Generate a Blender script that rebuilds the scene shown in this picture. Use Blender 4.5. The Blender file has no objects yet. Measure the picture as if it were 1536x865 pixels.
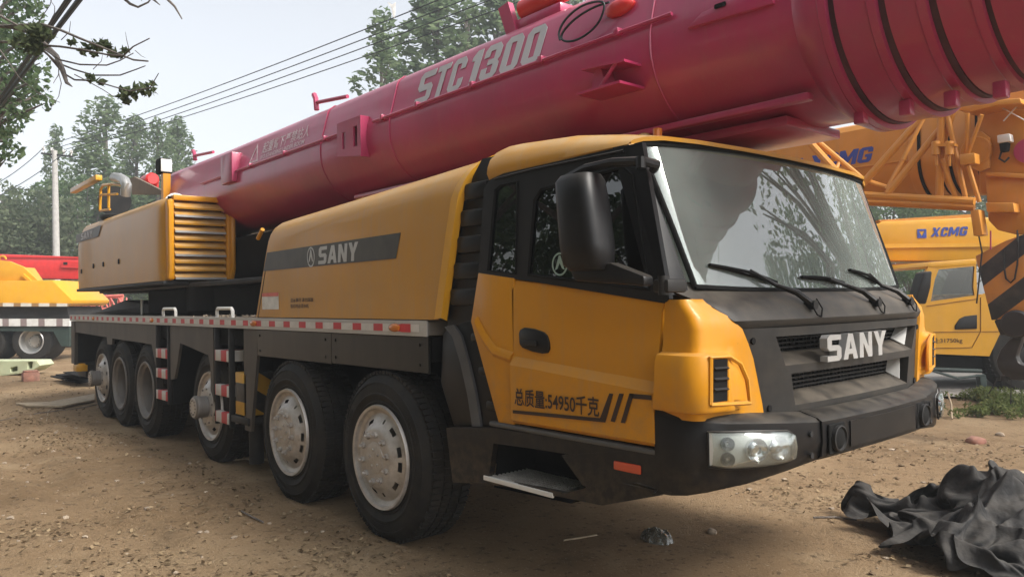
import bpy, bmesh, math, random
import numpy as np
from mathutils import Vector, Matrix
from mathutils.geometry import tessellate_polygon

scene = bpy.context.scene
COL = scene.collection
rad = math.radians

# ------------------------------------------------------------------ camera
CX, CY, F = 768.0, 432.5, 1151.314
_v1 = np.array([-227 - CX, 466 - CY, F]); _v2 = np.array([2100 - CX, 427 - CY, F])
_A = _v1 / np.linalg.norm(_v1); _B = _v2 / np.linalg.norm(_v2)
_X = -_A; _Y = _B - (_B @ _A) * _A; _Y /= np.linalg.norm(_Y); _Z = np.cross(_X, _Y)
ROT = np.stack([_X, _Y, _Z], 1)          # world -> camera (right, down, forward)
CAM = np.array([4.499, -2.841, 1.65])

cam_data = bpy.data.cameras.new('camera')
cam_data.sensor_width = 36.0
cam_data.lens = 36.0 * F / 1536.0
cam_data.clip_start = 0.05
cam_data.clip_end = 2000
cam = bpy.data.objects.new('camera', cam_data); COL.objects.link(cam)
_r, _d, _f = ROT
M = Matrix(((_r[0], -_d[0], -_f[0], CAM[0]), (_r[1], -_d[1], -_f[1], CAM[1]), (_r[2], -_d[2], -_f[2], CAM[2]), (0, 0, 0, 1)))
cam.matrix_world = M
scene.camera = cam

# ------------------------------------------------------------------ sky, sun, exposure
SUN_EL, SUN_ROT = rad(44), rad(72)
world = bpy.data.worlds.new('World'); scene.world = world; world.use_nodes = True
wn = world.node_tree.nodes; wl = world.node_tree.links
sky = wn.new('ShaderNodeTexSky'); sky.sky_type = 'NISHITA'; sky.sun_disc = False
sky.sun_elevation = SUN_EL; sky.sun_rotation = SUN_ROT
sky.air_density = 1.0; sky.dust_density = 3.0; sky.ozone_density = 1.0
hs = wn.new('ShaderNodeHueSaturation'); hs.inputs['Saturation'].default_value = 0.26
wl.new(sky.outputs[0], hs.inputs['Color']); wl.new(hs.outputs[0], wn['Background'].inputs[0])
wn['Background'].inputs[1].default_value = 0.13
sun_d = bpy.data.lights.new('sun', 'SUN'); sun_d.energy = 2.3; sun_d.angle = rad(18); sun_d.color = (1, 0.95, 0.87)
sun = bpy.data.objects.new('sun', sun_d); COL.objects.link(sun)
_s = Vector((math.sin(SUN_ROT) * math.cos(SUN_EL), math.cos(SUN_ROT) * math.cos(SUN_EL), math.sin(SUN_EL)))
sun.rotation_euler = _s.to_track_quat('Z', 'Y').to_euler()
sun.location = (0, 0, 30)
vs = scene.view_settings
vs.view_transform = 'Standard'; vs.look = 'None'; vs.gamma = 1.0; vs.exposure = 1.15; vs.use_curve_mapping = False
scene.render.engine = 'CYCLES'
scene.cycles.use_denoising = True
scene.cycles.max_bounces = 8
scene.cycles.transparent_max_bounces = 12
scene.cycles.caustics_reflective = False; scene.cycles.caustics_refractive = False

# ------------------------------------------------------------------ survey helpers (photo pixel -> point on a known plane)
def _ray(px, py): return ROT.T @ np.array([px - CX, py - CY, F])
def pt(px, py, ax, v):
    i = 'xyz'.index(ax); d = _ray(px, py); t = (v - CAM[i]) / d[i]
    return Vector(CAM + d * t)
FW = np.array([ROT[2][0], ROT[2][1], 0]); FW /= np.linalg.norm(FW)
RT = np.array([FW[1], -FW[0], 0])
FWV, RTV, UP = Vector(FW), Vector(RT), Vector((0, 0, 1))
def ptd(px, py, depth):
    d = _ray(px, py); return Vector(CAM + d * (depth / (d @ FW)))
def side(px, py, y=0.0):
    p = pt(px, py, 'y', y); return (p.x, p.z)

# ------------------------------------------------------------------ materials
def mat(name, col, rough=0.5, metal=0.0, var=0.15, scale=6.0, dirt=None, dirt_amt=0.0, dirt_scale=3.0, bump=0.0, bscale=40.0,
        coat=0.0, dust=0.0, dust_col=(0.36, 0.29, 0.21), stretch=None, spec=0.5, streak=0.0, mud=0.0, mud_z=(0.9, 1.5), chip=0.0):
    m = bpy.data.materials.new(name); m.use_nodes = True
    n = m.node_tree.nodes; l = m.node_tree.links; b = n['Principled BSDF']
    tc = n.new('ShaderNodeTexCoord'); src = tc.outputs['Object']
    if stretch:
        mp = n.new('ShaderNodeMapping'); mp.inputs['Scale'].default_value = stretch
        l.new(src, mp.inputs[0]); src = mp.outputs[0]
    nz = n.new('ShaderNodeTexNoise'); nz.inputs['Scale'].default_value = scale; nz.inputs['Detail'].default_value = 6
    l.new(src, nz.inputs['Vector'])
    rp = n.new('ShaderNodeValToRGB')
    rp.color_ramp.elements[0].position = 0.3; rp.color_ramp.elements[1].position = 0.7
    lo = [c * (1 - var) for c in col]; hi = [min(1, c * (1 + var)) for c in col]
    rp.color_ramp.elements[0].color = (*lo, 1); rp.color_ramp.elements[1].color = (*hi, 1)
    l.new(nz.outputs['Fac'], rp.inputs[0]); out = rp.outputs[0]; rv = None
    if dirt:
        n2 = n.new('ShaderNodeTexNoise'); n2.inputs['Scale'].default_value = dirt_scale; n2.inputs['Detail'].default_value = 10; n2.inputs['Roughness'].default_value = 0.7
        l.new(src, n2.inputs['Vector'])
        r2 = n.new('ShaderNodeMapRange'); r2.inputs[1].default_value = 0.42; r2.inputs[2].default_value = 0.72; r2.inputs[4].default_value = dirt_amt
        l.new(n2.outputs['Fac'], r2.inputs[0])
        mx = n.new('ShaderNodeMix'); mx.data_type = 'RGBA'; l.new(r2.outputs[0], mx.inputs[0]); l.new(out, mx.inputs[6]); mx.inputs[7].default_value = (*dirt, 1)
        out = mx.outputs[2]
    def layer(out, fac, colr):
        mx = n.new('ShaderNodeMix'); mx.data_type = 'RGBA'; l.new(fac, mx.inputs[0]); l.new(out, mx.inputs[6]); mx.inputs[7].default_value = (*colr, 1); return mx.outputs[2]
    def nmap(vec_scale, sc, lo_, hi_, amt):
        mp = n.new('ShaderNodeMapping'); mp.inputs['Scale'].default_value = vec_scale; l.new(tc.outputs['Object'], mp.inputs[0])
        q = n.new('ShaderNodeTexNoise'); q.inputs['Scale'].default_value = sc; q.inputs['Detail'].default_value = 9; q.inputs['Roughness'].default_value = .68; l.new(mp.outputs[0], q.inputs['Vector'])
        r = n.new('ShaderNodeMapRange'); r.inputs[1].default_value = lo_; r.inputs[2].default_value = hi_; r.inputs[4].default_value = amt; l.new(q.outputs['Fac'], r.inputs[0]); return r.outputs[0]
    if streak:     # rain-washed dust runs
        out = layer(out, nmap((1, 1, .07), 16, .5, .72, streak), (.34, .25, .15))
    if chip:       # small chips and scuffs
        out = layer(out, nmap((1, 1, 1), 38, .69, .71, chip), (.09, .06, .04))
        out = layer(out, nmap((.25, 1, 2.2), 24, .70, .74, chip * .7), (.45, .33, .2))
    if mud:        # splashed mud, heavier near the ground
        sp_ = n.new('ShaderNodeSeparateXYZ'); l.new(tc.outputs['Object'], sp_.inputs[0])
        zr = n.new('ShaderNodeMapRange'); zr.inputs[1].default_value = mud_z[1]; zr.inputs[2].default_value = mud_z[0]; l.new(sp_.outputs[2], zr.inputs[0])
        mm = n.new('ShaderNodeMath'); mm.operation = 'MULTIPLY'; l.new(zr.outputs[0], mm.inputs[0]); l.new(nmap((1, 1, 1), 14, .42, .7, mud), mm.inputs[1])
        out = layer(out, mm.outputs[0], (.24, .17, .1))
    if dust:
        g = n.new('ShaderNodeNewGeometry'); sx = n.new('ShaderNodeSeparateXYZ'); l.new(g.outputs['Normal'], sx.inputs[0])
        n3 = n.new('ShaderNodeTexNoise'); n3.inputs['Scale'].default_value = 9; n3.inputs['Detail'].default_value = 8; l.new(tc.outputs['Object'], n3.inputs['Vector'])
        a = n.new('ShaderNodeMapRange'); a.inputs[1].default_value = 0.25; a.inputs[2].default_value = 0.95; a.inputs[4].default_value = dust; l.new(sx.outputs[2], a.inputs[0])
        mu = n.new('ShaderNodeMath'); mu.operation = 'MULTIPLY'; l.new(a.outputs[0], mu.inputs[0])
        r3 = n.new('ShaderNodeMapRange'); r3.inputs[1].default_value = 0.25; r3.inputs[2].default_value = 0.65; l.new(n3.outputs['Fac'], r3.inputs[0]); l.new(r3.outputs[0], mu.inputs[1])
        mx = n.new('ShaderNodeMix'); mx.data_type = 'RGBA'; l.new(mu.outputs[0], mx.inputs[0]); l.new(out, mx.inputs[6]); mx.inputs[7].default_value = (*dust_col, 1)
        out = mx.outputs[2]
        rr = n.new('ShaderNodeMapRange'); rr.inputs[3].default_value = rough; rr.inputs[4].default_value = 0.85; l.new(mu.outputs[0], rr.inputs[0]); rv = rr.outputs[0]
    l.new(out, b.inputs['Base Color'])
    b.inputs['Roughness'].default_value = rough
    if rv is not None: l.new(rv, b.inputs['Roughness'])
    b.inputs['Metallic'].default_value = metal
    b.inputs['Specular IOR Level'].default_value = spec
    b.inputs['Coat Weight'].default_value = coat; b.inputs['Coat Roughness'].default_value = 0.08
    if bump:
        nb = n.new('ShaderNodeTexNoise'); nb.inputs['Scale'].default_value = bscale; nb.inputs['Detail'].default_value = 5; l.new(src, nb.inputs['Vector'])
        bm_ = n.new('ShaderNodeBump'); bm_.inputs['Strength'].default_value = bump; bm_.inputs['Distance'].default_value = 0.02
        l.new(nb.outputs['Fac'], bm_.inputs['Height']); l.new(bm_.outputs[0], b.inputs['Normal'])
    return m

def glass_mat(name, tint, refl=1.0, dusty=0.0):
    m = bpy.data.materials.new(name); m.use_nodes = True
    n = m.node_tree.nodes; l = m.node_tree.links; n.clear()
    o = n.new('ShaderNodeOutputMaterial'); tr = n.new('ShaderNodeBsdfTransparent'); tr.inputs[0].default_value = (*tint, 1)
    gl = n.new('ShaderNodeBsdfGlossy'); gl.inputs['Roughness'].default_value = 0.01; gl.inputs[0].default_value = (1, 1, 1, 1)
    fr = n.new('ShaderNodeFresnel'); fr.inputs[0].default_value = 1.5
    mu = n.new('ShaderNodeMath'); mu.operation = 'MULTIPLY'; mu.inputs[1].default_value = refl; mu.use_clamp = True
    l.new(fr.outputs[0], mu.inputs[0])
    mx = n.new('ShaderNodeMixShader'); l.new(mu.outputs[0], mx.inputs[0]); l.new(tr.outputs[0], mx.inputs[1]); l.new(gl.outputs[0], mx.inputs[2])
    last = mx.outputs[0]
    if dusty:
        df = n.new('ShaderNodeBsdfDiffuse'); df.inputs[0].default_value = (0.38, 0.42, 0.40, 1)
        tc = n.new('ShaderNodeTexCoord'); nz = n.new('ShaderNodeTexNoise'); nz.inputs['Scale'].default_value = 3.5; nz.inputs['Detail'].default_value = 9
        l.new(tc.outputs['Object'], nz.inputs['Vector'])
        mr = n.new('ShaderNodeMapRange'); mr.inputs[1].default_value = 0.3; mr.inputs[2].default_value = 0.75; mr.inputs[3].default_value = dusty * 0.6; mr.inputs[4].default_value = dusty
        l.new(nz.outputs['Fac'], mr.inputs[0])
        m2 = n.new('ShaderNodeMixShader'); l.new(mr.outputs[0], m2.inputs[0]); l.new(last, m2.inputs[1]); l.new(df.outputs[0], m2.inputs[2]); last = m2.outputs[0]
    l.new(last, o.inputs[0])
    return m

def stripe_mat(name, c1, c2, axis_vec, period, duty=0.5, rough=0.5, dirt_amt=0.25, offset=0.0):
    m = mat(name, c1, rough, var=0.08); n = m.node_tree.nodes; l = m.node_tree.links; b = n['Principled BSDF']
    tc = n.new('ShaderNodeTexCoord'); dp = n.new('ShaderNodeVectorMath'); dp.operation = 'DOT_PRODUCT'; dp.inputs[1].default_value = axis_vec
    l.new(tc.outputs['Object'], dp.inputs[0])
    ad = n.new('ShaderNodeMath'); ad.operation = 'ADD'; ad.inputs[1].default_value = offset; l.new(dp.outputs['Value'], ad.inputs[0])
    fm = n.new('ShaderNodeMath'); fm.operation = 'FLOORED_MODULO'; fm.inputs[1].default_value = period; l.new(ad.outputs[0], fm.inputs[0])
    lt = n.new('ShaderNodeMath'); lt.operation = 'LESS_THAN'; lt.inputs[1].default_value = period * duty; l.new(fm.outputs[0], lt.inputs[0])
    mx = n.new('ShaderNodeMix'); mx.data_type = 'RGBA'; l.new(lt.outputs[0], mx.inputs[0])
    mx.inputs[6].default_value = (*c1, 1); mx.inputs[7].default_value = (*c2, 1)
    nz = n.new('ShaderNodeTexNoise'); nz.inputs['Scale'].default_value = 9; nz.inputs['Detail'].default_value = 8; l.new(tc.outputs['Object'], nz.inputs['Vector'])
    mr = n.new('ShaderNodeMapRange'); mr.inputs[1].default_value = 0.4; mr.inputs[2].default_value = 0.75; mr.inputs[4].default_value = dirt_amt; l.new(nz.outputs['Fac'], mr.inputs[0])
    m2 = n.new('ShaderNodeMix'); m2.data_type = 'RGBA'; l.new(mr.outputs[0], m2.inputs[0]); l.new(mx.outputs[2], m2.inputs[6]); m2.inputs[7].default_value = (0.16, 0.13, 0.1, 1)
    l.new(m2.outputs[2], b.inputs['Base Color'])
    return m

def leaf_mat(name, c1, c2, trans=0.35):
    m = bpy.data.materials.new(name); m.use_nodes = True
    n = m.node_tree.nodes; l = m.node_tree.links; n.clear()
    o = n.new('ShaderNodeOutputMaterial'); df = n.new('ShaderNodeBsdfDiffuse'); tl = n.new('ShaderNodeBsdfTranslucent')
    g = n.new('ShaderNodeNewGeometry'); rp = n.new('ShaderNodeMix'); rp.data_type = 'RGBA'
    l.new(g.outputs['Random Per Island'], rp.inputs[0]); rp.inputs[6].default_value = (*c1, 1); rp.inputs[7].default_value = (*c2, 1)
    l.new(rp.outputs[2], df.inputs[0]); l.new(rp.outputs[2], tl.inputs[0])
    mx = n.new('ShaderNodeMixShader'); mx.inputs[0].default_value = trans
    l.new(df.outputs[0], mx.inputs[1]); l.new(tl.outputs[0], mx.inputs[2]); l.new(mx.outputs[0], o.inputs[0])
    return m

YEL = (0.60, 0.255, 0.008)
m_yel = mat('crane_yellow', YEL, 0.38, var=0.05, scale=3, dirt=(0.40, 0.19, 0.03), dirt_amt=0.3, coat=0.1, spec=0.3, streak=.22, chip=.55, mud=.5, mud_z=(.85, 1.45), dust=0.3, dust_col=(0.42, 0.31, 0.18), bump=0.015, bscale=3)
m_yeld = mat('dusty_yellow', (0.52, 0.245, 0.02), 0.42, var=0.06, scale=2, spec=.35, streak=.3, chip=.5, dirt=(0.40, 0.245, 0.09), dirt_amt=0.5, dirt_scale=1.3, coat=0.2, dust=0.7, dust_col=(0.46, 0.36, 0.23))
m_yel2 = mat('clean_yellow', (0.66, 0.33, 0.015), 0.4, var=0.06, spec=.35, streak=.12, dirt=(0.4, 0.22, 0.08), dirt_amt=0.25, coat=0.2)
m_org = mat('faded_orange', (0.60, 0.25, 0.035), 0.42, var=0.1, spec=.35, streak=.2, chip=.5, dirt=(0.36, 0.17, 0.07), dirt_amt=0.35, coat=0.15)
m_red = mat('boom_red', (0.44, 0.036, 0.115), 0.34, var=0.1, scale=2, streak=.1, chip=.6, dirt=(0.26, 0.06, 0.11), dirt_amt=0.4, dirt_scale=1.6, coat=0.3, bump=0.12, bscale=1.6, dust=0.35, dust_col=(0.4, 0.3, 0.28))
m_red2 = mat('bright_red', (0.62, 0.03, 0.03), 0.4, var=0.08, coat=0.2)
m_pink = mat('faded_red', (0.62, 0.16, 0.13), 0.6, var=0.15)
m_blk = mat('black_plastic', (0.007, 0.007, 0.008), 0.40, var=0.2, spec=.3, mud=.28, mud_z=(.55, 1.0), dirt=(0.022, 0.019, 0.016), dirt_amt=0.3, dust=0.3, dust_col=(.2, .17, .13))
m_cowl = mat('dusty_black', (0.018, 0.017, 0.016), 0.5, var=0.25, spec=.4, dirt=(0.055, 0.045, 0.034), dirt_amt=0.5, dirt_scale=4, dust=0.5, dust_col=(0.20, 0.165, 0.125))
m_dark = mat('dark_steel', (0.016, 0.016, 0.017), 0.6, var=0.3, spec=.35, dirt=(0.045, 0.036, 0.027), dirt_amt=0.4)
m_void = mat('grimy_frame_black', (0.007, 0.007, 0.007), 0.85, var=0.3, spec=.2)
m_skirt = mat('brushed_black_panel', (0.014, 0.0135, 0.013), 0.33, metal=0.0, spec=.45, var=0.35, scale=2, stretch=(2.5, 1, 0.4), dirt=(0.05, 0.042, 0.034), dirt_amt=0.4)
m_skirt2 = mat('dusty_grey_panel', (0.05, 0.042, 0.035), 0.55, var=0.25, dirt=(0.11, 0.088, 0.065), dirt_amt=0.55, dirt_scale=2.2, stretch=(1, 1, 0.35))
m_tyre = mat('tyre_rubber', (0.013, 0.0125, 0.012), 0.75, var=0.3, spec=.3, dirt=(0.06, 0.047, 0.033), dirt_amt=0.45, dirt_scale=5, bump=0.15, bscale=60)
m_rim = mat('silver_rim', (0.50, 0.47, 0.44), 0.4, metal=0.35, var=0.12, chip=.6, dirt=(0.18, 0.135, 0.095), dirt_amt=0.6, dirt_scale=7)
m_rim2 = mat('worn_grey_rim', (0.2, 0.19, 0.18), 0.55, metal=0.2, var=0.25, dirt=(0.12, 0.09, 0.07), dirt_amt=0.6)
m_alu = mat('bare_aluminium', (0.5, 0.5, 0.49), 0.4, metal=0.7, var=0.12, dirt=(0.2, 0.16, 0.12), dirt_amt=0.35)
m_white = mat('white_paint', (0.72, 0.72, 0.70), 0.5, var=0.06, dirt=(0.4, 0.36, 0.3), dirt_amt=0.3)
m_silverletter = mat('silver_letters', (0.46, 0.46, 0.45), 0.35, metal=0.3, var=0.08, dirt=(0.3, 0.27, 0.24), dirt_amt=0.4)
m_greyletter = mat('grey_letters', (0.5, 0.5, 0.52), 0.5, var=0.06, dirt=(0.35, 0.25, 0.26), dirt_amt=0.3)
m_pinkletter = mat('faded_letters', (0.75, 0.6, 0.64), 0.5, var=0.1)
m_brownletter = mat('dark_brown_letters', (0.03, 0.012, 0.006), 0.5, var=0.1)
m_band = mat('charcoal_band', (0.045, 0.042, 0.036), 0.42, var=0.15, dirt=(0.12, 0.1, 0.07), dirt_amt=0.3)
m_blue = mat('blue_letters', (0.03, 0.06, 0.3), 0.45, var=0.1)
m_glass = glass_mat('windscreen_glass', (0.5, 0.58, 0.55), 2.5, 0.34)
m_sglass = glass_mat('tinted_side_glass', (0.06, 0.065, 0.07), 2.2)
m_lens = glass_mat('clear_lens', (0.92, 0.94, 0.93), 0.8, 0.10)
m_chrome = mat('chrome', (0.75, 0.75, 0.76), 0.12, metal=1.0, var=0.05)
m_amber = mat('amber_lens', (0.55, 0.16, 0.02), 0.25, var=0.2, coat=0.4)
m_orangelens = mat('red_orange_lens', (0.5, 0.07, 0.025), 0.25, var=0.2, coat=0.4)
m_refl = stripe_mat('red_white_tape', (0.62, 0.6, 0.57), (0.55, 0.035, 0.05), (1, 0, 0), 0.30, 0.42)
m_refl_v = stripe_mat('red_white_patch', (0.62, 0.6, 0.57), (0.55, 0.05, 0.06), (1, 0, 0), 0.30, 0.5)
m_haz = stripe_mat('yellow_black_hazard', (0.6, 0.32, 0.02), (0.02, 0.02, 0.02), (0.0, 0.55, 0.83), 0.30, 0.5)
m_haz2 = stripe_mat('orange_black_hazard', (0.55, 0.22, 0.04), (0.02, 0.02, 0.022), (-0.64, 0.0, 0.77), 0.36, 0.5)
m_seat = mat('seat_cover', (0.16, 0.06, 0.035), 0.9, var=0.5, scale=25)
m_int = mat('cab_interior', (0.05, 0.05, 0.05), 0.8, var=0.2)
m_pale = mat('pale_grey', (0.68, 0.68, 0.66), 0.7, var=0.15, scale=12)
m_ygreen = mat('pale_green_steel', (0.5, 0.55, 0.36), 0.6, var=0.12, dirt=(0.3, 0.27, 0.18), dirt_amt=0.5)
m_conc = mat('concrete_pole', (0.42, 0.41, 0.39), 0.85, var=0.12)
m_wood = mat('weathered_wood', (0.36, 0.28, 0.19), 0.85, var=0.25, scale=12)
m_brick = mat('red_brick', (0.3, 0.14, 0.1), 0.9, var=0.3, scale=15, dirt=(0.3, 0.24, 0.18), dirt_amt=0.5)
m_stone = mat('dusty_stone', (0.34, 0.27, 0.2), 0.9, var=0.25, scale=12, bump=0.4)
m_bark = mat('bark', (0.14, 0.12, 0.105), 0.95, var=0.35, scale=18, bump=0.5, stretch=(1, 1, 0.2))
m_cable = mat('black_cable', (0.010, 0.017, 0.02), 0.6, var=0.1)
m_greendark = mat('dark_green_steel', (0.03, 0.05, 0.045), 0.5, var=0.2)
m_hook = mat('black_hook', (0.02, 0.018, 0.018), 0.5, var=0.3)
m_leafA = leaf_mat('poplar_leaves', (0.11, 0.17, 0.085), (0.21, 0.27, 0.15), .6)
m_leafB = leaf_mat('broad_leaves', (0.075, 0.13, 0.06), (0.16, 0.22, 0.11), .55)
m_leafC = leaf_mat('grey_green_leaves', (0.10, 0.135, 0.08), (0.18, 0.21, 0.13), .5)
m_weed = leaf_mat('weed_leaves', (0.10, 0.14, 0.04), (0.2, 0.22, 0.09))
m_litter = leaf_mat('dry_leaves', (0.05, 0.032, 0.018), (0.36, 0.27, 0.165), 0.1)
m_net = mat('black_netting', (0.022, 0.0225, 0.024), 0.85, var=0.4, scale=7, dirt=(0.07, 0.064, 0.057), dirt_amt=0.55, dirt_scale=5, bump=0.75, bscale=16, spec=0.2, dust=.5, dust_col=(.11, .10, .088))

# ------------------------------------------------------------------ mesh builder
def finish(me, smooth=35):
    if smooth:
        me.polygons.foreach_set('use_smooth', [True] * len(me.polygons))
        me.set_sharp_from_angle(angle=rad(smooth))

class MB:
    def __init__(self): self.bm = bmesh.new()
    def _merge(self, tmp):
        me = bpy.data.meshes.new('tmp'); tmp.to_mesh(me); tmp.free(); self.bm.from_mesh(me); bpy.data.meshes.remove(me)
    def box(self, x0, x1, y0, y1, z0, z1, bev=0.0, seg=2, mtx=None):
        t = bmesh.new(); bmesh.ops.create_cube(t, size=1)
        for v in t.verts: v.co = Vector(((x0 + x1) / 2 + v.co.x * (x1 - x0), (y0 + y1) / 2 + v.co.y * (y1 - y0), (z0 + z1) / 2 + v.co.z * (z1 - z0)))
        if bev: bmesh.ops.bevel(t, geom=t.edges[:], offset=bev, segments=seg, affect='EDGES', profile=0.5)
        if mtx: bmesh.ops.transform(t, matrix=mtx, verts=t.verts)
        self._merge(t); return self
    def fbox(self, o, u, v, w, bev=0.0, seg=2):
        """box from corner o along the three edge vectors"""
        t = bmesh.new(); bmesh.ops.create_cube(t, size=1)
        for q in t.verts:
            a, b, c = q.co.x + .5, q.co.y + .5, q.co.z + .5
            q.co = Vector(o) + Vector(u) * a + Vector(v) * b + Vector(w) * c
        if bev: bmesh.ops.bevel(t, geom=t.edges[:], offset=bev, segments=seg, affect='EDGES', profile=0.5)
        bmesh.ops.recalc_face_normals(t, faces=t.faces[:])
        self._merge(t); return self
    def poly(self, outer, vec, holes=(), bev=0.0, seg=2):
        """outline in 3D (outer, holes), extruded along vec"""
        t = bmesh.new(); vec = Vector(vec)
        loops = [list(map(Vector, outer))] + [list(map(Vector, h)) for h in holes]
        flat = [p for lp in loops for p in lp]
        a = [t.verts.new(p) for p in flat]; b = [t.verts.new(p + vec) for p in flat]
        if holes or len(outer) > 4:
            tris = tessellate_polygon(loops)
        else:
            tris = [tuple(range(len(outer)))]
        for f in tris:
            if len(set(f)) < 3: continue
            try: t.faces.new([a[i] for i in f]); t.faces.new([b[i] for i in reversed(f)])
            except ValueError: pass
        k = 0
        for lp in loops:
            n = len(lp)
            for i in range(n):
                j = (i + 1) % n; t.faces.new((a[k + i], a[k + j], b[k + j], b[k + i]))
            k += n
        bmesh.ops.dissolve_limit(t, angle_limit=0.01, verts=t.verts[:], edges=t.edges[:])
        bmesh.ops.recalc_face_normals(t, faces=t.faces[:])
        if bev:
            es = [e for e in t.edges if len(e.link_faces) == 2 and e.calc_face_angle(0) > 0.5]
            bmesh.ops.bevel(t, geom=es, offset=bev, segments=seg, affect='EDGES', profile=0.5, clamp_overlap=True)
        self._merge(t); return self
    def tube(self, pts, r, n=8, cap=True):
        pts = [Vector(p) for p in pts]; rs = r if isinstance(r, (list, tuple)) else [r] * len(pts)
        t = bmesh.new(); rings = []; nrm = None
        for i, p in enumerate(pts):
            d = (pts[min(i + 1, len(pts) - 1)] - pts[max(i - 1, 0)])
            d = d.normalized() if d.length > 1e-9 else Vector((0, 0, 1))
            if nrm is None:
                nrm = d.orthogonal().normalized()
            else:
                nrm = nrm - d * nrm.dot(d)
                nrm = nrm.normalized() if nrm.length > 1e-6 else d.orthogonal().normalized()
            bn = d.cross(nrm)
            rings.append([t.verts.new(p + (nrm * math.cos(2 * math.pi * k / n) + bn * math.sin(2 * math.pi * k / n)) * rs[i]) for k in range(n)])
        for a, b in zip(rings, rings[1:]):
            for k in range(n): t.faces.new((a[k], a[(k + 1) % n], b[(k + 1) % n], b[k]))
        if cap: t.faces.new(rings[0][::-1]); t.faces.new(rings[-1])
        self._merge(t); return self
    def cyl(self, p0, p1, r, n=24, bev=0.0):
        t = bmesh.new(); p0, p1 = Vector(p0), Vector(p1); d = (p1 - p0).normalized(); a = d.orthogonal().normalized(); b = d.cross(a)
        prof = [(0, r)] if not bev else [(0, r - bev), (bev, r)]
        L = (p1 - p0).length; prof = prof + [(L - h, q) for h, q in reversed(prof)]
        rings = [[t.verts.new(p0 + d * h + (a * math.cos(2 * math.pi * k / n) + b * math.sin(2 * math.pi * k / n)) * q) for k in range(n)] for h, q in prof]
        for x, y in zip(rings, rings[1:]):
            for k in range(n): t.faces.new((x[k], x[(k + 1) % n], y[(k + 1) % n], y[k]))
        t.faces.new(rings[0][::-1]); t.faces.new(rings[-1])
        self._merge(t); return self
    def loft(self, rows, close_u=False, cap=False, flip=False):
        t = bmesh.new(); R = [[t.verts.new(Vector(p)) for p in r] for r in rows]
        for a, b in zip(R, R[1:]):
            n = len(a); rng = range(n) if close_u else range(n - 1)
            for k in rng:
                f = (a[k], a[(k + 1) % n], b[(k + 1) % n], b[k])
                try: t.faces.new(f if not flip else f[::-1])
                except ValueError: pass
        if cap: t.faces.new(R[0][::-1]); t.faces.new(R[-1])
        if close_u or cap: bmesh.ops.recalc_face_normals(t, faces=t.faces[:])
        self._merge(t); return self
    def shell(self, rows, thick, flip=False, ref=None):
        """sheet with real thickness, thickened towards ref (default: the middle of the vehicle)"""
        P = np.array([[tuple(p) for p in r] for r in rows], float); ni, nj = P.shape[:2]
        du = np.gradient(P, axis=1); dv = np.gradient(P, axis=0)
        nn = np.cross(du, dv); ln = np.linalg.norm(nn, axis=2, keepdims=True); nn = nn / np.maximum(ln, 1e-12)
        c = P.reshape(-1, 3).mean(0)
        if ref is None: ref = np.array([c[0] - 1.0, 1.25, c[2]]) if c[0] > 1.9 else np.array([c[0], 1.25, c[2] - .2])
        if ((np.array(ref) - P) * nn).sum() < 0: nn = -nn
        Q = P + nn * thick
        t = bmesh.new()
        A = [[t.verts.new(P[a, b]) for b in range(nj)] for a in range(ni)]; B = [[t.verts.new(Q[a, b]) for b in range(nj)] for a in range(ni)]
        for a in range(ni - 1):
            for b in range(nj - 1):
                t.faces.new((A[a][b], A[a][b + 1], A[a + 1][b + 1], A[a + 1][b])); t.faces.new((B[a][b], B[a + 1][b], B[a + 1][b + 1], B[a][b + 1]))
        per = [(0, b) for b in range(nj)] + [(a, nj - 1) for a in range(1, ni)] + [(ni - 1, b) for b in range(nj - 2, -1, -1)] + [(a, 0) for a in range(ni - 2, 0, -1)]
        for q in range(len(per)):
            (a, b), (c_, d) = per[q], per[(q + 1) % len(per)]
            t.faces.new((A[a][b], A[c_][d], B[c_][d], B[a][b]))
        bmesh.ops.recalc_face_normals(t, faces=t.faces[:])
        self._merge(t); return self
    def lathe(self, prof, n=48, axis='y'):
        """profile of (radius, offset) spun about the local y axis"""
        t = bmesh.new(); rings = []
        for r, o in prof:
            if r < 1e-6: rings.append([t.verts.new((0, o, 0))])
            else: rings.append([t.verts.new((r * math.cos(2 * math.pi * k / n), o, r * math.sin(2 * math.pi * k / n))) for k in range(n)])
        for a, b in zip(rings, rings[1:]):
            for k in range(n):
                if len(a) == 1: f = (a[0], b[(k + 1) % n], b[k])
                elif len(b) == 1: f = (a[k], a[(k + 1) % n], b[0])
                else: f = (a[k], a[(k + 1) % n], b[(k + 1) % n], b[k])
                t.faces.new(f)
        bmesh.ops.recalc_face_normals(t, faces=t.faces[:])
        self._merge(t); return self
    def mesh(self, me, mtx=None):
        if mtx: me.transform(mtx)
        self.bm.from_mesh(me); bpy.data.meshes.remove(me); return self
    def ico(self, c, r, sub=2, sq=(1, 1, 1), jit=0, rng=None):
        t = bmesh.new(); bmesh.ops.create_icosphere(t, subdivisions=sub, radius=1)
        for v in t.verts:
            k = 1 + (rng.uniform(-jit, jit) if rng else 0)
            v.co = Vector(c) + Vector((v.co.x * sq[0], v.co.y * sq[1], v.co.z * sq[2])) * r * k
        self._merge(t); return self
    def build(self, name, m, parent=None, smooth=35):
        me = bpy.data.meshes.new(name); self.bm.to_mesh(me); self.bm.free(); finish(me, smooth)
        return link(name, me, m, parent)

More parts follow.
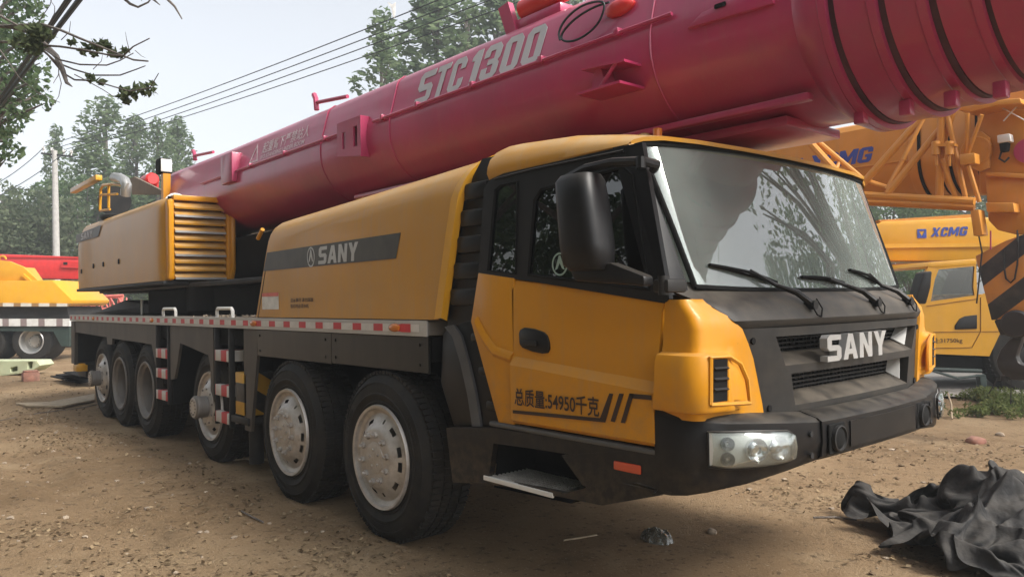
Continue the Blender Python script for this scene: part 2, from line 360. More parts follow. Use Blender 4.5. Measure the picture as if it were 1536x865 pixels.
def world_of(o):
    mw = Matrix.Identity(4); chain = []
    while o: chain.append(o); o = o.parent
    for q in reversed(chain): mw = mw @ q.matrix_parent_inverse @ q.matrix_basis
    return mw
def link(name, me, m, parent=None):
    o = bpy.data.objects.new(name, me); COL.objects.link(o)
    if m: me.materials.clear(); me.materials.append(m)
    if parent:
        o.parent = parent; o.matrix_parent_inverse = world_of(parent).inverted()
    return o
def local(o, parent):     # child given in the parent's own coordinates
    o.parent = parent; o.matrix_parent_inverse = Matrix.Identity(4); return o
def tag(o, label=None, cat=None, group=None, kind=None):
    if label: o['label'] = label
    if cat: o['category'] = cat
    if group: o['group'] = group
    if kind: o['kind'] = kind
    return o
def thing(name, loc, label, cat, group=None):
    o = bpy.data.objects.new(name, None); COL.objects.link(o); o.location = loc; o.empty_display_size = 0.3
    return tag(o, label, cat, group)
KIDS = {}
def children(o): return [c for c in COL.objects if c.parent == o]
def copy_tree(o, parent=None):
    c = o.copy(); COL.objects.link(c)
    if parent: c.parent = parent
    for ch in children(o): copy_tree(ch, c)
    return c

# ------------------------------------------------------------------ lettering
GL = {
 'S': (1, [[(0, 0), (.84, 0), (1, .12), (1, .48), (.84, .6), (.32, .6), (.32, .8), (1, .8), (1, 1), (.16, 1), (0, .88), (0, .52), (.16, .4), (.68, .4), (.68, .2), (0, .2)]]),
 'A': (1.1, [[(0, 0), (.34, 1), (.66, 1), (1, 0), (.7, 0), (.635, .2), (.365, .2), (.3, 0)], [(.42, .4), (.58, .4), (.5, .72)]]),
 'N': (1, [[(0, 0), (0, 1), (.32, 1), (.7, .42), (.7, 1), (1, 1), (1, 0), (.68, 0), (.3, .58), (.3, 0)]]),
 'Y': (1.05, [[(.35, 0), (.35, .4), (0, 1), (.33, 1), (.5, .66), (.67, 1), (1, 1), (.65, .4), (.65, 0)]]),
 'T': (.8, [[(.31, 0), (.31, .82), (0, .82), (0, 1), (1, 1), (1, .82), (.69, .82), (.69, 0)]]),
 'C': (.85, [[(.2, 0), (0, .14), (0, .86), (.2, 1), (.8, 1), (1, .86), (1, .64), (.64, .64), (.64, .82), (.36, .82), (.36, .18), (.64, .18), (.64, .36), (1, .36), (1, .14), (.8, 0)]]),
 '1': (.5, [[(.3, 0), (.3, .72), (0, .72), (0, .84), (.4, 1), (1, 1), (1, 0)]]),
 '3': (.85, [[(0, .36), (.35, .36), (.35, .18), (.64, .18), (.64, .42), (.3, .42), (.3, .58), (.64, .58), (.64, .82), (.35, .82), (.35, .66), (0, .66), (0, .86), (.2, 1), (.8, 1), (1, .86), (1, .58), (.88, .5), (1, .42), (1, .14), (.8, 0), (.2, 0), (0, .14)]]),
 '0': (.85, [[(.2, 0), (0, .14), (0, .86), (.2, 1), (.8, 1), (1, .86), (1, .14), (.8, 0)], [(.36, .18), (.64, .18), (.64, .82), (.36, .82)]]),
 'X': (1.1, [[(0, 0), (.34, .5), (.02, 1), (.36, 1), (.52, .7), (.7, 1), (1, 1), (.68, .5), (.98, 0), (.64, 0), (.5, .3), (.34, 0)]]),
 'M': (1.3, [[(0, 0), (0, 1), (.28, 1), (.5, .5), (.72, 1), (1, 1), (1, 0), (.76, 0), (.76, .58), (.58, .16), (.42, .16), (.24, .58), (.24, 0)]]),
 'G': (.95, [[(.2, 0), (0, .14), (0, .86), (.2, 1), (.85, 1), (1, .86), (1, .66), (.66, .66), (.66, .8), (.34, .8), (.34, .2), (.66, .2), (.66, .36), (.5, .36), (.5, .54), (1, .54), (1, .14), (.85, 0)]]),
}
def frame_mtx(o, u, v, n):
    u, v, n = Vector(u), Vector(v), Vector(n)
    return Matrix(((u.x, v.x, n.x, o[0]), (u.y, v.y, n.y, o[1]), (u.z, v.z, n.z, o[2]), (0, 0, 0, 1)))
def curve_mesh(loops, ext):
    cu = bpy.data.curves.new('lettering', 'CURVE'); cu.dimensions = '2D'; cu.fill_mode = 'BOTH'; cu.extrude = ext
    for lp in loops:
        s = cu.splines.new('POLY'); s.points.add(len(lp) - 1); s.use_cyclic_u = True
        for p, c in zip(s.points, lp): p.co = (c[0], c[1], 0, 1)
    o = bpy.data.objects.new('lettering', cu); me = bpy.data.meshes.new_from_object(o)
    bpy.data.objects.remove(o); bpy.data.curves.remove(cu); return me
def letters(text, o, u, v, height, length, ext, slant=0.0, gap=0.16):
    """block letters of our own drawing; o = lower left, total length along u"""
    tot = sum(GL[c][0] for c in text) + gap * (len(text) - 1); k = length / tot
    loops = []; x = 0
    for c in text:
        w = GL[c][0]
        for lp in GL[c][1]: loops.append([((x + p[0] * w) * k + slant * p[1] * height, p[1] * height) for p in lp])
        x += w + gap
    me = curve_mesh(loops, ext); u = Vector(u).normalized(); v = Vector(v).normalized()
    me.transform(frame_mtx(Vector(o), u, v, u.cross(v))); return me
def font_text(text, o, u, v, height, length, ext, bold=0.012):
    cu = bpy.data.curves.new('writing', 'FONT'); cu.body = text; cu.size = 1; cu.offset = bold; cu.extrude = 0
    ob = bpy.data.objects.new('writing', cu); me = bpy.data.meshes.new_from_object(ob)
    bpy.data.objects.remove(ob); bpy.data.curves.remove(cu)
    co = np.zeros(len(me.vertices) * 3); me.vertices.foreach_get('co', co); co = co.reshape(-1, 3)
    lo, hi = co.min(0), co.max(0)
    co[:, 0] = (co[:, 0] - lo[0]) / (hi[0] - lo[0]) * length; co[:, 1] = (co[:, 1] - lo[1]) / (hi[1] - lo[1]) * height
    me.vertices.foreach_set('co', co.ravel())
    u = Vector(u).normalized(); v = Vector(v).normalized()
    me.transform(frame_mtx(Vector(o) + u.cross(v) * ext, u, v, u.cross(v))); return me
def ring_pts(cx, cy, rx, ry, n=28): return [(cx + rx * math.cos(2 * math.pi * i / n), cy + ry * math.sin(2 * math.pi * i / n)) for i in range(n)]
def emblem(o, u, v, r, ext, rx=0.8):
    """thin ring round a three-armed prow"""
    loops = [ring_pts(0, 0, r * rx, r), ring_pts(0, 0, r * rx * .84, r * .84),
             [(-.62 * rx * r, -.5 * r), (-.1 * rx * r, .74 * r), (.1 * rx * r, .74 * r), (.62 * rx * r, -.5 * r), (.3 * rx * r, -.38 * r), (0, .1 * r), (-.3 * rx * r, -.38 * r)]]
    me = curve_mesh(loops, ext); u = Vector(u).normalized(); v = Vector(v).normalized()
    me.transform(frame_mtx(Vector(o), u, v, u.cross(v))); return me
XV, YV, ZV = Vector((1, 0, 0)), Vector((0, 1, 0)), Vector((0, 0, 1))

# ================================================================== GROUND
def axis_ticks(dense0, dense1, step, far):
    a = list(np.arange(dense0, dense1 + 1e-6, step)); s = step
    lo = dense0
    while lo > -far: s *= 1.35; lo -= s; a.insert(0, lo)
    s = step; hi = dense1
    while hi < far: s *= 1.35; hi += s; a.append(hi)
    return np.array(a)
def vnoise(x, y, seed=0):
    xi = np.floor(x).astype(int); yi = np.floor(y).astype(int); fx = x - xi; fy = y - yi
    fx = fx * fx * (3 - 2 * fx); fy = fy * fy * (3 - 2 * fy)
    def h(a, b):
        n = (a * 374761393 + b * 668265263 + seed * 1442695) & 0x7fffffff
        n = ((n ^ (n >> 13)) * 1274126177) & 0x7fffffff
        return ((n ^ (n >> 16)) & 0xffff) / 65535.0
    return (h(xi, yi) * (1 - fx) + h(xi + 1, yi) * fx) * (1 - fy) + (h(xi, yi + 1) * (1 - fx) + h(xi + 1, yi + 1) * fx) * fy
def ground_h(x, y):
    x = np.asarray(x, float); y = np.asarray(y, float)
    h = 0.05 * (vnoise(x * .5, y * .5, 1) - .5) + 0.035 * (vnoise(x * 1.7, y * 1.7, 2) - .5) + 0.022 * (vnoise(x * 5, y * 5, 3) - .5) + 0.016 * (vnoise(x * 13, y * 13, 4) - .5)
    r = np.sqrt((x + 2) ** 2 + (y - 2) ** 2); k = np.clip(1 - (r - 14) / 14, 0, 1)
    for yr in (-1.15, -2.55):
        h = h - .035 * np.exp(-((y - yr - .25 * np.sin(x * .35)) / .16) ** 2) * (1 + .4 * (vnoise(x * 7, y * 7, 6) - .5)) + .018 * np.exp(-((np.abs(y - yr - .25 * np.sin(x * .35)) - .3) / .1) ** 2)
    h = h * k
    # flat where the tyres and heavy things stand
    flat = np.clip((np.abs(y - 1.25) - 1.3) / .5, 0, 1) + np.clip((x - 1.0) / 1.5, 0, 1) + np.clip((-9.5 - x) / 1.5, 0, 1)
    h = h * (0.25 + 0.75 * np.clip(flat, 0, 1))
    return h - 0.012
gx = axis_ticks(-9, 4.6, .055, 700); gy = axis_ticks(-3, 7, .055, 700)
GX, GY = np.meshgrid(gx, gy); GZ = ground_h(GX, GY)
me = bpy.data.meshes.new('ground'); nx, ny = len(gx), len(gy)
idx = np.arange(nx * ny).reshape(ny, nx)
fc = np.stack([idx[:-1, :-1], idx[:-1, 1:], idx[1:, 1:], idx[1:, :-1]], -1).reshape(-1, 4)
me.from_pydata(np.stack([GX, GY, GZ], -1).reshape(-1, 3).tolist(), [], fc.tolist())
finish(me, 180)
m_ground = bpy.data.materials.new('dry_earth'); m_ground.use_nodes = True
def ground_material(m):
    n = m.node_tree.nodes; l = m.node_tree.links; b = n['Principled BSDF']; b.inputs['Roughness'].default_value = 0.95; b.inputs['Specular IOR Level'].default_value = 0.15
    tc = n.new('ShaderNodeTexCoord')
    def noise(s, d=8, r=.6):
        q = n.new('ShaderNodeTexNoise'); q.inputs['Scale'].default_value = s; q.inputs['Detail'].default_value = d; q.inputs['Roughness'].default_value = r
        l.new(tc.outputs['Object'], q.inputs['Vector']); return q.outputs['Fac']
    def ramp(src, stops):
        q = n.new('ShaderNodeValToRGB'); e = q.color_ramp.elements
        e[0].position, e[0].color = stops[0][0], (*stops[0][1], 1); e[1].position, e[1].color = stops[1][0], (*stops[1][1], 1)
        for p, c in stops[2:]: k = e.new(p); k.color = (*c, 1)
        l.new(src, q.inputs[0]); return q.outputs[0]
    def rng(src, a, b_, c=0, d=1):
        q = n.new('ShaderNodeMapRange'); q.inputs[1].default_value = a; q.inputs[2].default_value = b_; q.inputs[3].default_value = c; q.inputs[4].default_value = d
        l.new(src, q.inputs[0]); return q.outputs[0]
    def mix(f, a, col):
        q = n.new('ShaderNodeMix'); q.data_type = 'RGBA'; l.new(f, q.inputs[0]); l.new(a, q.inputs[6])
        if isinstance(col, tuple): q.inputs[7].default_value = (*col, 1)
        else: l.new(col, q.inputs[7])
        return q.outputs[2]
    base = ramp(noise(.35, 10, .65), [(.32, (.20, .13, .07)), (.68, (.40, .29, .175)), (.5, (.30, .205, .118))])
    c = mix(rng(noise(2.3, 12, .7), .54, .70, 0, .7), base, (.15, .105, .063))
    c = mix(rng(noise(.9, 6, .6), .55, .72, 0, .55), c, (.46, .345, .215))
    c = mix(rng(noise(17, 8, .7), .56, .66, 0, .8), c, (.075, .05, .032))
    c = mix(rng(noise(45, 6, .7), .60, .68, 0, .8), c, (.46, .37, .27))
    l.new(c, b.inputs['Base Color'])
    bp = n.new('ShaderNodeBump'); bp.inputs['Strength'].default_value = .9; bp.inputs['Distance'].default_value = .03
    ad = n.new('ShaderNodeMath'); ad.operation = 'ADD'; l.new(noise(14, 12, .75), ad.inputs[0]); l.new(noise(60, 6, .7), ad.inputs[1])
    l.new(ad.outputs[0], bp.inputs['Height']); l.new(bp.outputs[0], b.inputs['Normal'])
ground_material(m_ground)
tag(link('ground', me, m_ground), kind='structure')

# concrete lane beyond the yard on the right
m_road = mat('worn_concrete', (0.42, 0.40, 0.37), 0.9, var=0.12, scale=.8, dirt=(0.3, 0.25, 0.19), dirt_amt=0.5, dirt_scale=.7)
a = [ptd(1340, 590, 10), ptd(1700, 600, 10)]
p0 = pt(1370, 596, 'z', 0); p1 = pt(1640, 603, 'z', 0); dirv = (p1 - p0).normalized(); nrm_ = Vector((-dirv.y, dirv.x, 0))
p0 = p0 - dirv * 9; p1 = p1 + dirv * 14
b_ = MB(); b_.loft([[p0 + ZV * .035, p1 + ZV * .035], [p0 + nrm_ * 6.5 + ZV * .035, p1 + nrm_ * 6.5 + ZV * .035]])
tag(b_.build('road', m_road, None, 0), kind='structure')

# ================================================================== HAZY AIR
b = MB(); b.box(-150, 120, -110, 190, -1.2, 40)
m_haze = bpy.data.materials.new('haze'); m_haze.use_nodes = True; _n = m_haze.node_tree.nodes; _n.clear()
_o = _n.new('ShaderNodeOutputMaterial'); _v = _n.new('ShaderNodeVolumePrincipled'); _v.inputs['Color'].default_value = (.93, .97, 1, 1); _v.inputs['Density'].default_value = 0.0032; _v.inputs['Anisotropy'].default_value = 0.3
m_haze.node_tree.links.new(_v.outputs[0], _o.inputs['Volume'])
tag(b.build('haze', m_haze, None, 0), kind='stuff')

# ================================================================== MAIN CRANE
crane = thing('mobile_crane', (-4.0, 1.25, 0), 'large yellow truck crane with a crimson boom lying over its cab', 'crane')
K = crane
SIL = 1.65
HW = 1.25
# ---- chassis and deck
b = MB()
b.box(-10.2, 1.9, 0.62, 1.88, 0.72, 1.22, .02)
b.box(-10.25, .3, 0.08, 2.42, 1.24, 1.41, .01)
for x in (-.14, -1.62, -3.78, -5.97, -7.2, -8.35): b.cyl((x, .3, .585), (x, 2.2, .585), .11, 16); b.box(x - .25, x + .25, .9, 1.6, .42, .8, .05)
b.build('chassis', m_void, K)
b = MB(); b.box(-10.27, .36, 0.012, 2.488, 1.424, 1.518, .006, 1)
b.build('deck', mat('deck_plate', (.2, .19, .18), .6, metal=.2, var=.2, dirt=(.2, .16, .11), dirt_amt=.7, dust=.6), K)
b = MB(); b.box(-10.272, .362, -.004, .010, 1.418, 1.522, .002, 1)
rail = b.build('edge_rail', mat('edge_rail', (.5, .49, .47), .45, metal=.3, var=.1, dirt=(.24, .2, .16), dirt_amt=.6, stretch=(.5, 1, 1)), K)
b = MB(); b.box(-10.2, .28, -.0065, -.0045, 1.447, 1.497)
b.build('reflective_tape', m_refl, rail)
for x in (-.02, -2.45, -5.6, -8.6):
    b = MB(); b.ico((x, -.006, 1.472), 1, 2, (.075, .022, .03)); b.build('marker_light', m_amber, K)
    b = MB(); b.box(x + .08, x + .2, -.009, -.0068, 1.444, 1.5); b.build('red_reflector', mat('red_reflector', (.5, .02, .03), .3), K) if x == -.02 else b.bm.free()
# skirts
for x0, x1, z0 in ((-2.41, -.972, 1.172), (-.966, .355, 1.178)):
    b = MB(); b.box(x0, x1, .012, .03, z0, 1.414, .003, 1)
    for bx in (x0 + .06, x1 - .1):
        for bz in (z0 + .05, 1.36): b.cyl((bx, .013, bz), (bx, .004, bz), .012, 8)
    b.build('side_skirt', m_skirt, K)
def poly_side(b, pts, y, t, **k): b.poly([(x, y, z) for x, z in pts], (0, t, 0), **k)
b = MB()
zt = 1.412
poly_side(b, [(-10.25, zt), (-9.99, zt), (-9.99, 1.25), (-10.02, .7), (-10.25, .7)], .012, .05)
b.build('tail_post', m_skirt2, K); b = MB()
poly_side(b, [(-9.985, zt), (-5.55, zt), (-5.55, .88), (-5.62, 1.0), (-5.72, 1.17), (-7.6, 1.19), (-7.62, 1.1), (-7.9, 1.1), (-7.92, 1.2), (-9.985, 1.23)], .022, .03)
b.build('rear_skirt', m_skirt2, K); b = MB()
poly_side(b, [(-4.98, zt), (-3.57, zt), (-3.57, .5), (-3.66, .5), (-3.66, 1.0), (-3.72, 1.12), (-4.62, 1.22), (-4.72, 1.0), (-4.84, .8), (-4.98, .78)], .022, .03)
b.build('rear_skirt', m_skirt2, K); b = MB()
poly_side(b, [(-2.75, zt), (-2.42, zt), (-2.44, 1.17), (-2.6, .45), (-2.75, .45)], .02, .03)
b.build('rear_skirt', m_skirt2, K)
b = MB(); b.box(-10.26, -10.2, .05, 2.45, .66, 1.4, .01); b.box(-10.15, -9.55, .08, .6, .5, .72, .02)
b.build('tail_panel', m_dark, K)
b = MB(); b.box(-10.3, -10.266, .03, .1, .75, 1.12); b.build('hazard_board', m_haz, K)
# near-black panels added behind the skirts for the darkness inside the wheel arches
b = MB()
for x0, x1 in ((-9.98, -5.56), (-4.9, -3.0), (-2.55, .5)):
    b.box(x0, x1, .62, .66, .62, 1.24)
for x in (-5.53, -4.98, -2.8): b.box(x, x + .04, .04, 2.3, .5, 1.25)
b.build('arch_dark_panel', m_void, K)
# ladders
for x0, x1, zb, zs in ((-5.5, -5.02, .48, (1.02, .78, .52)), (-3.50, -3.08, .43, (1.08, .73, .46))):
    b = MB()
    b.box(x0, x0 + .03, .005, .06, zb, 1.41, .005); b.box(x1 - .03, x1, .005, .06, zb, 1.41, .005)
    b.box(x0 + .03, x1 - .03, .26, .3, zb, 1.4)
    lad = b.build('ladder', m_dark, K)
    for z in zs:
        b = MB(); b.box(x0 + .03, x1 - .03, .0, .22, z, z + .11, .004); b.build('rung', m_refl_v, lad)
# outrigger leg between axles
b = MB(); b.box(-2.98, -2.7, .02, .3, .58, .99, .01); og = b.build('outrigger_box', m_haz, K)
b = MB(); b.box(-3.05, -2.62, .0, .34, .50, .57, .01); b.cyl((-2.84, .17, .1), (-2.84, .17, .5), .07); b.build('outrigger_foot', m_dark, K)
b = MB(); b.box(-2.97, -2.72, .1, .3, 1.0, 1.4, .01); b.build('outrigger_column', m_void, K)
b = MB(); b.box(-9.55, -9.3, -.1, .06, .62, .72, .01); b.cyl((-9.42, 0, .62), (-9.42, 0, .74), .05); b.build('tow_bracket', m_yel2, K)

# ---- wheels (each: hub mesh > tyre, rim)
R_T, R_R = .588, .355
def tyre_mesh(w=.40, seg=80):
    b = MB(); r = R_T
    prof = [(R_R - .01, .03), (R_R + .02, .018), (R_R + .026, .008), (R_R + .034, .008), (R_R + .04, .014), (.43, .002), (.436, -.004), (.444, -.004), (.45, .002), (.49, .004), (.512, .01), (.515, .004), (.523, .006), (.527, .014), (r - .03, .035), (r - .008, .062), (r, .075)]
    full = prof + [(q, w - o) for q, o in reversed(prof)]
    b.lathe([(q, o) for q, o in full] , seg)
    for a0 in (.35, 2.5, 4.5):          # raised moulding on the sidewall
        for k in range(7):
            b.box(.462, .482, -.001, .006, -.009, .009, 0, 1, Matrix.Rotation(-(a0 + k * .062), 4, 'Y'))
    # tread blocks round the shoulder and face
    for k in range(seg):
        a = 2 * math.pi * k / seg
        for o, off, ww in ((.045, 0, .07), (w - .115, .5, .07), (.135, .5, .045), (.205, .0, .05)):
            aa = a + off * 2 * math.pi / seg
            mtx = Matrix.Rotation(-aa, 4, 'Y')
            b.box(r - .012, r + .012, o, o + ww, -.016, .016, 0, 1, mtx)
    return b
def holes_ring(outr, n, rr, hx, hy): 
    out = []
    for k in range(n):
        a = 2 * math.pi * (k + .5) / n; c, s = math.cos(a), math.sin(a)
        out.append([(c * (rr + hx * math.cos(t)) - s * hy * math.sin(t), s * (rr + hx * math.cos(t)) + c * hy * math.sin(t)) for t in [2 * math.pi * i / 12 for i in range(12)]])
    return out
def disc_loft(b, rings):  # rings of equal count, closed
    b.loft([[Vector((x, o, z)) for x, z in ring] for ring, o in rings], close_u=True)
def rim_front(nholes=10, deep=False):
    """steel disc wheel seen from outside, pierced by hand holes"""
    b = MB()
    if deep:
        b.lathe([(R_R + .012, .008), (R_R + .004, -.004), (R_R - .02, .0), (R_R - .03, .03), (R_R - .055, .05), (R_R - .065, .20), (.25, .235), (.15, .225), (.0, .225)], 64)
        return b
    b.lathe([(R_R + .012, .012), (R_R + .005, -.008), (R_R - .014, -.004), (R_R - .022, .018), (R_R - .034, .026), (R_R - .05, .03)], 64)
    n = 96; t = bmesh.new()
    # convex disc with hand holes: polar grid with faces left out
    radii = [(R_R - .05, .03), (R_R - .066, .026), (.272, .016), (.244, .0), (.222, -.018), (.207, -.030), (.195, -.034), (.12, -.035), (0.0, -.035)]
    rows = []
    for r, o in radii:
        rows.append([t.verts.new((r * math.cos(2 * math.pi * k / n), o, r * math.sin(2 * math.pi * k / n))) for k in range(n)] if r > 0 else [t.verts.new((0, o, 0))])
    hole_faces = []
    for i in range(len(rows) - 1):
        for k in range(n):
            hole = i in (2,) and nholes and (k % (n // nholes if n % nholes == 0 else 9)) in (2, 3, 4, 5) and not (k % 27 > 20)
            if len(rows[i + 1]) == 1: t.faces.new((rows[i][k], rows[i][(k + 1) % n], rows[i + 1][0]))
            elif hole: continue
            else: t.faces.new((rows[i][k], rows[i][(k + 1) % n], rows[i + 1][(k + 1) % n], rows[i + 1][k]))
    bmesh.ops.recalc_face_normals(t, faces=t.faces[:]); b._merge(t)
    return b
def hub_front():
    b = MB(); b.lathe([(0, -.042), (.098, -.042), (.108, -.039), (.112, -.025)], 40)
    b.cyl((0, .09, 0), (0, .3, 0), .27, 32)                 # brake drum seen through the holes
    for k in range(10):
        a = 2 * math.pi * (k + .3) / 10; x, z = .164 * math.cos(a), .164 * math.sin(a)
        b.cyl((x, -.034, z), (x, -.056, z), .022, 6); b.cyl((x, -.056, z), (x, -.074, z), .012, 8, .003)
    for k in range(5):
        a = 2 * math.pi * k / 5 + .5; b.cyl((.06 * math.cos(a), -.04, .06 * math.sin(a)), (.06 * math.cos(a), -.052, .06 * math.sin(a)), .009, 6)
    return b
def hub_reduction(l=.165):
    b = MB(); b.lathe([(0, -l), (.105, -l), (.12, -l + .012), (.122, -l + .04), (.112, -l + .045), (.112, -.01), (.15, -.005), (.16, .01)], 48)
    for k in range(10):
        a = 2 * math.pi * (k + .3) / 10; x, z = .185 * math.cos(a), .185 * math.sin(a)
        b.cyl((x, .02, z), (x, -.012, z), .02, 6); b.cyl((x, -.012, z), (x, -.045, z), .011, 8, .003)
    for k in range(12):
        a = 2 * math.pi * k / 12; b.cyl((.075 * math.cos(a), -l + .001, .075 * math.sin(a)), (.075 * math.cos(a), -l - .012, .075 * math.sin(a)), .01, 6)
    b.cyl((0, .09, 0), (0, .3, 0), .27, 32)
    return b
def hub_recess():
    b = MB(); b.lathe([(0, .12), (.1, .125), (.12, .15), (.12, .225)], 32)
    for k in range(10):
        a = 2 * math.pi * (k + .3) / 10; x, z = .16 * math.cos(a), .16 * math.sin(a)
        b.cyl((x, .226, z), (x, .19, z), .018, 6)
    return b
def wheel(x, kind, src=None):
    if src:
        w = src.copy(); COL.objects.link(w)
        for c in children(src): q = c.copy(); COL.objects.link(q); q.parent = w
    else:
        hb = {'front': hub_front, 'hub': hub_reduction, 'deep': hub_recess}[kind]()
        w = hb.build('wheel', m_rim if kind == 'front' else m_rim2, None, 30); w.parent = K; w.matrix_parent_inverse = world_of(K).inverted()
        local(tyre_mesh().build('tyre', m_tyre, None, 30), w)
        local(rim_front(10 if kind == 'front' else 8, kind == 'deep').build('rim', m_rim if kind != 'deep' else m_rim2, None, 30), w)
    if kind == 'hub' and not src:
        t = MB(); t.cyl((0, -.1655, 0), (0, -.172, 0), .104, 36, .003); local(t.build('hub_cap', m_rim, None, 30), w)
    return w
def hub_rim_dish(w): pass
WX = [(-.19, 'front'), (-1.66, 'front'), (-3.78, 'hub'), (-5.97, 'deep'), (-7.2, 'deep'), (-8.33, 'hub')]
protos = {}
for i, (x, kd) in enumerate(WX):
    w = wheel(x, kd, protos.get(kd)); protos.setdefault(kd, w)
    w.location = (x, .05 if kd == 'hub' else -.04 if kd == 'front' else 0.01, R_T - (.022 if kd == 'front' else .01)); w.rotation_euler = (0, .31 * i, 0)
for i, (x, kd) in enumerate(WX):                        # the far side
    w = wheel(x, kd, protos[kd]); w.location = (x, 2.48, R_T - .006); w.rotation_euler = (0, .2 * i, math.pi)

# ---- engine hood behind the cab
def hood_profile(z0=1.53):
    return [(0.0, z0), (0.0, 1.8), (0.0, 2.1), (0.004, 2.28), (0.016, 2.36), (.045, 2.43), (.10, 2.49), (.18, 2.53), (.30, 2.56), (.6, 2.575), (1.25, 2.58)]
def hood_front_x(z): return .472 + (z - 1.527) * .26 + max(0, z - 2.3) * .35
def hood_rear_x(z): return -2.40 + (z - 1.53) * .42 + (max(0, z - 2.32) ** 2) * 6
rows = []
N = 22
prof = hood_profile()
for i in range(N + 1):
    t_ = i / N; row = []
    for y, z in prof:
        zz = z - .10 * (1 - t_) * max(0, (z - 1.9)) / .67 * 1.35   # lower at the back
        xr = hood_rear_x(zz); xf = hood_front_x(zz)
        if y > .3: xf -= (y - .3) * .3
        row.append((xr + (xf - xr) * t_, y, zz))
    row += [(p[0], 2.5 - p[1], p[2]) for p in row[-2::-1]]
    rows.append(row)
b = MB(); b.shell(rows, .02)
for i in (0, N):                                         # close the ends below the crown
    pass
hood = b.build('engine_hood', m_yeld, K, 30)
b = MB(); b.poly([(p[0] + .03, p[1], p[2] - .01) for p in rows[0]], (.02, 0, 0)); b.build('hood_back_panel', m_dark, K)
# bright forward lip
lip = []
for y, z in prof[:9]:
    xf = hood_front_x(z); 
    lip.append([(xf - .012, y - .012, z + .004), (xf + .065, y - .014, z + .012), (xf + .07, y + .03, z - .008)])
b = MB(); b.shell(lip, .014); b.build('hood_lip', m_yel2, K, 40)
# charcoal band, lettering and stickers on the hood side
def sp(px, py, y=0.0): x, z = side(px, py, y); return (x, y, z)
b = MB(); b.poly([(-2.215, -.0035, 1.945), (.005, -.0035, 1.945), (.07, -.0035, 2.118), (-2.13, -.0035, 2.108)], (0, .0015, 0)); band = b.build('hood_band', m_band, hood, 0)
b = MB(); b.mesh(letters('SANY', (-1.14, -.0045, 1.957), XV, ZV, .138, .62, .001, slant=.12)); b.build('lettering', m_silverletter, hood, 0)
b = MB(); b.mesh(emblem((-1.27, -.0045, 2.022), XV, ZV, .082, .001)); b.build('emblem', m_silverletter, hood, 0)
b = MB(); b.box(-2.25, -1.9, -.0035, -.002, 1.60, 1.745); st = b.build('warning_sticker', m_pale, hood, 0)
b = MB(); b.box(-2.25, -1.9, -.005, -.004, 1.715, 1.747); b.build('sticker_header', m_pink, hood, 0)
b = MB(); b.mesh(font_text('注意事项 请勿踩踏', (-1.66, -.003, 1.66), XV, ZV, .035, .42, .001)); b.mesh(font_text('检修时必须停机', (-1.66, -.003, 1.61), XV, ZV, .035, .34, .001)); b.build('small_print', m_brownletter, hood, 0)

# ---- black air intake column between hood and cab
b = MB()
poly_side(b, [(.5, 1.42), (.62, 1.9), (.78, 2.38), (.9, 2.5), (1.05, 2.5), (.96, 2.3), (.93, 1.83), (.83, 1.42)], .05, 1.1)
for z in (1.62, 1.78, 1.94, 2.1, 2.26):
    b.box(.56 + (z - 1.5) * .25, .90 + (z - 1.5) * .1, .015, .12, z, z + .105, .02)
b.build('intake_column', m_blk, K)
# ---- mudguard ahead of the first wheel
b = MB()
mg = [side(*q) for q in ((655, 500), (668, 487), (703, 478), (745, 642), (672, 642), (652, 575))]
poly_side(b, mg, .04, .35, bev=.02)
for z in (1.42, 1.22, 1.02): b.box(.78 + (1.42 - z) * .35, .88 + (1.42 - z) * .4, .03, .06, z - .02, z + .03, .01)
b.build('mudguard', m_blk, K)
b = MB()
r0 = [side(*q) for q in ((664, 490), (676, 505), (688, 545), (698, 590), (706, 640))]; r1 = [side(*q) for q in ((676, 487), (687, 503), (699, 545), (709, 590), (717, 640))]
b.shell([[(x, .012, z) for x, z in r0], [(x, .02, z) for x, z in r1]], .02); b.build('mudguard_trim', mat('grey_plastic', (.075, .075, .078), .55, var=.2), K)

# ---- cab -----------------------------------------------------------------
S_TAB = [(0, 0), (.35, -.006), (.5, -.012), (.79, -.035), (.98, -.085), (1.09, -.115), (1.17, -.138), (1.226, -.150), (1.243, -.162), (1.25, -.188)]
U_TAB = [(0, 0), (.5, -.012), (.9, -.05), (1.04, -.072), (1.09, -.088), (1.13, -.11), (1.165, -.142), (1.21, -.155), (1.24, -.17), (1.25, -.185)]
def interp(tab, u):
    for (a, x), (c, y) in zip(tab, tab[1:]):
        if u <= c: return x + (y - x) * (u - a) / (c - a)
    return tab[-1][1]
def xc_low(z): return interp([(1.0, 2.60), (1.5, 2.615), (1.53, 2.615), (1.60, 2.575), (1.70, 2.46), (1.72, 2.45)], z)
def front(y, z, off=0.0):
    u = abs(y - HW)
    if z <= 1.62: x = xc_low(z) + interp(S_TAB, u)
    else:
        k = (z - 1.68) / (2.42 - 1.68); x = 2.445 + (2.195 - 2.445) * k + interp(U_TAB, u) * (1 - .15 * k)
        if z < 1.68: t_ = (z - 1.62) / .06; x = (xc_low(z) + interp(S_TAB, u)) * (1 - t_) + x * t_
    return Vector((x + off, y, z))
def ys(a, c, n): return [a + (c - a) * i / n for i in range(n + 1)]
YF = [0.0, .007, .03, .08, .16, .27, .384, .46, .6, .75, .9, 1.05, 1.25]; YF = YF + [2.5 - y for y in YF[-2::-1]]

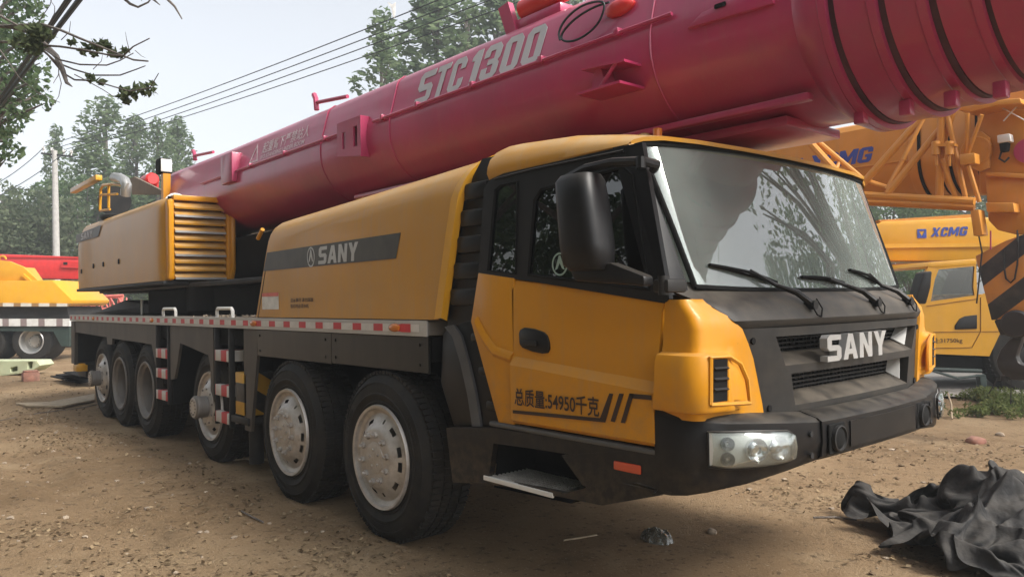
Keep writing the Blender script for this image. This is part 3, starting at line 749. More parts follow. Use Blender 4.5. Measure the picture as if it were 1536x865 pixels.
# cab body: lower yellow shell (rear corner, far side, back wall, floor)
b = MB()
rear = [side(*q) for q in ((717, 409), (771, 417), (771, 639), (748, 636), (706, 482))]
poly_side(b, rear, 0.0, .05, bev=.006)
b.box(.98, 1.02, .06, 2.44, 1.0, 2.40)                 # back wall
b.box(1.02, 2.3, .06, 2.44, .96, 1.0)                  # floor
far = [(.83, 1.5), (.95, 1.83), (1.03, 2.40), (2.03, 2.40), (2.24, 1.66), (2.24, .96), (1.05, .96)]
b.poly([(x, 2.45, z) for x, z in far], (0, .05, 0), holes=[[(1.12, 2.45, 1.8), (1.16, 2.45, 2.3), (2.0, 2.45, 2.3), (2.14, 2.45, 1.72)]])
cab = b.build('cab', m_yel, K)
# raised crease on the rear corner
crease = [side(*q) for q in ((717, 477), (728, 500), (744, 522), (771, 531))]
b = MB(); b.shell([[(x + .0, -.002, z + .012) for x, z in crease], [(x - .012, -.016, z - .010) for x, z in crease], [(x - .02, -.016, z - .03) for x, z in crease], [(x - .02, -.002, z - .05) for x, z in crease]], .01)
b.build('corner_crease', m_yel, K)
# door: panel with a swollen lower half below the crease
xs = [1.212 + (2.228 - 1.212) * i / 24 for i in range(25)]
def cz(x): return 1.33 + (x - 1.2) * (-.075)
rows = []
for f_ in ('bot', 'bot2', 'lo', 'up', 'sill', 'top'):
    row = []
    for x in xs:
        zs_ = 1.758 - (x - 1.25) * .122; zb = .955
        z, y = {'bot': (zb, .0), 'bot2': (zb + .02, -.022), 'lo': (cz(x) - .045, -.026), 'up': (cz(x) + .004, .0), 'sill': (zs_ - .05, .0), 'top': (zs_, .012)}[f_]
        xx = x
        if z > 1.4: xx = x + (z - 1.4) * .22 * (x - 1.212) / 1.016
        row.append((xx, y, z))
    rows.append(row)
b = MB(); b.shell(rows, .03); door = b.build('door', m_yel, K, 25)
hx = [side(*q) for q in ((780, 500), (782, 494), (788, 491), (803, 493), (817, 498), (822, 503), (825, 513), (826, 523), (823, 529), (815, 530), (800, 527), (785, 521), (781, 515))]
b = MB(); poly_side(b, hx, -.012, .02, bev=.006); hd = b.build('handle', m_blk, door)
b = MB(); b.box(1.30, 1.43, -.028, -.012, 1.395, 1.425, .007); b.build('handle_bar', m_dark, door)
# writing and stripe on the door
b = MB()
p = Vector((1.255, -.031, 1.055)); q = Vector((1.865, -.031, 1.075))
b.mesh(font_text('总质量:54950千克', (1.252, -.0290, 1.062), XV, ZV, .098, .64, .001, .016))
b.build('writing', m_brownletter, door, 0)
b = MB(); yy = -.0292
def bar(pts): b.poly([(x, yy, z) for x, z in pts], (0, .0015, 0))
bar([(1.235, 1.015), (1.235, 1.033), (1.90, 1.058), (1.93, 1.04)]); bar([(1.895, 1.056), (1.93, 1.04), (1.985, 1.185), (1.96, 1.185)])
bar([(1.965, 1.05), (1.992, 1.048), (2.052, 1.19), (2.025, 1.19)]); bar([(2.03, 1.05), (2.057, 1.05), (2.115, 1.195), (2.088, 1.195)]); bar([(2.09, 1.195), (2.22, 1.197), (2.22, 1.175), (2.106, 1.173)])
b.build('stripe', m_brownletter, door, 0)
# black window surround
outer = [side(*q) for q in ((717, 409), (725, 283), (733, 270), (755, 260), (962, 213), (1003, 448), (997, 455), (771, 418))]
qw = [side(*q) for q in ((742, 285), (750, 278), (776, 272), (773, 411), (731, 406))]
dw = [side(*q) for q in ((801, 300), (812, 283), (935, 250), (947, 262), (974, 434), (792, 412))]
b = MB(); b.poly([(x, .004, z) for x, z in outer], (0, .03, 0), holes=[[(x, .004, z) for x, z in qw], [(x, .004, z) for x, z in dw]])
ws = b.build('window_surround', m_blk, K, 20)
def tube_loop(b, pts2, y, r): 
    P = [Vector((x, y, z)) for x, z in pts2]; b.tube(P + [P[0]], r, 6)
b = MB(); tube_loop(b, dw, .004, .010); tube_loop(b, qw, .004, .008); b.build('window_seal', m_void, ws)
b = MB(); poly_side(b, dw, .014, .005); b.build('window', m_sglass, door, 0)
b = MB(); poly_side(b, qw, .014, .005); b.build('quarter_window', m_sglass, K, 0)
b = MB(); ex, ez = side(837, 396); b.mesh(emblem((ex, .0125, ez), XV, ZV, .062, .0006, .95)); b.build('window_emblem', mat('pale_green_decal', (.3, .42, .38), .5), door, 0)
# drip rail above the door
b = MB(); b.tube([Vector((x, -.004, z)) for x, z in [side(*q) for q in ((742, 269), (800, 254), (936, 226))]], .006, 6); b.build('drip_rail', m_blk, K)
# roof
rows = []
for i in range(19):
    t_ = i / 18; x0 = 1.0 + 1.12 * t_
    zs_ = 2.388; h = interp([(0, .175), (.1, .20), (.5, .165), (.8, .105), (1, .052)], t_)
    half = [(.022, -.2), (.0035, .02), (.01, .25), (.03, .5), (.08, .78), (.18, .92), (.4, 1.0), (.8, 1.03), (1.25, 1.05)]
    row = []
    for y, k in half:
        xx = x0 if i < 14 else None
        u = abs(y - HW); xe = 2.20 + interp(U_TAB, u) * .85 + .035
        xx = 1.0 + (xe - 1.0) * t_ 
        row.append((xx, y, zs_ + h * k))
    row += [(p[0], 2.5 - p[1], p[2]) for p in row[-2::-1]]
    rows.append(row)
b = MB(); b.shell(rows, .02); b.build('roof', m_yeld, K, 40)
rl = [(r[0] + .006, r[1], r[2] - .008) for r in rows[-1]]
# windscreen
YW = [.085, .095, .105, .12, .135, .15, .17, .2, .26, .35, .55, .8, 1.05, 1.25]; YW = YW + [2.5 - y for y in YW[-2::-1]]
rows = []
for i in range(11):
    k = i / 10; row = []
    for y in YW:
        u = abs(y - HW) / HW; zb = 1.672 + .028 * u ** 3; ztop = 2.425 - .03 * u ** 2
        yy_ = HW + (y - HW) * (1 - .0 * k) * (0.945 + .055 * k); z = zb + (ztop - zb) * k
        row.append(front(yy_, z))
    rows.append(row)
b = MB(); b.shell(rows, .006); wsn = b.build('windscreen', m_glass, K, 60)
GLASS = rows
fr = [Vector(p) for p in rows[0]] + [Vector(r[-1]) for r in rows[1:]] + [Vector(p) for p in rows[-1][-2::-1]] + [Vector(r[0]) for r in rows[-2:0:-1]]
b = MB(); b.tube([p + Vector((.002, 0, 0)) for p in fr] + [fr[0]], .014, 6); b.build('windscreen_seal', m_void, K)
# pillars beside the glass
for s in (0, 1):
    rows = []
    for i in range(11):
        k = i / 10; z = 1.66 + (2.388 - 1.66) * k; row = []
        for y in (.003, .006, .018, .04, .07, .09 + .03 * (1 - k)):
            pnt = front(y, max(z, 1.681)); pnt.z = z; row.append(pnt)
        back = Vector((row[0].x - .07, .003, z)); row.insert(0, back)
        if s: row = [Vector((p.x, 2.5 - p.y, p.z)) for p in row]
        rows.append(row)
    b = MB(); b.shell(rows, .02, flip=bool(s)); b.build('pillar', m_blk, K, 40)
# cowl under the glass, its edge following the yellow corner panel
def y_edge(z): return interp([(1.09, .385), (1.30, .345), (1.49, .265), (1.56, .19), (1.64, .10), (1.66, .06), (1.72, .05)], z)
rows = []
for z, off in ((1.715, -.02), (1.68, -.004), (1.64, .003), (1.60, .002), (1.57, .003), (1.535, .005), (1.522, 0), (1.50, -.012)):
    y0 = y_edge(z) - .006; row = [front(y0 + (1.25 - y0) * k, z, off - (.006 if k == 0 else 0)) for k in (0, .02, .06, .12, .2, .3, .42, .56, .7, .85, 1)]
    row += [Vector((p.x, 2.5 - p.y, p.z)) for p in row[-2::-1]]
    rows.append(row)
b = MB(); b.shell(rows, .02); b.build('cowl', m_cowl, K, 30)
# yellow corner panels
def corner(s):
    def contour(z, y1, n=16):
        """points from the door seam round the corner to y1"""
        P = [Vector((2.236 + (z - 1.0) * .08, .0, z))]
        xs0 = front(0, min(z, 1.62)).x
        P.append(Vector((max(xs0 - .03, P[0].x + .01), 0, z)))
        tab = [0.0, .004, .012, .03, .05, .08, .11, .16, .21, .27, .33, .384]
        for y in tab:
            if y <= y1 + 1e-6: P.append(front(y, min(z, 1.62)) if z <= 1.62 else front(y, 1.62) + Vector((0, 0, z - 1.62)))
        e = front(y1, min(z, 1.62)); e.z = z
        # resample to equal count
        L = [0]
        for a_, c_ in zip(P, P[1:]): L.append(L[-1] + (c_ - a_).length)
        P.append(e); L.append(L[-1] + (e - P[-2]).length)
        out = []
        for i in range(n + 1):
            d = L[-1] * i / n
            for j in range(len(L) - 1):
                if d <= L[j + 1] + 1e-9:
                    tt = (d - L[j]) / max(1e-9, L[j + 1] - L[j]); out.append(P[j].lerp(P[j + 1], tt)); break
        return out
    def y1(z): return interp([(1.09, .385), (1.30, .345), (1.49, .265), (1.56, .19), (1.64, .10)], z)
    zs_ = [(1.095, .0), (1.128, .004), (1.136, .046), (1.15, .055), (1.36, .055), (1.388, .044), (1.40, .008), (1.43, 0), (1.5, 0), (1.56, 0), (1.62, 0), (1.638, -.01)]
    rows = []
    for z, off in zs_:
        c = contour(z, y1(z)); row = []
        for i, p in enumerate(c):
            a_ = c[max(i - 1, 0)]; d_ = c[min(i + 1, len(c) - 1)]; tg = (d_ - a_).normalized(); nn = Vector((tg.y, -tg.x, 0))
            fade = 1 if i < 11 else max(0, 1 - (i - 10) / 2.2)
            row.append(p + nn * off * fade)
        if s: row = [Vector((p.x, 2.5 - p.y, p.z)) for p in row]
        rows.append(row)
    b = MB(); b.shell(rows, .015, flip=bool(s)); o = b.build('corner_panel', m_yel, K, 40)
    # vent: dark louvre and yellow blank beside it
    def fp(y, z, off): 
        v = front(y, z, off); return Vector((v.x, 2.5 - y if s else y, z))
    b = MB(); b.shell([[fp(y, z, .0595) for y in (.032, .055, .085, .11)] for z in (1.185, 1.25, 1.32, 1.372)], .004); v = b.build('vent', m_void, o)
    for z in (1.232, 1.278, 1.325):
        b = MB(); b.shell([[fp(y, z + dz, of) for y in (.032, .055, .085, .11)] for dz, of in ((0, .06), (.006, .072), (.014, .06))], .003); b.build('louvre', m_dark, v)
    b = MB()
    lp = [(.02, 1.175), (.25, 1.165), (.235, 1.27), (.195, 1.345), (.12, 1.382), (.02, 1.382)]
    pts_ = [fp(y, z, .057 if y < .19 else .045) for y, z in lp]; b.tube(pts_ + [pts_[0]], .011, 6); b.build('vent_frame', m_yel, o)
    b = MB(); b.shell([[fp(.115 + (e - .115) * k, z, .0595 - .016 * k) for k in (0, .33, .66, 1)] for z, e in ((1.185, .225), (1.25, .22), (1.31, .19), (1.35, .15), (1.365, .128))], .012); b.build('vent_blank', m_yel, o, 40)
corner(0); corner(1)
# grille panel with two openings
def ptd_panel():
    zs_ = [1.075, 1.12, 1.275, 1.315, 1.455, 1.498]
    L_out = lambda z: interp([(1.075, .392), (1.3, .35), (1.498, .265)], z)
    L_in = lambda z: interp([(1.12, .61), (1.275, .575), (1.315, .53), (1.455, .455)], z)
    mid = 9
    def ycols(z):
        lo, li = L_out(z), L_in(z); half = [lo, lo + .03, (lo + li) / 2, li - .012, li] + [li + (1.25 - li) * i / mid for i in range(1, mid + 1)]
        return half + [2.5 - y for y in half[-2::-1]]
    C = [ycols(z) for z in zs_]; n = len(C[0]); t = bmesh.new()
    def off(j): return 0 if 3 <= j <= n - 4 else -.012 if 1 <= j <= n - 2 else -.02
    V = [[t.verts.new(front(y, z, off(j))) for j, y in enumerate(row)] for z, row in zip(zs_, C)]
    Bk = {}
    holes = []
    for i in range(len(zs_) - 1):
        for j in range(n - 1):
            if i in (1, 3) and 4 <= j <= n - 6: holes.append((i, j)); continue
            t.faces.new((V[i][j], V[i][j + 1], V[i + 1][j + 1], V[i + 1][j]))
    # opening walls going back, the lower one a sloping shelf
    for i in (1, 3):
        ring = [V[i][j] for j in range(4, n - 4)] + [V[i + 1][j] for j in range(n - 5, 3, -1)]
        back = []
        nb = n - 8
        for q, v in enumerate(ring):
            dz = .055 if q < nb else -.008
            back.append(t.verts.new(v.co + Vector((-.11, 0, dz))))
        for q in range(len(ring)):
            r2 = (q + 1) % len(ring); t.faces.new((ring[q], ring[r2], back[r2], back[q]))
    for v in t.verts: pass
    bmesh.ops.recalc_face_normals(t, faces=t.faces[:])
    b = MB(); b._merge(t); return b
gp = ptd_panel().build('grille_panel', m_cowl, K, 30)
b = MB(); b.box(2.40, 2.44, .35, 2.15, 1.1, 1.49); b.build('grille_backing', m_void, gp)
b = MB()
for z0, z1 in ((1.16, 1.27), (1.34, 1.45)):
    z = z0
    while z < z1:
        b.box(2.452, 2.475, .5, 2.0, z, z + .009); z += .022
    for y in np.arange(.52, 2.0, .04): b.box(2.446, 2.456, y, y + .006, z0, z1)
b.build('grille_mesh', m_dark, gp)
for y, z in ((.33, 1.44), (.43, 1.12), (2.17, 1.44), (2.07, 1.12)):
    b = MB(); p = front(y, z, -.018); b.cyl(p, p + Vector((.012, 0, 0)), .016, 10); b.build('panel_bolt', m_void, gp)
b = MB(); b.mesh(letters('SANY', (2.632, .80, 1.318), YV, ZV, .13, .66, .02)); b.build('badge', m_silverletter, K, 20)
for za, ya, zb_, yb_ in ((1.135, 1.882, 1.268, 1.912), (1.33, 1.962, 1.45, 2.03)):      # bright ends inside the openings
    b = MB(); b.poly([(2.475, ya - .03, za + .05), (2.55, ya - .02, za + .012), (2.54, yb_ - .02, zb_ - .006), (2.475, yb_ - .03, zb_ - .012)], (0, .003, 0)); b.build('grille_end', m_white, gp)

# bumper
B_TAB = [(0, 0), (.53, -.02), (.82, -.055), (1.0, -.10), (1.1, -.15), (1.18, -.22), (1.24, -.31), (1.262, -.38), (1.268, -.47)]
def bmp(y, z, off=0.0): return Vector((2.72 + interp(B_TAB, min(1.268, abs(y - HW))) + off, y, z))
BY = [-.018, -.012, .01, .06, .12, .2, .3, .43, .55, .634, .75, .95, 1.25]; BY = BY + [2.5 - y for y in BY[-2::-1]]
def bz(y, top=False):
    u = abs(y - HW)
    if top: return interp([(0, 1.05), (.6, 1.056), (1.0, 1.088), (1.27, 1.098)], u)
    return interp([(0, .868), (.62, .862), (.9, .835), (1.15, .79), (1.27, .745)], u)
rows = []
for f_ in range(7):
    row = []
    for y in BY:
        zt_, zb_ = bz(y, True), bz(y)
        u = abs(y - HW)
        inx = interp([(0, -.13), (.62, -.10), (1.0, -.12), (1.268, -.1)], u)
        if f_ == 0: p = bmp(y, zt_ + .03, inx)
        elif f_ == 1: p = bmp(y, zt_ + .008, -.02)
        elif f_ == 2: p = bmp(y, zt_ - .01, 0)
        elif f_ == 3: p = bmp(y, (zt_ + zb_) / 2, .004)
        elif f_ == 4: p = bmp(y, zb_ + .02, -.012)
        elif f_ == 5: p = bmp(y, zb_, -.03)
        else: p = bmp(y, zb_ + .01, -.25)
        row.append(p)
    # carry the ends back along the cab side
    a_ = row[0].copy(); a_.x = 2.225; c_ = row[-1].copy(); c_.x = 2.225
    if f_ in (0,): a_.y = .02; c_.y = 2.48
    rows.append([a_] + row + [c_])
b = MB(); b.shell(rows, .015); bump = b.build('bumper', m_blk, K, 35)
# centre section standing a little proud with fog lamp pockets
rows = []
CY_ = [.634, .66, .75, .85, 1.0, 1.25]; CY_ = CY_ + [2.5 - y for y in CY_[-2::-1]]
for z, o in ((1.092, -.10), (1.064, -.008), (1.05, .012), (.96, .014), (.885, .006), (.872, -.02)):
    rows.append([bmp(y, z, o) for y in CY_])
for y in (.58,): pass
b = MB(); b.shell(rows, .012); b.build('bumper_centre', m_blk, bump, 30)
def lamp_round(y, z, r, parent):
    c = bmp(y, z, .016)
    b = MB(); b.box(c.x - .006, c.x + .003, y - r * 1.25, y + r * 1.25, z - r * 1.15, z + r * 1.15, .004, 1); o = b.build('fog_lamp_pocket', m_void, parent)
    t = MB(); t.lathe([(0, .02), (r * .5, .012), (r * .82, -.004), (r * .9, -.02), (r, -.018), (r, .0)], 32)
    q = t.build('fog_lamp', m_dark, None, 40); q.parent = o; q.matrix_parent_inverse = world_of(o).inverted(); q.location = (c.x + .004, y, z); q.rotation_euler = (0, 0, math.pi / 2)
    t = MB(); t.ico((c.x + .012, y, z), r * .86, 2, (.2, 1, 1)); t.build('fog_lamp_glass', m_void, o)
for y in (.745, 1.755): lamp_round(y, .962, .062, bump)
b = MB(); b.shell([[bmp(y, z, o) for y in (.87, 1.0, 1.25, 1.5, 1.63)] for z, o in ((1.03, .02), (.905, .02))], .006); b.build('plate_recess', m_blk, bump)
for y in (.555, 1.945):
    for z in (1.0, .9): 
        b = MB(); p = bmp(y, z, .002); b.cyl(p, p + Vector((.01, 0, 0)), .014, 10); b.build('bumper_bolt', m_dark, bump)
# headlights: housing, lens, reflectors
def headlight(s):
    Y = [.045, .06, .08, .12, .2, .3, .38, .41]
    def q(y, z, o): 
        v = bmp(y, z, o); return Vector((v.x, 2.5 - y if s else y, z))
    tz = lambda y: interp([(0, 1.05), (.2, 1.048), (.38, 1.035), (.41, 1.02)], y)
    lz = lambda y: interp([(0, .905), (.1, .885), (.3, .888), (.39, .893), (.41, .905)], y)
    b = MB(); b.shell([[q(y, lz(y) + (tz(y) - lz(y)) * k, .006) for y in Y] for k in (0, .33, .66, 1)], .004, flip=bool(s))
    o = b.build('headlight', mat('headlight_silver', (.78, .78, .75), .4, metal=.1, var=.06), K, 40)
    b = MB(); b.shell([[q(y, lz(y) + (tz(y) - lz(y)) * k, of) for y in Y] for k, of in ((-.02, .008), (.06, .032), (.5, .04), (.94, .032), (1.02, .008))], .003, flip=bool(s)); b.build('lens', m_lens, o, 60)
    edge = [q(y, lz(y), .012) for y in Y] + [q(y, tz(y), .012) for y in reversed(Y)]
    b = MB(); b.tube(edge + [edge[0]], .006, 6); b.build('headlight_bezel', m_blk, o)
    for y, z, r in ((.10, .997, .03), (.10, .928, .03), (.21, .965, .052), (.325, .965, .055)):
        c = q(y, z, .010); nx_ = (q(y + .02, z, 0) - q(y - .02, z, 0)).normalized(); nn = nx_.cross(ZV) if not s else -nx_.cross(ZV)
        if nn.x < 0: nn = -nn
        t = MB(); t.lathe([(0, .004), (r * .35, .002), (r * .4, -.012), (r * .45, .002), (r * .8, -.006), (r, -.014), (r * 1.04, -.008), (r * 1.04, .006)], 28)
        l_ = t.build('reflector', m_chrome if r > .04 else m_alu, None, 40); l_.parent = o; l_.matrix_parent_inverse = world_of(o).inverted(); l_.location = c; l_.rotation_euler = (0, 0, math.atan2(nn.y, nn.x) + math.pi / 2)
headlight(0); headlight(1)

# step housing under the door
hs_ = [side(*q) for q in ((671, 641), (745, 641), (800, 650), (986, 673), (992, 742), (905, 757), (846, 745), (730, 724), (681, 723))]
hole = [side(*q) for q in ((742, 664), (800, 672), (940, 694), (905, 702), (893, 727), (850, 739), (735, 716))]
b = MB(); b.poly([(x, -.01, z) for x, z in hs_], (0, .04, 0), holes=[[(x, -.01, z) for x, z in hole]])
sh = b.build('step_housing', m_blk, K, 25)
b = MB(); hole2 = [(x, z if i not in (5, 6) else z - .06) for i, (x, z) in enumerate(hole)]; rows = [[(x, y, z) for x, z in hole2 + [hole2[0]]] for y in (.03, .34)]; b.loft(rows); b.poly([(x, .34, z) for x, z in hole2], (0, .01, 0)); b.build('step_recess', m_void, sh, 25)
b = MB(); b.box(1.0, 2.23, -.016, .03, .915, .945, .012); b.build('sill_trim', mat('grey_sill', (.07, .07, .07), .5), sh)
stx = [pt(730, 715, 'z', .60), pt(848, 740, 'z', .60), pt(892, 727, 'z', .60), pt(780, 701, 'z', .60)]
b = MB(); b.box(.935, 1.53, .0, .30, .60, .618, .003, 1)
for i in range(30):
    for j in range(9):
        x, y = .95 + i * .0195, .025 + j * .031; b.cyl((x, y, .618), (x, y, .625), .0075, 6)
b.build('step', m_rim, sh, 30)
b = MB(); b.box(.94, 1.53, -.014, .001, .592, .62, .003, 1); b.build('step_edge', m_white, sh)
rx, rz = side(944, 700); b = MB(); b.box(rx - .085, rx + .085, -.022, -.008, rz - .022, rz + .022, .008); b.build('side_reflector', m_orangelens, sh)
b = MB(); b.poly([(1.9, -.012, .66), (2.26, -.012, .745), (2.28, -.012, .94), (2.2, -.012, .945), (1.6, -.012, .83), (1.75, -.012, .70)], (0, .3, 0)); b.build('bumper_side', m_blk, K)

# door mirror on its arms
def at_m(px, py, y=-.22): return pt(px, py, 'y', y)
rows = []
for z, w0, w1, d in ((1.78, 1.93, 2.12, .06), (1.81, 1.895, 2.14, .085), (1.9, 1.885, 2.135, .1), (2.1, 1.87, 2.105, .1), (2.2, 1.862, 2.085, .095), (2.232, 1.88, 2.07, .07)):
    row = []
    for k in range(20):
        a_ = 2 * math.pi * k / 20; c_, s_ = math.cos(a_), math.sin(a_)
        xx = (w0 + w1) / 2 + (w1 - w0) / 2 * math.copysign(abs(c_) ** .5, c_); yy2 = -.22 + d * math.copysign(abs(s_) ** .7, s_)
        row.append((xx, yy2, z))
    rows.append(row)
b = MB(); b.loft(rows, close_u=True, cap=True); mir = b.build('mirror', m_blk, K, 50)
lo_ = [(1.89, -.23, 1.80), (2.16, -.23, 1.81), (2.33, -.2, 1.745), (2.33, -.2, 1.70), (1.93, -.23, 1.735)]
b = MB(); b.poly(lo_, (0, .07, 0), bev=.012); b.build('mirror_foot', m_blk, mir)
b = MB(); b.tube([(1.87, -.2, 2.235), (2.0, -.21, 2.262), (2.16, -.2, 2.268), (2.3, -.16, 2.258), (2.3, -.06, 2.255), (2.22, .02, 2.25)], .022, 8); b.tube([(2.3, -.17, 2.275), (2.3, -.17, 2.225)], .022, 8)
b.build('mirror_arm', m_blk, mir)
b = MB(); b.cyl((2.36, -.1, 1.66), (2.36, -.1, 1.745), .026, 14); b.box(2.31, 2.4, -.12, .02, 1.67, 1.73, .012); b.build('mirror_bracket', m_dark, mir)
b = MB(); b.shell([[(x, -.318 + .0 * x, z) for x in (1.92, 2.1)] for z in (1.88, 2.18)], .002); b.build('mirror_back_rib', m_blk, mir) if False else b.bm.free()

# wipers
def wiper(pivot_y, tipdy, tz):
    def g(y, z, o=.03): 
        v = front(y, max(z, 1.685)); return Vector((v.x + o, y, z))
    p0 = front(pivot_y, 1.60, .03); p1 = g(pivot_y - .10, 1.70, .035); p2 = g(pivot_y + tipdy * .5, 1.70 + (tz - 1.70) * .75, .03)
    b = MB(); b.tube([p0, p0.lerp(p1, .5) + Vector((.012, 0, .012)), p1, p2], [.018, .016, .011, .007], 8); b.cyl(p0 - Vector((.04, 0, 0)), p0 + Vector((.015, 0, 0)), .024, 14)
    w = b.build('wiper', m_blk, K)
    e0 = g(pivot_y + .12 * abs(tipdy) - .12, 1.715, .012); e1 = g(pivot_y + tipdy, tz, .012)
    b = MB(); b.tube([e0, e0.lerp(e1, .25) + Vector((.012, 0, .006)), e0.lerp(e1, .5) + Vector((.018, 0, .01)), e0.lerp(e1, .75) + Vector((.012, 0, .006)), e1], .009, 6)
    b.tube([e0 - Vector((.008, 0, 0)), e0.lerp(e1, .5), e1 - Vector((.008, 0, 0))], .006, 6); b.build('wiper_blade', m_void, w)
    h0 = p0 + Vector((.0, .0, -.01)); b = MB(); b.tube([p0 + Vector((.01, -.03, -.005)), p0 + Vector((.02, .0, -.05)), p0 + Vector((.015, .05, -.06)), p0 + Vector((.005, .08, -.02)), p0 + Vector((-.02, .07, .03))], .004, 6); b.build('washer_hose', m_void, w)
wiper(.78, -.52, 1.80); wiper(1.48, -.5, 1.745); wiper(1.98, -.42, 1.79)
# roof beacon and clearance lamps
b = MB(); b.cyl((1.775, .5, 2.49), (1.775, .5, 2.515), .06, 20); bc = b.build('beacon', m_dark, K)
b = MB(); b.ico((1.775, .5, 2.515), .055, 2, (1, 1, .9)); b.build('beacon_dome', mat('brown_dome', (.22, .13, .05), .25, coat=.5), bc)
b = MB(); b.cyl((1.87, .5, 2.49), (1.87, .5, 2.56), .025, 10); b.box(1.85, 1.89, .48, .52, 2.555, 2.57, .005); b.build('aerial_base', m_amber, K)
for y in (1.62, 2.05): b = MB(); b.box(2.06, 2.14, y - .05, y + .05, 2.405, 2.44, .012); b.build('clearance_lamp', m_dark, K)
# interior
b = MB(); b.poly([(2.02, .1, 1.2), (2.4, .1, 1.2), (2.38, .1, 1.64), (2.2, .1, 1.68), (2.0, .1, 1.6)], (0, 2.3, 0)); b.build('dashboard', m_int, K)
for y in (.55, 1.85):
    b = MB(); b.box(1.15, 1.7, y - .25, y + .25, 1.3, 1.45, .05); b.box(1.1, 1.27, y - .25, y + .25, 1.42, 2.05, .06); b.box(1.1, 1.22, y - .15, y + .15, 2.05, 2.25, .05); b.build('seat', m_seat, K)
b = MB(); b.lathe([(.2, 0), (.215, .012), (.2, .024), (.185, .012), (.2, 0)], 32); sw = b.build('steering_wheel', m_int, None); sw.parent = K; sw.matrix_parent_inverse = world_of(K).inverted(); sw.location = (1.93, 1.85, 1.66); sw.rotation_euler = (0, rad(60), rad(90))
rows = [[front(.10 + .05 * (1 - k) + d, 1.72 + .66 * k, -.04) for d in (-.03, .02, .09, .17 - .09 * k + .02 * math.sin(9 * k))] for k in [i / 12 for i in range(13)]]
b = MB(); b.shell(rows, .003); b.build('edge_reflection_strip', m_pale, K)  # pale strip behind the glass edge, standing in for a sky reflection

# ================================================================== SUPERSTRUCTURE AND BOOM
b = MB(); b.cyl((-5.1, 1.25, 1.56), (-5.1, 1.25, 1.9), .95, 40, .02); b.box(-7.3, -3.2, .42, 2.1, 1.53, 1.86, .03); b.build('turntable', m_void, K)
b = MB(); b.box(-9.6, -2.75, .3, 2.4, 1.865, 1.925, .015); b.box(-9.75, -5.15, -.002, .3, 1.90, 1.945, .01); b.build('slew_platform', m_dark, K)
# house with rounded top edge and corners
rows = []
def house_sec(x, s):          # s = inset of the section near the ends
    zt_ = 2.975
    return [(x, .0 + s, 1.95), (x, s - .004, 2.2), (x, s, 2.6), (x, .004 + s, 2.84), (x, .02 + s, 2.9), (x, .06 + s, 2.95), (x, .13 + s, zt_), (x, .4, zt_), (x, .82, zt_), (x, .82, 1.95)]
xsn = [(-9.76, .10), (-9.75, .05), (-9.70, .02), (-9.6, .003), (-9.3, 0), (-8, 0), (-7, 0), (-6, 0), (-5.6, 0), (-5.40, .006), (-5.30, .02), (-5.235, .045), (-5.215, .075)]
for x, s_ in xsn:
    r = house_sec(x, s_); k = max(0, (-9.4 - x)) * .5
    rows.append([(p[0], p[1], p[2] - (k if p[2] > 2.8 else 0)) for p in r])
b = MB(); b.loft(rows, close_u=True, cap=True); house = b.build('house', m_yeld, K, 40)
b = MB(); b.poly([(-9.72, -.008, 2.70), (-9.72, -.008, 2.83), (-8.05, -.008, 2.86), (-8.25, -.008, 2.70)], (0, .0015, 0)); b.build('house_band', m_band, house, 0)
b = MB(); b.mesh(letters('SANY', (-9.35, -.0105, 2.725), XV, ZV, .1, .75, .001, slant=.1)); b.build('house_lettering', m_greyletter, house, 0)
for x, z in ((-9.35, 2.22), (-8.55, 2.27), (-7.95, 2.27), (-7.1, 2.27)):
    b = MB(); b.box(x - .02, x + .02, -.02, .0, z - .035, z + .035, .008); b.build('latch', m_dark, house)
# front face of the house: louvre stack between rounded posts
b = MB(); b.box(-5.25, -5.2, .09, .80, 1.95, 2.97); b.build('louvre_back', m_void, house)
for y0, y1 in ((.055, .125), (.745, .83)):
    b = MB(); b.box(-5.26, -5.10, y0, y1, 1.95, 2.93, .03, 3); b.build('post', m_yel, house)
b = MB(); b.box(-5.26, -5.12, .12, .75, 2.92, 2.985, .01); b.build('louvre_top', m_yel, house)
zl = [1.965, 2.06, 2.155, 2.245, 2.34, 2.435, 2.53, 2.625, 2.72, 2.815]
for i, z in enumerate(zl):
    b = MB()
    bright = i in (0, 3, 6, 8)
    b.poly([(-5.19, .13, z + .062), (-5.11, .13, z), (-5.105, .13, z + .022), (-5.18, .13, z + .09)], (0, .61, 0))
    sl = b.build('slat', m_yeld, house)
    if bright: b = MB(); b.box(-5.104, -5.098, .13, .74, z - .004, z + .022); b.build('slat_trim', m_alu, house)
b = MB(); b.tube([(-5.12, .075, 1.98), (-5.09, .075, 2.1), (-5.09, .075, 2.8), (-5.13, .075, 2.9)], .035, 8); b.build('grab_post', m_yel, house); b = MB(); b.tube([(-5.12, .81, 1.98), (-5.07, .81, 2.1), (-5.07, .81, 2.75), (-5.13, .81, 2.88)], .035, 8); b.build('grab_post', m_yel, house)
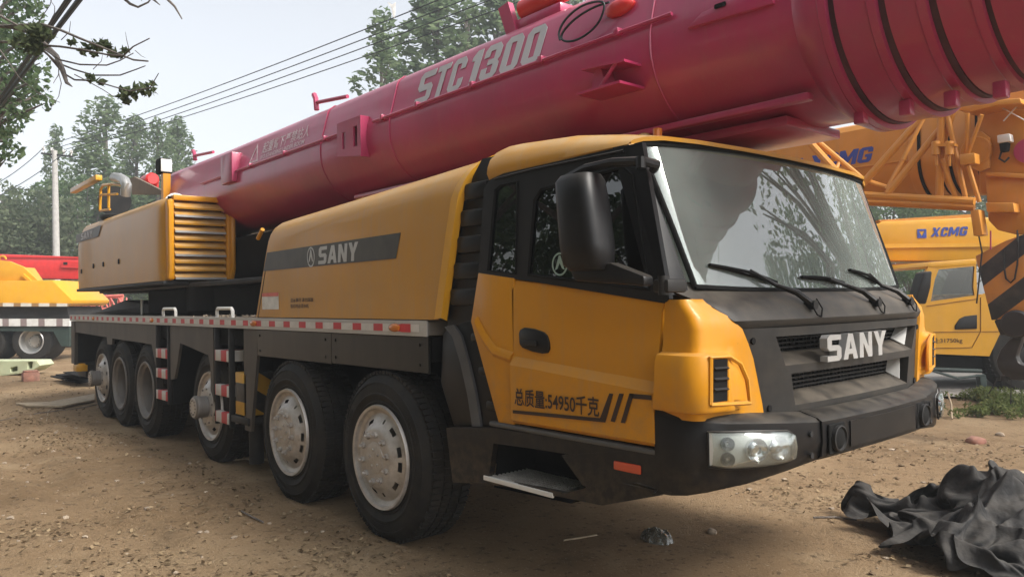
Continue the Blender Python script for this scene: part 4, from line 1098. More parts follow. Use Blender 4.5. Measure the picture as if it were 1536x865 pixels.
# far operator side and middle frame
b = MB(); b.box(-6.6, -3.6, .86, 1.66, 1.93, 2.5, .03); b.poly([(-9.5, .9, 1.93), (-6.6, .9, 1.93), (-6.3, .9, 2.5), (-8.0, .9, 3.3), (-9.0, .9, 3.35), (-9.6, .9, 2.9)], (0, .1, 0)); b.poly([(-9.5, 1.5, 1.93), (-6.6, 1.5, 1.93), (-6.3, 1.5, 2.5), (-8.0, 1.5, 3.3), (-9.0, 1.5, 3.35), (-9.6, 1.5, 2.9)], (0, .1, 0)); b.build('slew_frame', m_void, K)
b = MB(); b.box(-6.2, -4.3, 1.78, 2.5, 1.95, 3.2, .08, 3); b.build('operator_cab', m_yel, K)
b = MB(); b.box(-10.1, -8.6, .84, 1.7, 2.0, 2.75, .1, 3); b.build('counterweight', m_dark, K)
b = MB(); b.cyl((-4.2, 1.25, 2.05), (-.6, 1.25, 2.42), .17, 24); b.build('luffing_cylinder', m_dark, K)
# things on top of the house
def T(px, py, y=.35): return pt(px, py, 'y', y)
b = MB(); b.tube([T(188, 293), T(189, 285), T(190, 278), T(187, 271), T(180, 267), T(172, 266)], [.075] * 6, 14); b.build('exhaust_pipe', m_alu, house, 60)
c0, c1 = Vector((-6.75, .4, 2.99)), Vector((-5.9, .4, 2.99))
b = MB(); b.cyl((-6.3, .42, 2.92), (-5.95, .42, 2.98), .15, 28, .02); b.build('air_filter', m_white, house)
b = MB(); b.cyl((-7.5, .42, 2.92), (-6.32, .42, 2.95), .11, 24, .02); b.build('silencer', m_alu, house)
b = MB(); b.cyl((-8.2, .3, 2.96), (-8.2, .3, 3.03), .28, 28, .015); b.build('tank_cap', m_dark, house)
rl = [T(*q) for q in ((150, 316), (151, 285), (154, 278), (170, 276), (183, 278))]
b = MB(); b.tube(rl, .022, 8); b.tube([T(163, 312), T(163, 277)], .022, 8); b.tube([T(150, 316), T(165, 314)], .018, 8); b.tube([T(151, 292), T(176, 291)], .018, 8); b.build('railing', m_yel2, K)
a0, a1 = T(113, 287, .9), T(152, 288, .9)
b = MB(); b.box(a0.x, a1.x, .8, .92, a0.z - .05, a0.z + .05, .01); b.build('winch_beam', m_yel2, K)
b = MB(); b.cyl(T(172, 302, .9) , T(172, 302, 1.5), .28, 24); b.build('winch_drum', m_dark, K)
q0 = [T(*q, .75) for q in ((195, 268), (201, 265), (243, 286), (243, 292), (198, 292))]
b = MB(); b.poly(q0, (0, .04, 0)); b.build('winch_plate', mat('brown_grey_plate', (.17, .13, .09), .6), K)
b = MB(); c = T(224, 271, 1.0); b.cyl(c - XV * .2, c + XV * .2, .11, 20, .03); b.box(c.x - .1, c.x + .12, c.y - .12, c.y + .12, c.z - .14, c.z + .02, .02); b.build('red_motor', m_red2, K)
p0_, p1_ = T(249, 292, .6), T(246, 262, .6)
b = MB(); b.box(p0_.x - .05, p0_.x + .05, .55, .65, 2.95, p1_.z); b.build('lamp_post', m_yel, K)
b = MB(); b.box(p0_.x - .16, p0_.x + .06, .50, .68, p1_.z, p1_.z + .22, .03); mb_ = b.build('work_lamp', m_void, K)
b = MB(); b.box(p0_.x + .061, p0_.x + .075, .515, .665, p1_.z + .02, p1_.z + .20, .01); b.build('lamp_face', m_white, mb_)
# deck rails and clutter
for x0, x1 in ((-5.33, -4.86), (-3.53, -3.1)):
    b = MB(); b.tube([(x0, .05, 1.52), (x0, .05, 1.585), (x0 + .03, .05, 1.61), (x1 - .03, .05, 1.61), (x1, .05, 1.585), (x1, .05, 1.52)], .018, 8); b.build('deck_rail', m_white, K)
b = MB()
q0 = [T(*q, .5) for q in ((131, 473), (142, 468), (172, 456), (186, 450), (224, 456), (226, 473))]
b.poly([(p.x, .5, max(p.z, 1.521)) for p in q0], (0, 1.4, 0), bev=.02); b.build('deck_box', m_dark, K)
b = MB(); b.tube([(-7.15, .3, 1.52), (-7.15, .3, 1.74)], .02, 8); b.build('deck_post', m_alu, K)
b = MB(); rr = random.Random(5)
for i in range(60): b.ico((rr.uniform(-4.3, -2.5), rr.uniform(.05, .35), 1.525), rr.uniform(.008, .022), 1)
o = b.build('deck_rubble', m_stone, K); o['kind'] = 'stuff'
b = MB(); b.tube([T(387, 358, .1), T(394, 344, .1)], .02, 8); b.build('grab_handle', m_yel, K)

# ---- boom
ZC, YC = 3.03, 1.25
m_ring = mat('dusty_ring', (.075, .03, .045), .6, var=.3, dirt=(.12, .06, .08), dirt_amt=.5)
def boom_sec(x, s=1.0, dz=0.0, n=20, lb=0.50):
    half = [(0, .56), (-.40, .56), (-.475, .545), (-.525, .505), (-.545, .47), (-.622, .185), (-.632, .12)]
    half += [(-.632 * math.cos(math.pi / 2 * k / n), .06 - lb * math.sin(math.pi / 2 * k / n)) for k in range(0, n + 1)]
    P = half + [(-a, c) for a, c in half[-2:0:-1]]
    return [(x, YC + a * s, ZC + dz + c * s) for a, c in P]
b = MB(); b.loft([boom_sec(x, 1.0, .02 * (1 if x < -6 else 0)) for x in (-7.25, -7.2, -5, -3, -1, 1, 2.62)], close_u=True, cap=True)
boom = b.build('boom', m_red, K, 28)
b = MB(); b.loft([boom_sec(x, s_, 0, 20, l_) for x, s_, l_ in ((2.60, 1.0, .5), (2.66, 1.04, .54), (2.71, 1.05, .56), (2.74, 1.05, .56))], close_u=True, cap=True); b.build('boom_collar', m_red, boom, 28)
prev = 2.74
for i, xr in enumerate((2.795, 3.015, 3.215, 3.415)):
    s0 = 1.045 - .012 * i; l0 = .555 - .02 * i
    b = MB(); b.loft([boom_sec(x, s_, 0, 20, l0) for x, s_ in ((prev, s0), (xr - .06, s0), (xr - .05, s0 + .015), (xr - .015, s0 + .015), (xr - .013, s0 - .05))], close_u=True, cap=True); b.build('boom_collar', m_red, boom, 28)
    b = MB(); b.loft([boom_sec(x, s0 - .04, 0, 20, l0) for x in (xr - .02, xr + .016)], close_u=True, cap=True); b.build('wear_pad_ring', m_ring, boom, 28)
    b = MB(); b.box(xr - .075, xr - .02, YC - .27, YC - .21, ZC - .53, ZC - .455, .008); b.build('keeper_block', m_red, boom)
    prev = xr + .02
b = MB(); b.loft([boom_sec(x, .99, 0, 20, .49) for x in (3.425, 3.75)], close_u=True, cap=True); b.loft([boom_sec(x, .95, 0, 20, .47) for x in (3.751, 3.9)], close_u=True, cap=True); b.build('boom_head', m_red, boom, 28)
for x in (-2.3, -1.05, 1.74):
    b = MB(); P_ = [Vector(q) + Vector((0, (q[1] - YC) * .004, (q[2] - ZC) * .004)) for q in boom_sec(x)]; b.tube(P_ + [P_[0]], .006, 5, False); b.build('weld_seam', m_red, boom)
# slide plate under the boom
b = MB(); b.box(-2.0, 2.38, YC - .30, YC + .30, ZC - .475, ZC - .42, .01); b.box(-2.0, 2.58, YC - .45, YC - .38, ZC - .40, ZC - .36, .012); b.build('belly_plate', m_red, boom)
# pipe and clips along the side fold
ft = Vector((0, -.545, .47)) ; fb = Vector((0, -.622, .185)); VF = (ft - fb).normalized()
fold = lambda x, k=0.0, off=0.0: Vector((x, YC + fb.y + (ft.y - fb.y) * k, ZC + fb.z + (ft.z - fb.z) * k)) + Vector((0, -VF.z, VF.y)) * off
b = MB(); b.tube([fold(-5.6, -.02, .02), fold(-1.9, -.02, .02)], .012, 6); b.tube([fold(-1.3, -.02, .02), fold(1.9, -.02, .02)], .013, 6)
for x in (-4.0, -3.1, -2.2, -1.15, -.62, .1, .84, 1.5): b.box(x - .02, x + .02, YC - .66, YC - .60, ZC + .17, ZC + .215, .005)
b.build('cable_conduit', m_red, boom)
# writing
b = MB(); b.mesh(letters('STC', fold(-.70, .05, .004), XV, VF, .275, .62, .001, slant=.14)); b.mesh(letters('1300', fold(-.01, .05, .004), XV, VF, .275, .80, .001, slant=.14)); b.build('boom_lettering', m_greyletter, boom, 0)
b = MB(); b.mesh(font_text('起重臂下严禁站人', fold(-3.78, .36, .003), XV, VF, .14, 1.15, .001, .01)); b.mesh(font_text('NO STANDING UNDER BOOM', fold(-3.78, .14, .003), XV, VF, .05, 1.08, .001, .01))
b.mesh(curve_mesh([[(-.13, 0), (0, .23), (.13, 0)], [(-.09, .022), (0, .185), (.09, .022)]], .001), frame_mtx(fold(-3.98, .13, .003), XV, VF, XV.cross(VF))); b.build('boom_warning', m_pinkletter, boom, 0)
# side brackets
def bracket(x0, x1, z0, z1, d=.09):
    b = MB(); y1 = YC - .60
    hs2 = [[(x0 + .1, y1 - d, z0 + .11), (x0 + .1, y1 - d, z1 - .1), (x0 + .16, y1 - d, z1 - .1), (x0 + .16, y1 - d, z0 + .11)], [(x1 - .13, y1 - d, z0 + .1), (x1 - .13, y1 - d, z1 - .08), (x1 - .06, y1 - d, z1 - .08), (x1 - .06, y1 - d, z0 + .1)]]
    b.poly([(x0, y1 - d, z0 + .06), (x0, y1 - d, z1), (x1, y1 - d, z1), (x1, y1 - d, z0)], (0, .02, 0), holes=hs2)
    b.box(x0, x1, y1 - d + .021, y1 + .06, z1 - .015, z1); b.box(x1 - .015, x1, y1 - d + .021, y1 + .06, z0, z1 - .016); b.build('side_bracket', m_red, boom)
bracket(-1.86, -1.43, 2.93, 3.29)
b = MB(); x0, x1 = -4.78, -4.42; y1 = YC - .6
b.box(x0, x1, y1 - .09, y1 + .06, 3.09, 3.44, .01); b.build('side_bracket', m_red, boom)
# jib stow bracket with wings
def J(px, py, y=.55): return pt(px, py, 'y', y)
b = MB()
b.poly([(1.32, .48, 3.015), (1.32, .48, 3.03), (1.66, .48, 3.0), (1.66, .48, 2.985)], (0, .18, 0)); b.poly([(1.30, .46, 2.865), (1.30, .46, 2.88), (1.64, .46, 2.88), (1.64, .46, 2.865)], (0, .22, 0))
b.poly([(1.36, .52, 2.87), (1.40, .52, 3.02), (1.44, .52, 3.02), (1.48, .52, 2.9)], (0, .1, 0)); b.tube([(1.45, .5, 2.88), (1.58, .5, 3.0)], .012, 6)
b.build('stow_bracket', m_red, boom)
# long plate near the collar
b = MB(); b.poly([(2.0, .595, 3.1), (2.1, .595, 3.16), (2.5, .595, 3.2), (2.52, .595, 3.08)], (0, .05, 0), bev=.01); b.build('stow_plate', m_red, boom)
b = MB()
for x, z in ((2.22, 3.16), (2.42, 3.21)): b.box(x - .035, x + .035, .588, .594, z - .012, z + .012, .005, 1)
b.build('slot', m_void, boom)
# top handles
for px, base, top in ((475, 165, 141), (293, 240, 226)):
    p = pt(px, base, 'y', .78); q = pt(px - 2, top, 'y', .78)
    b = MB(); b.tube([p, p.lerp(q, .7), q + Vector((-.03, 0, .0))], .028, 8); b.tube([p.lerp(q, .45), p + Vector((.55, .05, .03))], .02, 8); b.build('boom_handle', m_red, boom)
b = MB(); p = pt(765, 52, 'y', .78); q = pt(755, 10, 'y', .78); b.poly([p + Vector((-.04, 0, 0)), q + Vector((-.06, 0, 0)), q + Vector((.05, 0, .02)), p + Vector((.07, 0, 0))], (0, .05, 0)); b.box(p.x, p.x + .5, .8, 1.0, p.z + .02, p.z + .1, .02); b.build('top_bracket', m_red, boom)
b = MB(); b.cyl((p.x + .05, .86, p.z + .17), (p.x + .5, .86, p.z + .19), .075, 20, .02); b.build('top_motor', m_red2, boom)
# looped hose
lp = [J(*q, .62) for q in ((845, 62), (842, 50), (852, 30), (875, 10), (905, 2), (912, 10), (900, 40), (870, 62), (846, 64), (843, 52), (862, 30), (890, 12), (915, 4))]
lp = [p + Vector((0, -.03 + .002 * i, 0)) for i, p in enumerate(lp)]
for _ in range(3):
    lp = [lp[0]] + [q for a_, c_ in zip(lp, lp[1:]) for q in (a_.lerp(c_, .25), a_.lerp(c_, .75))] + [lp[-1]]
b = MB(); b.tube(lp, .0075, 6); b.build('hose', m_cable, boom)
b = MB(); c = J(930, 12, .66); b.ico(c, .09, 2, (1.3, .5, .6)); b.build('hose_reel_cover', m_red2, boom)

# ================================================================== OTHER MACHINES
def slab(b, pix, depth, thick, **k):
    """outline seen square-on at its own distance, with real depth behind it"""
    b.poly([ptd(x, y, depth) for x, y in pix], FWV * thick, **k); return b
def local_wheel(name, c, axis, r, w, parent, rim_mat, dish=.12):
    """tyre with a dished rim; axis points to the visible side"""
    mt = Vector(axis).normalized().to_track_quat('-Y', 'Z').to_matrix().to_4x4(); mt.translation = c
    t = MB(); rr = r * .6
    prof = [(rr - .01, .03), (rr + .03, .01), (r * .78, .0), (r * .93, .02), (r - .01, .06), (r, .09)]
    t.lathe(prof + [(q, w - o) for q, o in reversed(prof)], 40)
    for k in range(44):
        a_ = 2 * math.pi * k / 44; t.box(r - .01, r + .012, .05, .15, -.02, .02, 0, 1, Matrix.Rotation(a_, 4, 'Y'))
    bmesh.ops.transform(t.bm, matrix=mt, verts=t.bm.verts); o = t.build(name, m_tyre, parent, 35)
    t = MB(); t.lathe([(rr + .012, .01), (rr, -.004), (rr - .03, .01), (rr - .04, dish), (rr * .55, dish + .03), (rr * .5, dish - .05), (rr * .22, dish - .07), (0, dish - .07)], 36)
    for k in range(10):
        a_ = 2 * math.pi * k / 10; t.cyl((rr * .42 * math.cos(a_), dish - .05, rr * .42 * math.sin(a_)), (rr * .42 * math.cos(a_), dish - .1, rr * .42 * math.sin(a_)), .022, 6)
    bmesh.ops.transform(t.bm, matrix=mt, verts=t.bm.verts); t.build('rim', rim_mat, o, 35)
    return o

# ---- yellow crane with a black carrier, far left
dL = 23.6
g0 = ptd(48, 541, dL)
cl = thing('yard_crane', (g0.x, g0.y, 0), 'yellow crane on a black carrier at the left edge, its dual wheels showing', 'crane')
def part(pix, depth, thick, name, m, parent, **k):
    b = MB(); slab(b, pix, depth, thick, **k); return b.build(name, m, parent)
part([(-190, 478), (104, 478), (104, 489), (-190, 489)], dL - .05, 2.4, 'edge_rail', stripe_mat('white_grey_tape', (.7, .7, .68), (.25, .2, .2), tuple(RT), .55, .35), cl)
part([(-190, 489.5), (104, 489.5), (104, 519), (92, 519), (80, 497), (-190, 494)], dL, .1, 'skirt', m_greendark, cl)
part([(-190, 495), (102, 495), (102, 518), (-190, 518)], dL + 1.0, 1.0, 'chassis', m_void, cl)
part([(-190, 460), (100, 460), (104, 477), (-190, 477)], dL + .15, 2.0, 'slew_platform', m_dark, cl)
part([(-190, 424), (78, 420), (108, 450), (107, 455), (100, 459), (-190, 459)], dL, 2.2, 'counterweight', m_yel2, cl, bev=.02)
part([(-190, 452.5), (106, 455), (102, 459.5), (-190, 459.5)], dL - .06, .05, 'reflective_tape', stripe_mat('white_brown_tape', (.7, .66, .58), (.35, .2, .08), tuple(RT), .55, .4, offset=.2), cl)
part([(-40, 400), (0, 390), (14, 392), (34, 400), (57, 421), (-40, 423)], dL + .3, .12, 'boom_pivot_plate', m_yel2, cl, holes=(), bev=.01)
part([(-60, 398), (26, 400), (40, 421), (-60, 423)], dL + .5, .9, 'winch_housing', m_yel2, cl, bev=.02)
part([(30, 412), (34, 410), (46, 420.5), (40, 420.5)], dL + .2, .1, 'brace', m_yel2, cl)
for px in (48, -23, -105):
    c = ptd(px, 511, dL + .1); c.z = .615
    local_wheel('wheel', c + FWV * (-.05), -FWV, .625, .9, cl, m_alu, .22)
b = MB(); b.tube([ptd(4 + 5 * math.cos(a), 389 + 5 * math.sin(a), dL + .3) for a in np.linspace(math.pi, 2 * math.pi, 9)], .03, 6); b.build('lifting_eye', m_yel2, cl)
# its outrigger float lying in front: pale green steel beam
b = MB(); slab(b, [(-40, 541), (55, 541), (60, 548), (46, 557), (30, 560), (0, 564), (-40, 567)], 18.9, .6, holes=[[ptd(*q, 18.9) for q in ((15, 551), (26, 549), (26, 556), (15, 558))], [ptd(*q, 18.9) for q in ((41, 543), (49, 542), (48, 552), (41, 553))]], bev=.01)
tag(b.build('steel_beam', m_ygreen), 'pale green steel beam with square cut-outs lying on the ground at left', 'beam')
b = MB(); p = pt(46, 571, 'z', 0); b.box(p.x - .14, p.x + .14, p.y - .16, p.y + .16, -.03, .2, .02); b.box(p.x - .12, p.x + .12, p.y - .14, p.y + .14, .2, .24, .015)
tag(b.build('rubble_block', m_brick), 'small reddish block lying alone near the pale green beam', 'block')

# ---- red boom lying behind it with a faded lattice jib
dR = 31
rc = thing('lowered_crane', tuple(ptd(60, 500, dR + 1) * Vector((1, 1, 0)) if False else (ptd(60, 500, dR + 1).x, ptd(60, 500, dR + 1).y, 0)), 'bright red lowered crane boom stretched behind the yellow machine at left', 'crane')
def tubepx(b, pts_, d, r, n=8): b.tube([ptd(*q[:2], q[2] if len(q) > 2 else d) for q in pts_], r, n)
b = MB(); slab(b, [(-220, 380), (0, 381), (118, 385), (118, 419), (0, 417), (-220, 416)], dR, .9, bev=.06); rb = b.build('boom', m_red2, rc)
part([(-220, 380.5), (118, 385), (118, 387.5), (-220, 383.5)], dR - .04, .03, 'boom_flange', m_red2, rb)
part([(93, 391), (118, 393), (118, 402), (91, 401)], dR - .08, .07, 'side_bracket', m_red2, rb)
part([(95, 393), (101, 393), (101, 397), (95, 397)], dR - .09, .005, 'bracket_slot', m_void, rb)
part([(-220, 419), (118, 422), (118, 432), (-220, 434)], dR + .2, 1.2, 'rest', m_wood, rc)
part([(-200, 434), (130, 434), (130, 520), (-200, 520)], dR + .8, 1.6, 'carrier', m_dark, rc)
for px in (-60, 20, 110):
    c = ptd(px, 500, dR + .6); c.z = .6; local_wheel('wheel', c, -FWV, .6, .5, rc, m_rim2)
jl = thing('lattice_jib', (ptd(150, 470, 29).x, ptd(150, 470, 29).y, 0), 'faded red lattice jib seen under the rear overhang of the big crane', 'crane jib')
b = MB(); tubepx(b, [(104, 447), (185, 443)], 29, .05); tubepx(b, [(104, 449, 30.2), (185, 445, 30.2)], 29, .05); tubepx(b, [(130, 467), (186, 460)], 29, .06); tubepx(b, [(104, 468, 30.2), (186, 462, 30.2)], 29, .05); b.build('chord', m_pink, jl)
b = MB()
for i in range(7):
    x = 106 + i * 12; tubepx(b, [(x, 447), (x + 10, 465)], 29, .03, 6); tubepx(b, [(x + 10, 465), (x + 12, 447, 30.2)], 29, .03, 6); tubepx(b, [(x, 447), (x + 1, 466, 30.2)], 29, .03, 6)
tubepx(b, [(137, 447), (137, 520)], 29.5, .07); tubepx(b, [(182, 444), (182, 520)], 29.5, .07)
b.build('lacing', m_pink, jl)

# ---- right side: big orange boom of the crane parked behind, lying parallel to the red one, with its stowed lattice jib
oc = thing('jib_crane', (-5.0, 7.35, 0), 'faded orange crane behind, its level boom carrying a tube lattice jib at right', 'crane')
AY, AZ = 7.35, 3.31
def slabY(b, pix, y, t, **k):
    b.poly([pt(px, py, 'y', y) for px, py in pix], (0, t, 0), **k); return b
def partY(pix, y, t, name, m, parent, **k): return slabY(MB(), pix, y, t, **k).build(name, m, parent)
def osec(x, s=1.0, n=14):
    half = [(0, .52), (-.36, .52), (-.44, .49), (-.485, .42), (-.51, -.04)] + [(-.51 * math.cos(math.pi / 2 * k / n), -.06 - .44 * math.sin(math.pi / 2 * k / n)) for k in range(n + 1)]
    return [(x, AY + a * s, AZ + q * s) for a, q in half + [(-a, q) for a, q in half[-2:0:-1]]]
b = MB(); b.loft([osec(x) for x in (-8.5, -6, -4, -2, 0, .66)], close_u=True, cap=True); ob = b.build('boom', m_org, oc, 28)
xr0 = .66
for x1, s_ in ((.76, 1.06), (.98, 1.02), (1.10, 1.05), (1.38, 1.03)):
    b = MB(); b.loft([osec(xr0, s_ - .02), osec(xr0 + .02, s_), osec(x1, s_)], close_u=True, cap=True); b.build('collar', m_org, ob, 28)
    b = MB(); b.loft([osec(x1, s_ - .02), osec(x1 + .03, s_ - .02)], close_u=True, cap=True); b.build('seal_ring', m_void, ob, 28); xr0 = x1 + .031
b = MB(); b.box(1.41, 2.35, AY - .56, AY + .56, 2.74, 3.86, .06, 3); b.build('boom_head', m_org, ob, 28)
x0_, x1_ = pt(1213, 248, 'y', 6.85).x, pt(1306, 236, 'y', 6.85).x
b = MB(); b.mesh(letters('XCMG', (x0_, AY - .5125, 3.30), XV, Vector((0, .05, 1)), .19, x1_ - x0_, .002, slant=.25, gap=.08)); b.build('boom_lettering', m_blue, ob, 0)
b = MB(); me_ = curve_mesh([[(0, 0), (.17, 0), (.17, .17), (0, .17)], [(.025, .135), (.145, .135), (.085, .03)]], .002); me_.transform(frame_mtx((x0_ - .24, AY - .5125, 3.31), XV, ZV, XV.cross(ZV))); b.mesh(me_); b.build('boom_emblem', m_blue, ob, 0)
b = MB(); b.tube([(-6, AY - .517, 3.25), (.64, AY - .517, 3.25)], .010, 6); b.build('conduit', m_org, ob)
HY = AY - .57
partY([(1452, 214), (1470, 196), (1484, 206), (1484, 252), (1470, 258), (1452, 250)], HY - .06, .05, 'hinge_plate', m_org, ob, bev=.01)
c = pt(1463, 226, 'y', HY - .08); b = MB(); b.cyl(c, c + YV * .06, .16, 32, .012); b.build('sheave_cover', m_org, ob)
for k in range(8):
    a_ = 2 * math.pi * k / 8; b = MB(); p = c + XV * .13 * math.cos(a_) + ZV * .13 * math.sin(a_); b.cyl(p + YV * .01, p - YV * .012, .009, 6); b.build('bolt', m_org, ob)
partY([(1495, 203), (1514, 200), (1516, 212), (1496, 215)], HY - .16, .12, 'work_lamp', m_white, ob, bev=.01)
partY([(1498, 215), (1512, 213), (1510, 226), (1500, 228)], HY - .14, .1, 'lamp_bracket', m_void, ob, bev=.01)
b = MB(); b.tube([pt(*q, 'y', HY - .05) for q in ((1502, 228), (1499, 238), (1507, 243), (1514, 236))], .012, 6); b.build('lamp_wire', m_cable, ob)
c = pt(1542, 226, 'y', HY - .02); b = MB(); b.cyl(c + YV * .03, c - YV * .02, .13, 28); b.build('red_reflector', m_red, ob)
partY([(1477, 262), (1545, 268), (1560, 268), (1560, 350), (1525, 352), (1496, 345), (1482, 330), (1480, 300)], HY - .10, .09, 'head_plate', m_org, ob, bev=.015)
partY([(1478, 258), (1560, 262), (1560, 269), (1478, 264)], HY - .16, .14, 'head_flange', m_org, ob, bev=.008)
partY([(1455, 316), (1468, 314), (1474, 352), (1460, 354)], 6.4, .18, 'guide_leg', m_org, ob, bev=.01)
partY([(1478, 304), (1520, 304), (1522, 318), (1480, 318)], 6.5, .22, 'pin_boss', m_org, ob, bev=.01)
partY([(1434, 162), (1452, 153), (1530, 147), (1532, 155), (1496, 158), (1455, 168), (1440, 166)], 6.4, .35, 'top_plate', m_org, ob, bev=.01)
for pts_ in ([(1487, 148), (1500, 160), (1536, 180), (1560, 200)], [(1536, 150), (1520, 165), (1505, 182)]):
    b = MB(); b.tube([pt(*q, 'y', 6.6) for q in pts_], .007, 6); b.build('loose_cable', m_pale, ob)
def tY(name, p, q, y, r, y2=None): b = MB(); b.tube([pt(*p, 'y', y), pt(*q, 'y', y2 or y)], r * .8, 9); return b.build(name, m_org, oc)
tY('jib_chord', (1285, 292), (1462, 302), 6.35, .055); tY('jib_chord', (1300, 304), (1462, 312), 6.55, .045); tY('jib_chord', (1180, 176), (1258, 262), 6.35, .06); tY('jib_chord', (1225, 211), (1300, 274), 6.45, .042)
for p, q, r in (((1290, 280), (1384, 176), .055), ((1253, 256), (1260, 242), .03), ((1268, 262), (1333, 283), .045), ((1330, 284), (1354, 240), .03), ((1354, 240), (1386, 176), .03), ((1331, 290), (1412, 192), .05), ((1412, 174), (1409, 296), .052), ((1413, 238), (1433, 297), .032), ((1433, 158), (1414, 214), .045), ((1421, 172), (1450, 305), .034), ((1473, 172), (1452, 230), .026), ((1451, 170), (1450, 230), .03), ((1452, 248), (1469, 303), .03)):
    tY('jib_lacing', p, q, 6.35, r, 6.45)
for px in (1404, 1424):
    c = pt(px, 222, 'y', 6.3); b = MB(); b.cyl(c - ZV * .08, c + ZV * .07, .045, 14, .006); b.cyl(c - ZV * .2, c - ZV * .08, .016, 8); b.build('jib_pin', m_org, oc)
partY([(1402, 216), (1432, 215), (1432, 219), (1402, 220)], 6.26, .1, 'pin_strap', m_org, oc); partY([(1438, 232), (1462, 229), (1463, 245), (1440, 248)], 6.3, .15, 'jib_clamp', m_org, oc, bev=.012)
# its carrier, mostly hidden by the big crane
def carr(name, x0, x1, y0, y1, z0, z1, m_, bev=.03): return MB().box(x0, x1, y0, y1, z0, z1, bev).build(name, m_, oc)
carr('chassis', -9.5, -1.4, 6.6, 8.1, .65, 1.25, m_void); carr('deck', -9.6, -1.3, 6.1, 8.6, 1.25, 1.4, m_org); carr('turntable', -6.0, -4.0, 6.5, 8.2, 1.4, 1.8, m_dark); carr('house', -8.6, -5.0, 6.1, 6.82, 1.8, 2.9, m_org); carr('counterweight', -9.4, -8.0, 6.2, 8.5, 1.75, 2.6, m_org)
b = MB(); b.cyl((-4.2, 7.35, 1.8), (-2.0, 7.35, 2.85), .15, 20); b.build('luffing_cylinder', m_dark, oc)
for x in (-8.4, -7.2, -4.0, -2.4):
    for y in (6.1, 8.6): local_wheel('wheel', Vector((x, y, .6)), YV * (-1 if y < 7 else 1), .6, .42, oc, m_rim2)

# ---- second orange crane with its own cab, right edge
dB = 12.6
kc = thing('cab_crane', (ptd(1440, 590, dB).x, ptd(1440, 590, dB).y, 0), 'yellow crane behind at right, its low cab under a level boom', 'crane')
b = MB(); slab(b, [(1312, 338), (1325, 332), (1462, 326), (1640, 324), (1640, 396), (1480, 392), (1335, 391), (1318, 380)], 14.2, .8, bev=.06); bb = b.build('boom', m_yel2, kc)
part([(1318, 330), (1460, 321), (1470, 323), (1470, 327), (1322, 334)], 14.25, .7, 'boom_top_rail', m_org, bb)
part([(1320, 366), (1640, 362), (1640, 368), (1320, 372)], 14.16, .03, 'boom_fold', m_yel2, bb)
part([(1340, 396), (1395, 393), (1395, 400), (1340, 403)], 14.3, .3, 'stay_pipe', m_org, bb)
v_ = ptd(1396, 355, 14.19)
b = MB(); b.mesh(letters('XCMG', v_, RTV + ZV * .02, ZV, .165, .66, .002, slant=.25)); b.build('boom_lettering', m_blue, bb, 0)
b = MB(); me_ = curve_mesh([[(0, 0), (.17, 0), (.17, .165), (0, .165)], [(.03, .13), (.14, .13), (.085, .03)]], .002); me_.transform(frame_mtx(ptd(1376, 357, 14.19), RTV, ZV, RTV.cross(ZV))); b.mesh(me_); b.build('boom_emblem', m_blue, bb, 0)
hole_w = [ptd(*q, dB) for q in ((1396, 452), (1402, 420), (1408, 404), (1462, 399), (1460, 430), (1462, 443))]
b = MB(); slab(b, [(1372, 470), (1388, 408), (1396, 394), (1464, 389), (1466, 446), (1478, 440), (1501, 498), (1484, 534), (1390, 530), (1330, 528), (1330, 470)], dB, .05, holes=[hole_w]); cb = b.build('cab', m_yel2, kc)
part([(1374, 468), (1464, 447), (1478, 441), (1500, 497), (1484, 533), (1330, 527), (1330, 470)], dB + .051, 1.9, 'cab_shell', m_yel2, kc)
part([(1388, 400), (1396, 393), (1464, 388), (1466, 397), (1405, 402)], dB - .01, 1.95, 'cab_roof', m_yel2, kc, bev=.02)
part([(1396, 452), (1402, 420), (1408, 404), (1462, 399), (1460, 430), (1462, 443)], dB + .02, .01, 'side_window', glass_mat('cab_side_glass', (.45, .47, .45), 2.0, .12), kc)
part([(1440, 440), (1454, 404), (1460, 404), (1460, 440)], dB + .5, .6, 'seat', m_void, kc)
tb_ = MB(); tb_.tube([ptd(1400, 447, dB + .5), ptd(1412, 443, dB + .5), ptd(1420, 449, dB + .5)], .02, 6); tb_.build('steering_wheel', m_void, kc)
part([(1372, 455), (1386, 408), (1399, 406), (1397, 430), (1390, 456)], dB - .35, .28, 'mirror', m_blk, kc, bev=.03)
part([(1433, 488), (1440, 478), (1448, 474), (1466, 472), (1466, 493), (1433, 494)], dB - .02, .03, 'door_handle', m_blk, kc, bev=.01)
tb_ = MB(); 
for p_, q_ in (((1471, 446), (1471, 497)), ((1471, 497), (1458, 521)), ((1458, 521), (1400, 522)), ((1400, 498), (1498, 497)), ((1390, 459), (1466, 448))): tb_.tube([ptd(*p_, dB - .004), ptd(*q_, dB - .004)], .008, 4)
tb_.build('door_seam', mat('seam_brown', (.25, .11, .01), .6), kc)
b = MB(); b.mesh(font_text('量:31750kg', ptd(1398, 516, dB - .006), RTV, ZV, .10, .50, .002, .005)); b.build('writing', m_brownletter, kc, 0)
part([(1330, 531), (1390, 534), (1486, 537), (1520, 500), (1600, 500), (1600, 562), (1330, 556)], dB + .25, 1.6, 'skirt', m_void, kc)
b = MB(); b.tube([ptd(1398, 553, dB - .1), ptd(1472, 556, dB - .1)], .03, 8); b.tube([ptd(1400, 556, dB - .1), ptd(1436, 567, dB - .1), ptd(1476, 562, dB - .1)], .02, 8); b.build('step_pipe', m_greendark, kc)
part([(1470, 562), (1479, 562), (1482, 588), (1473, 588)], dB - .05, .12, 'support_leg', m_greendark, kc)
c = ptd(1545, 540, dB + .0); c.z = .62; local_wheel('wheel', c, -FWV, .64, .5, kc, m_dark); c2 = c - RTV * 2.9; 
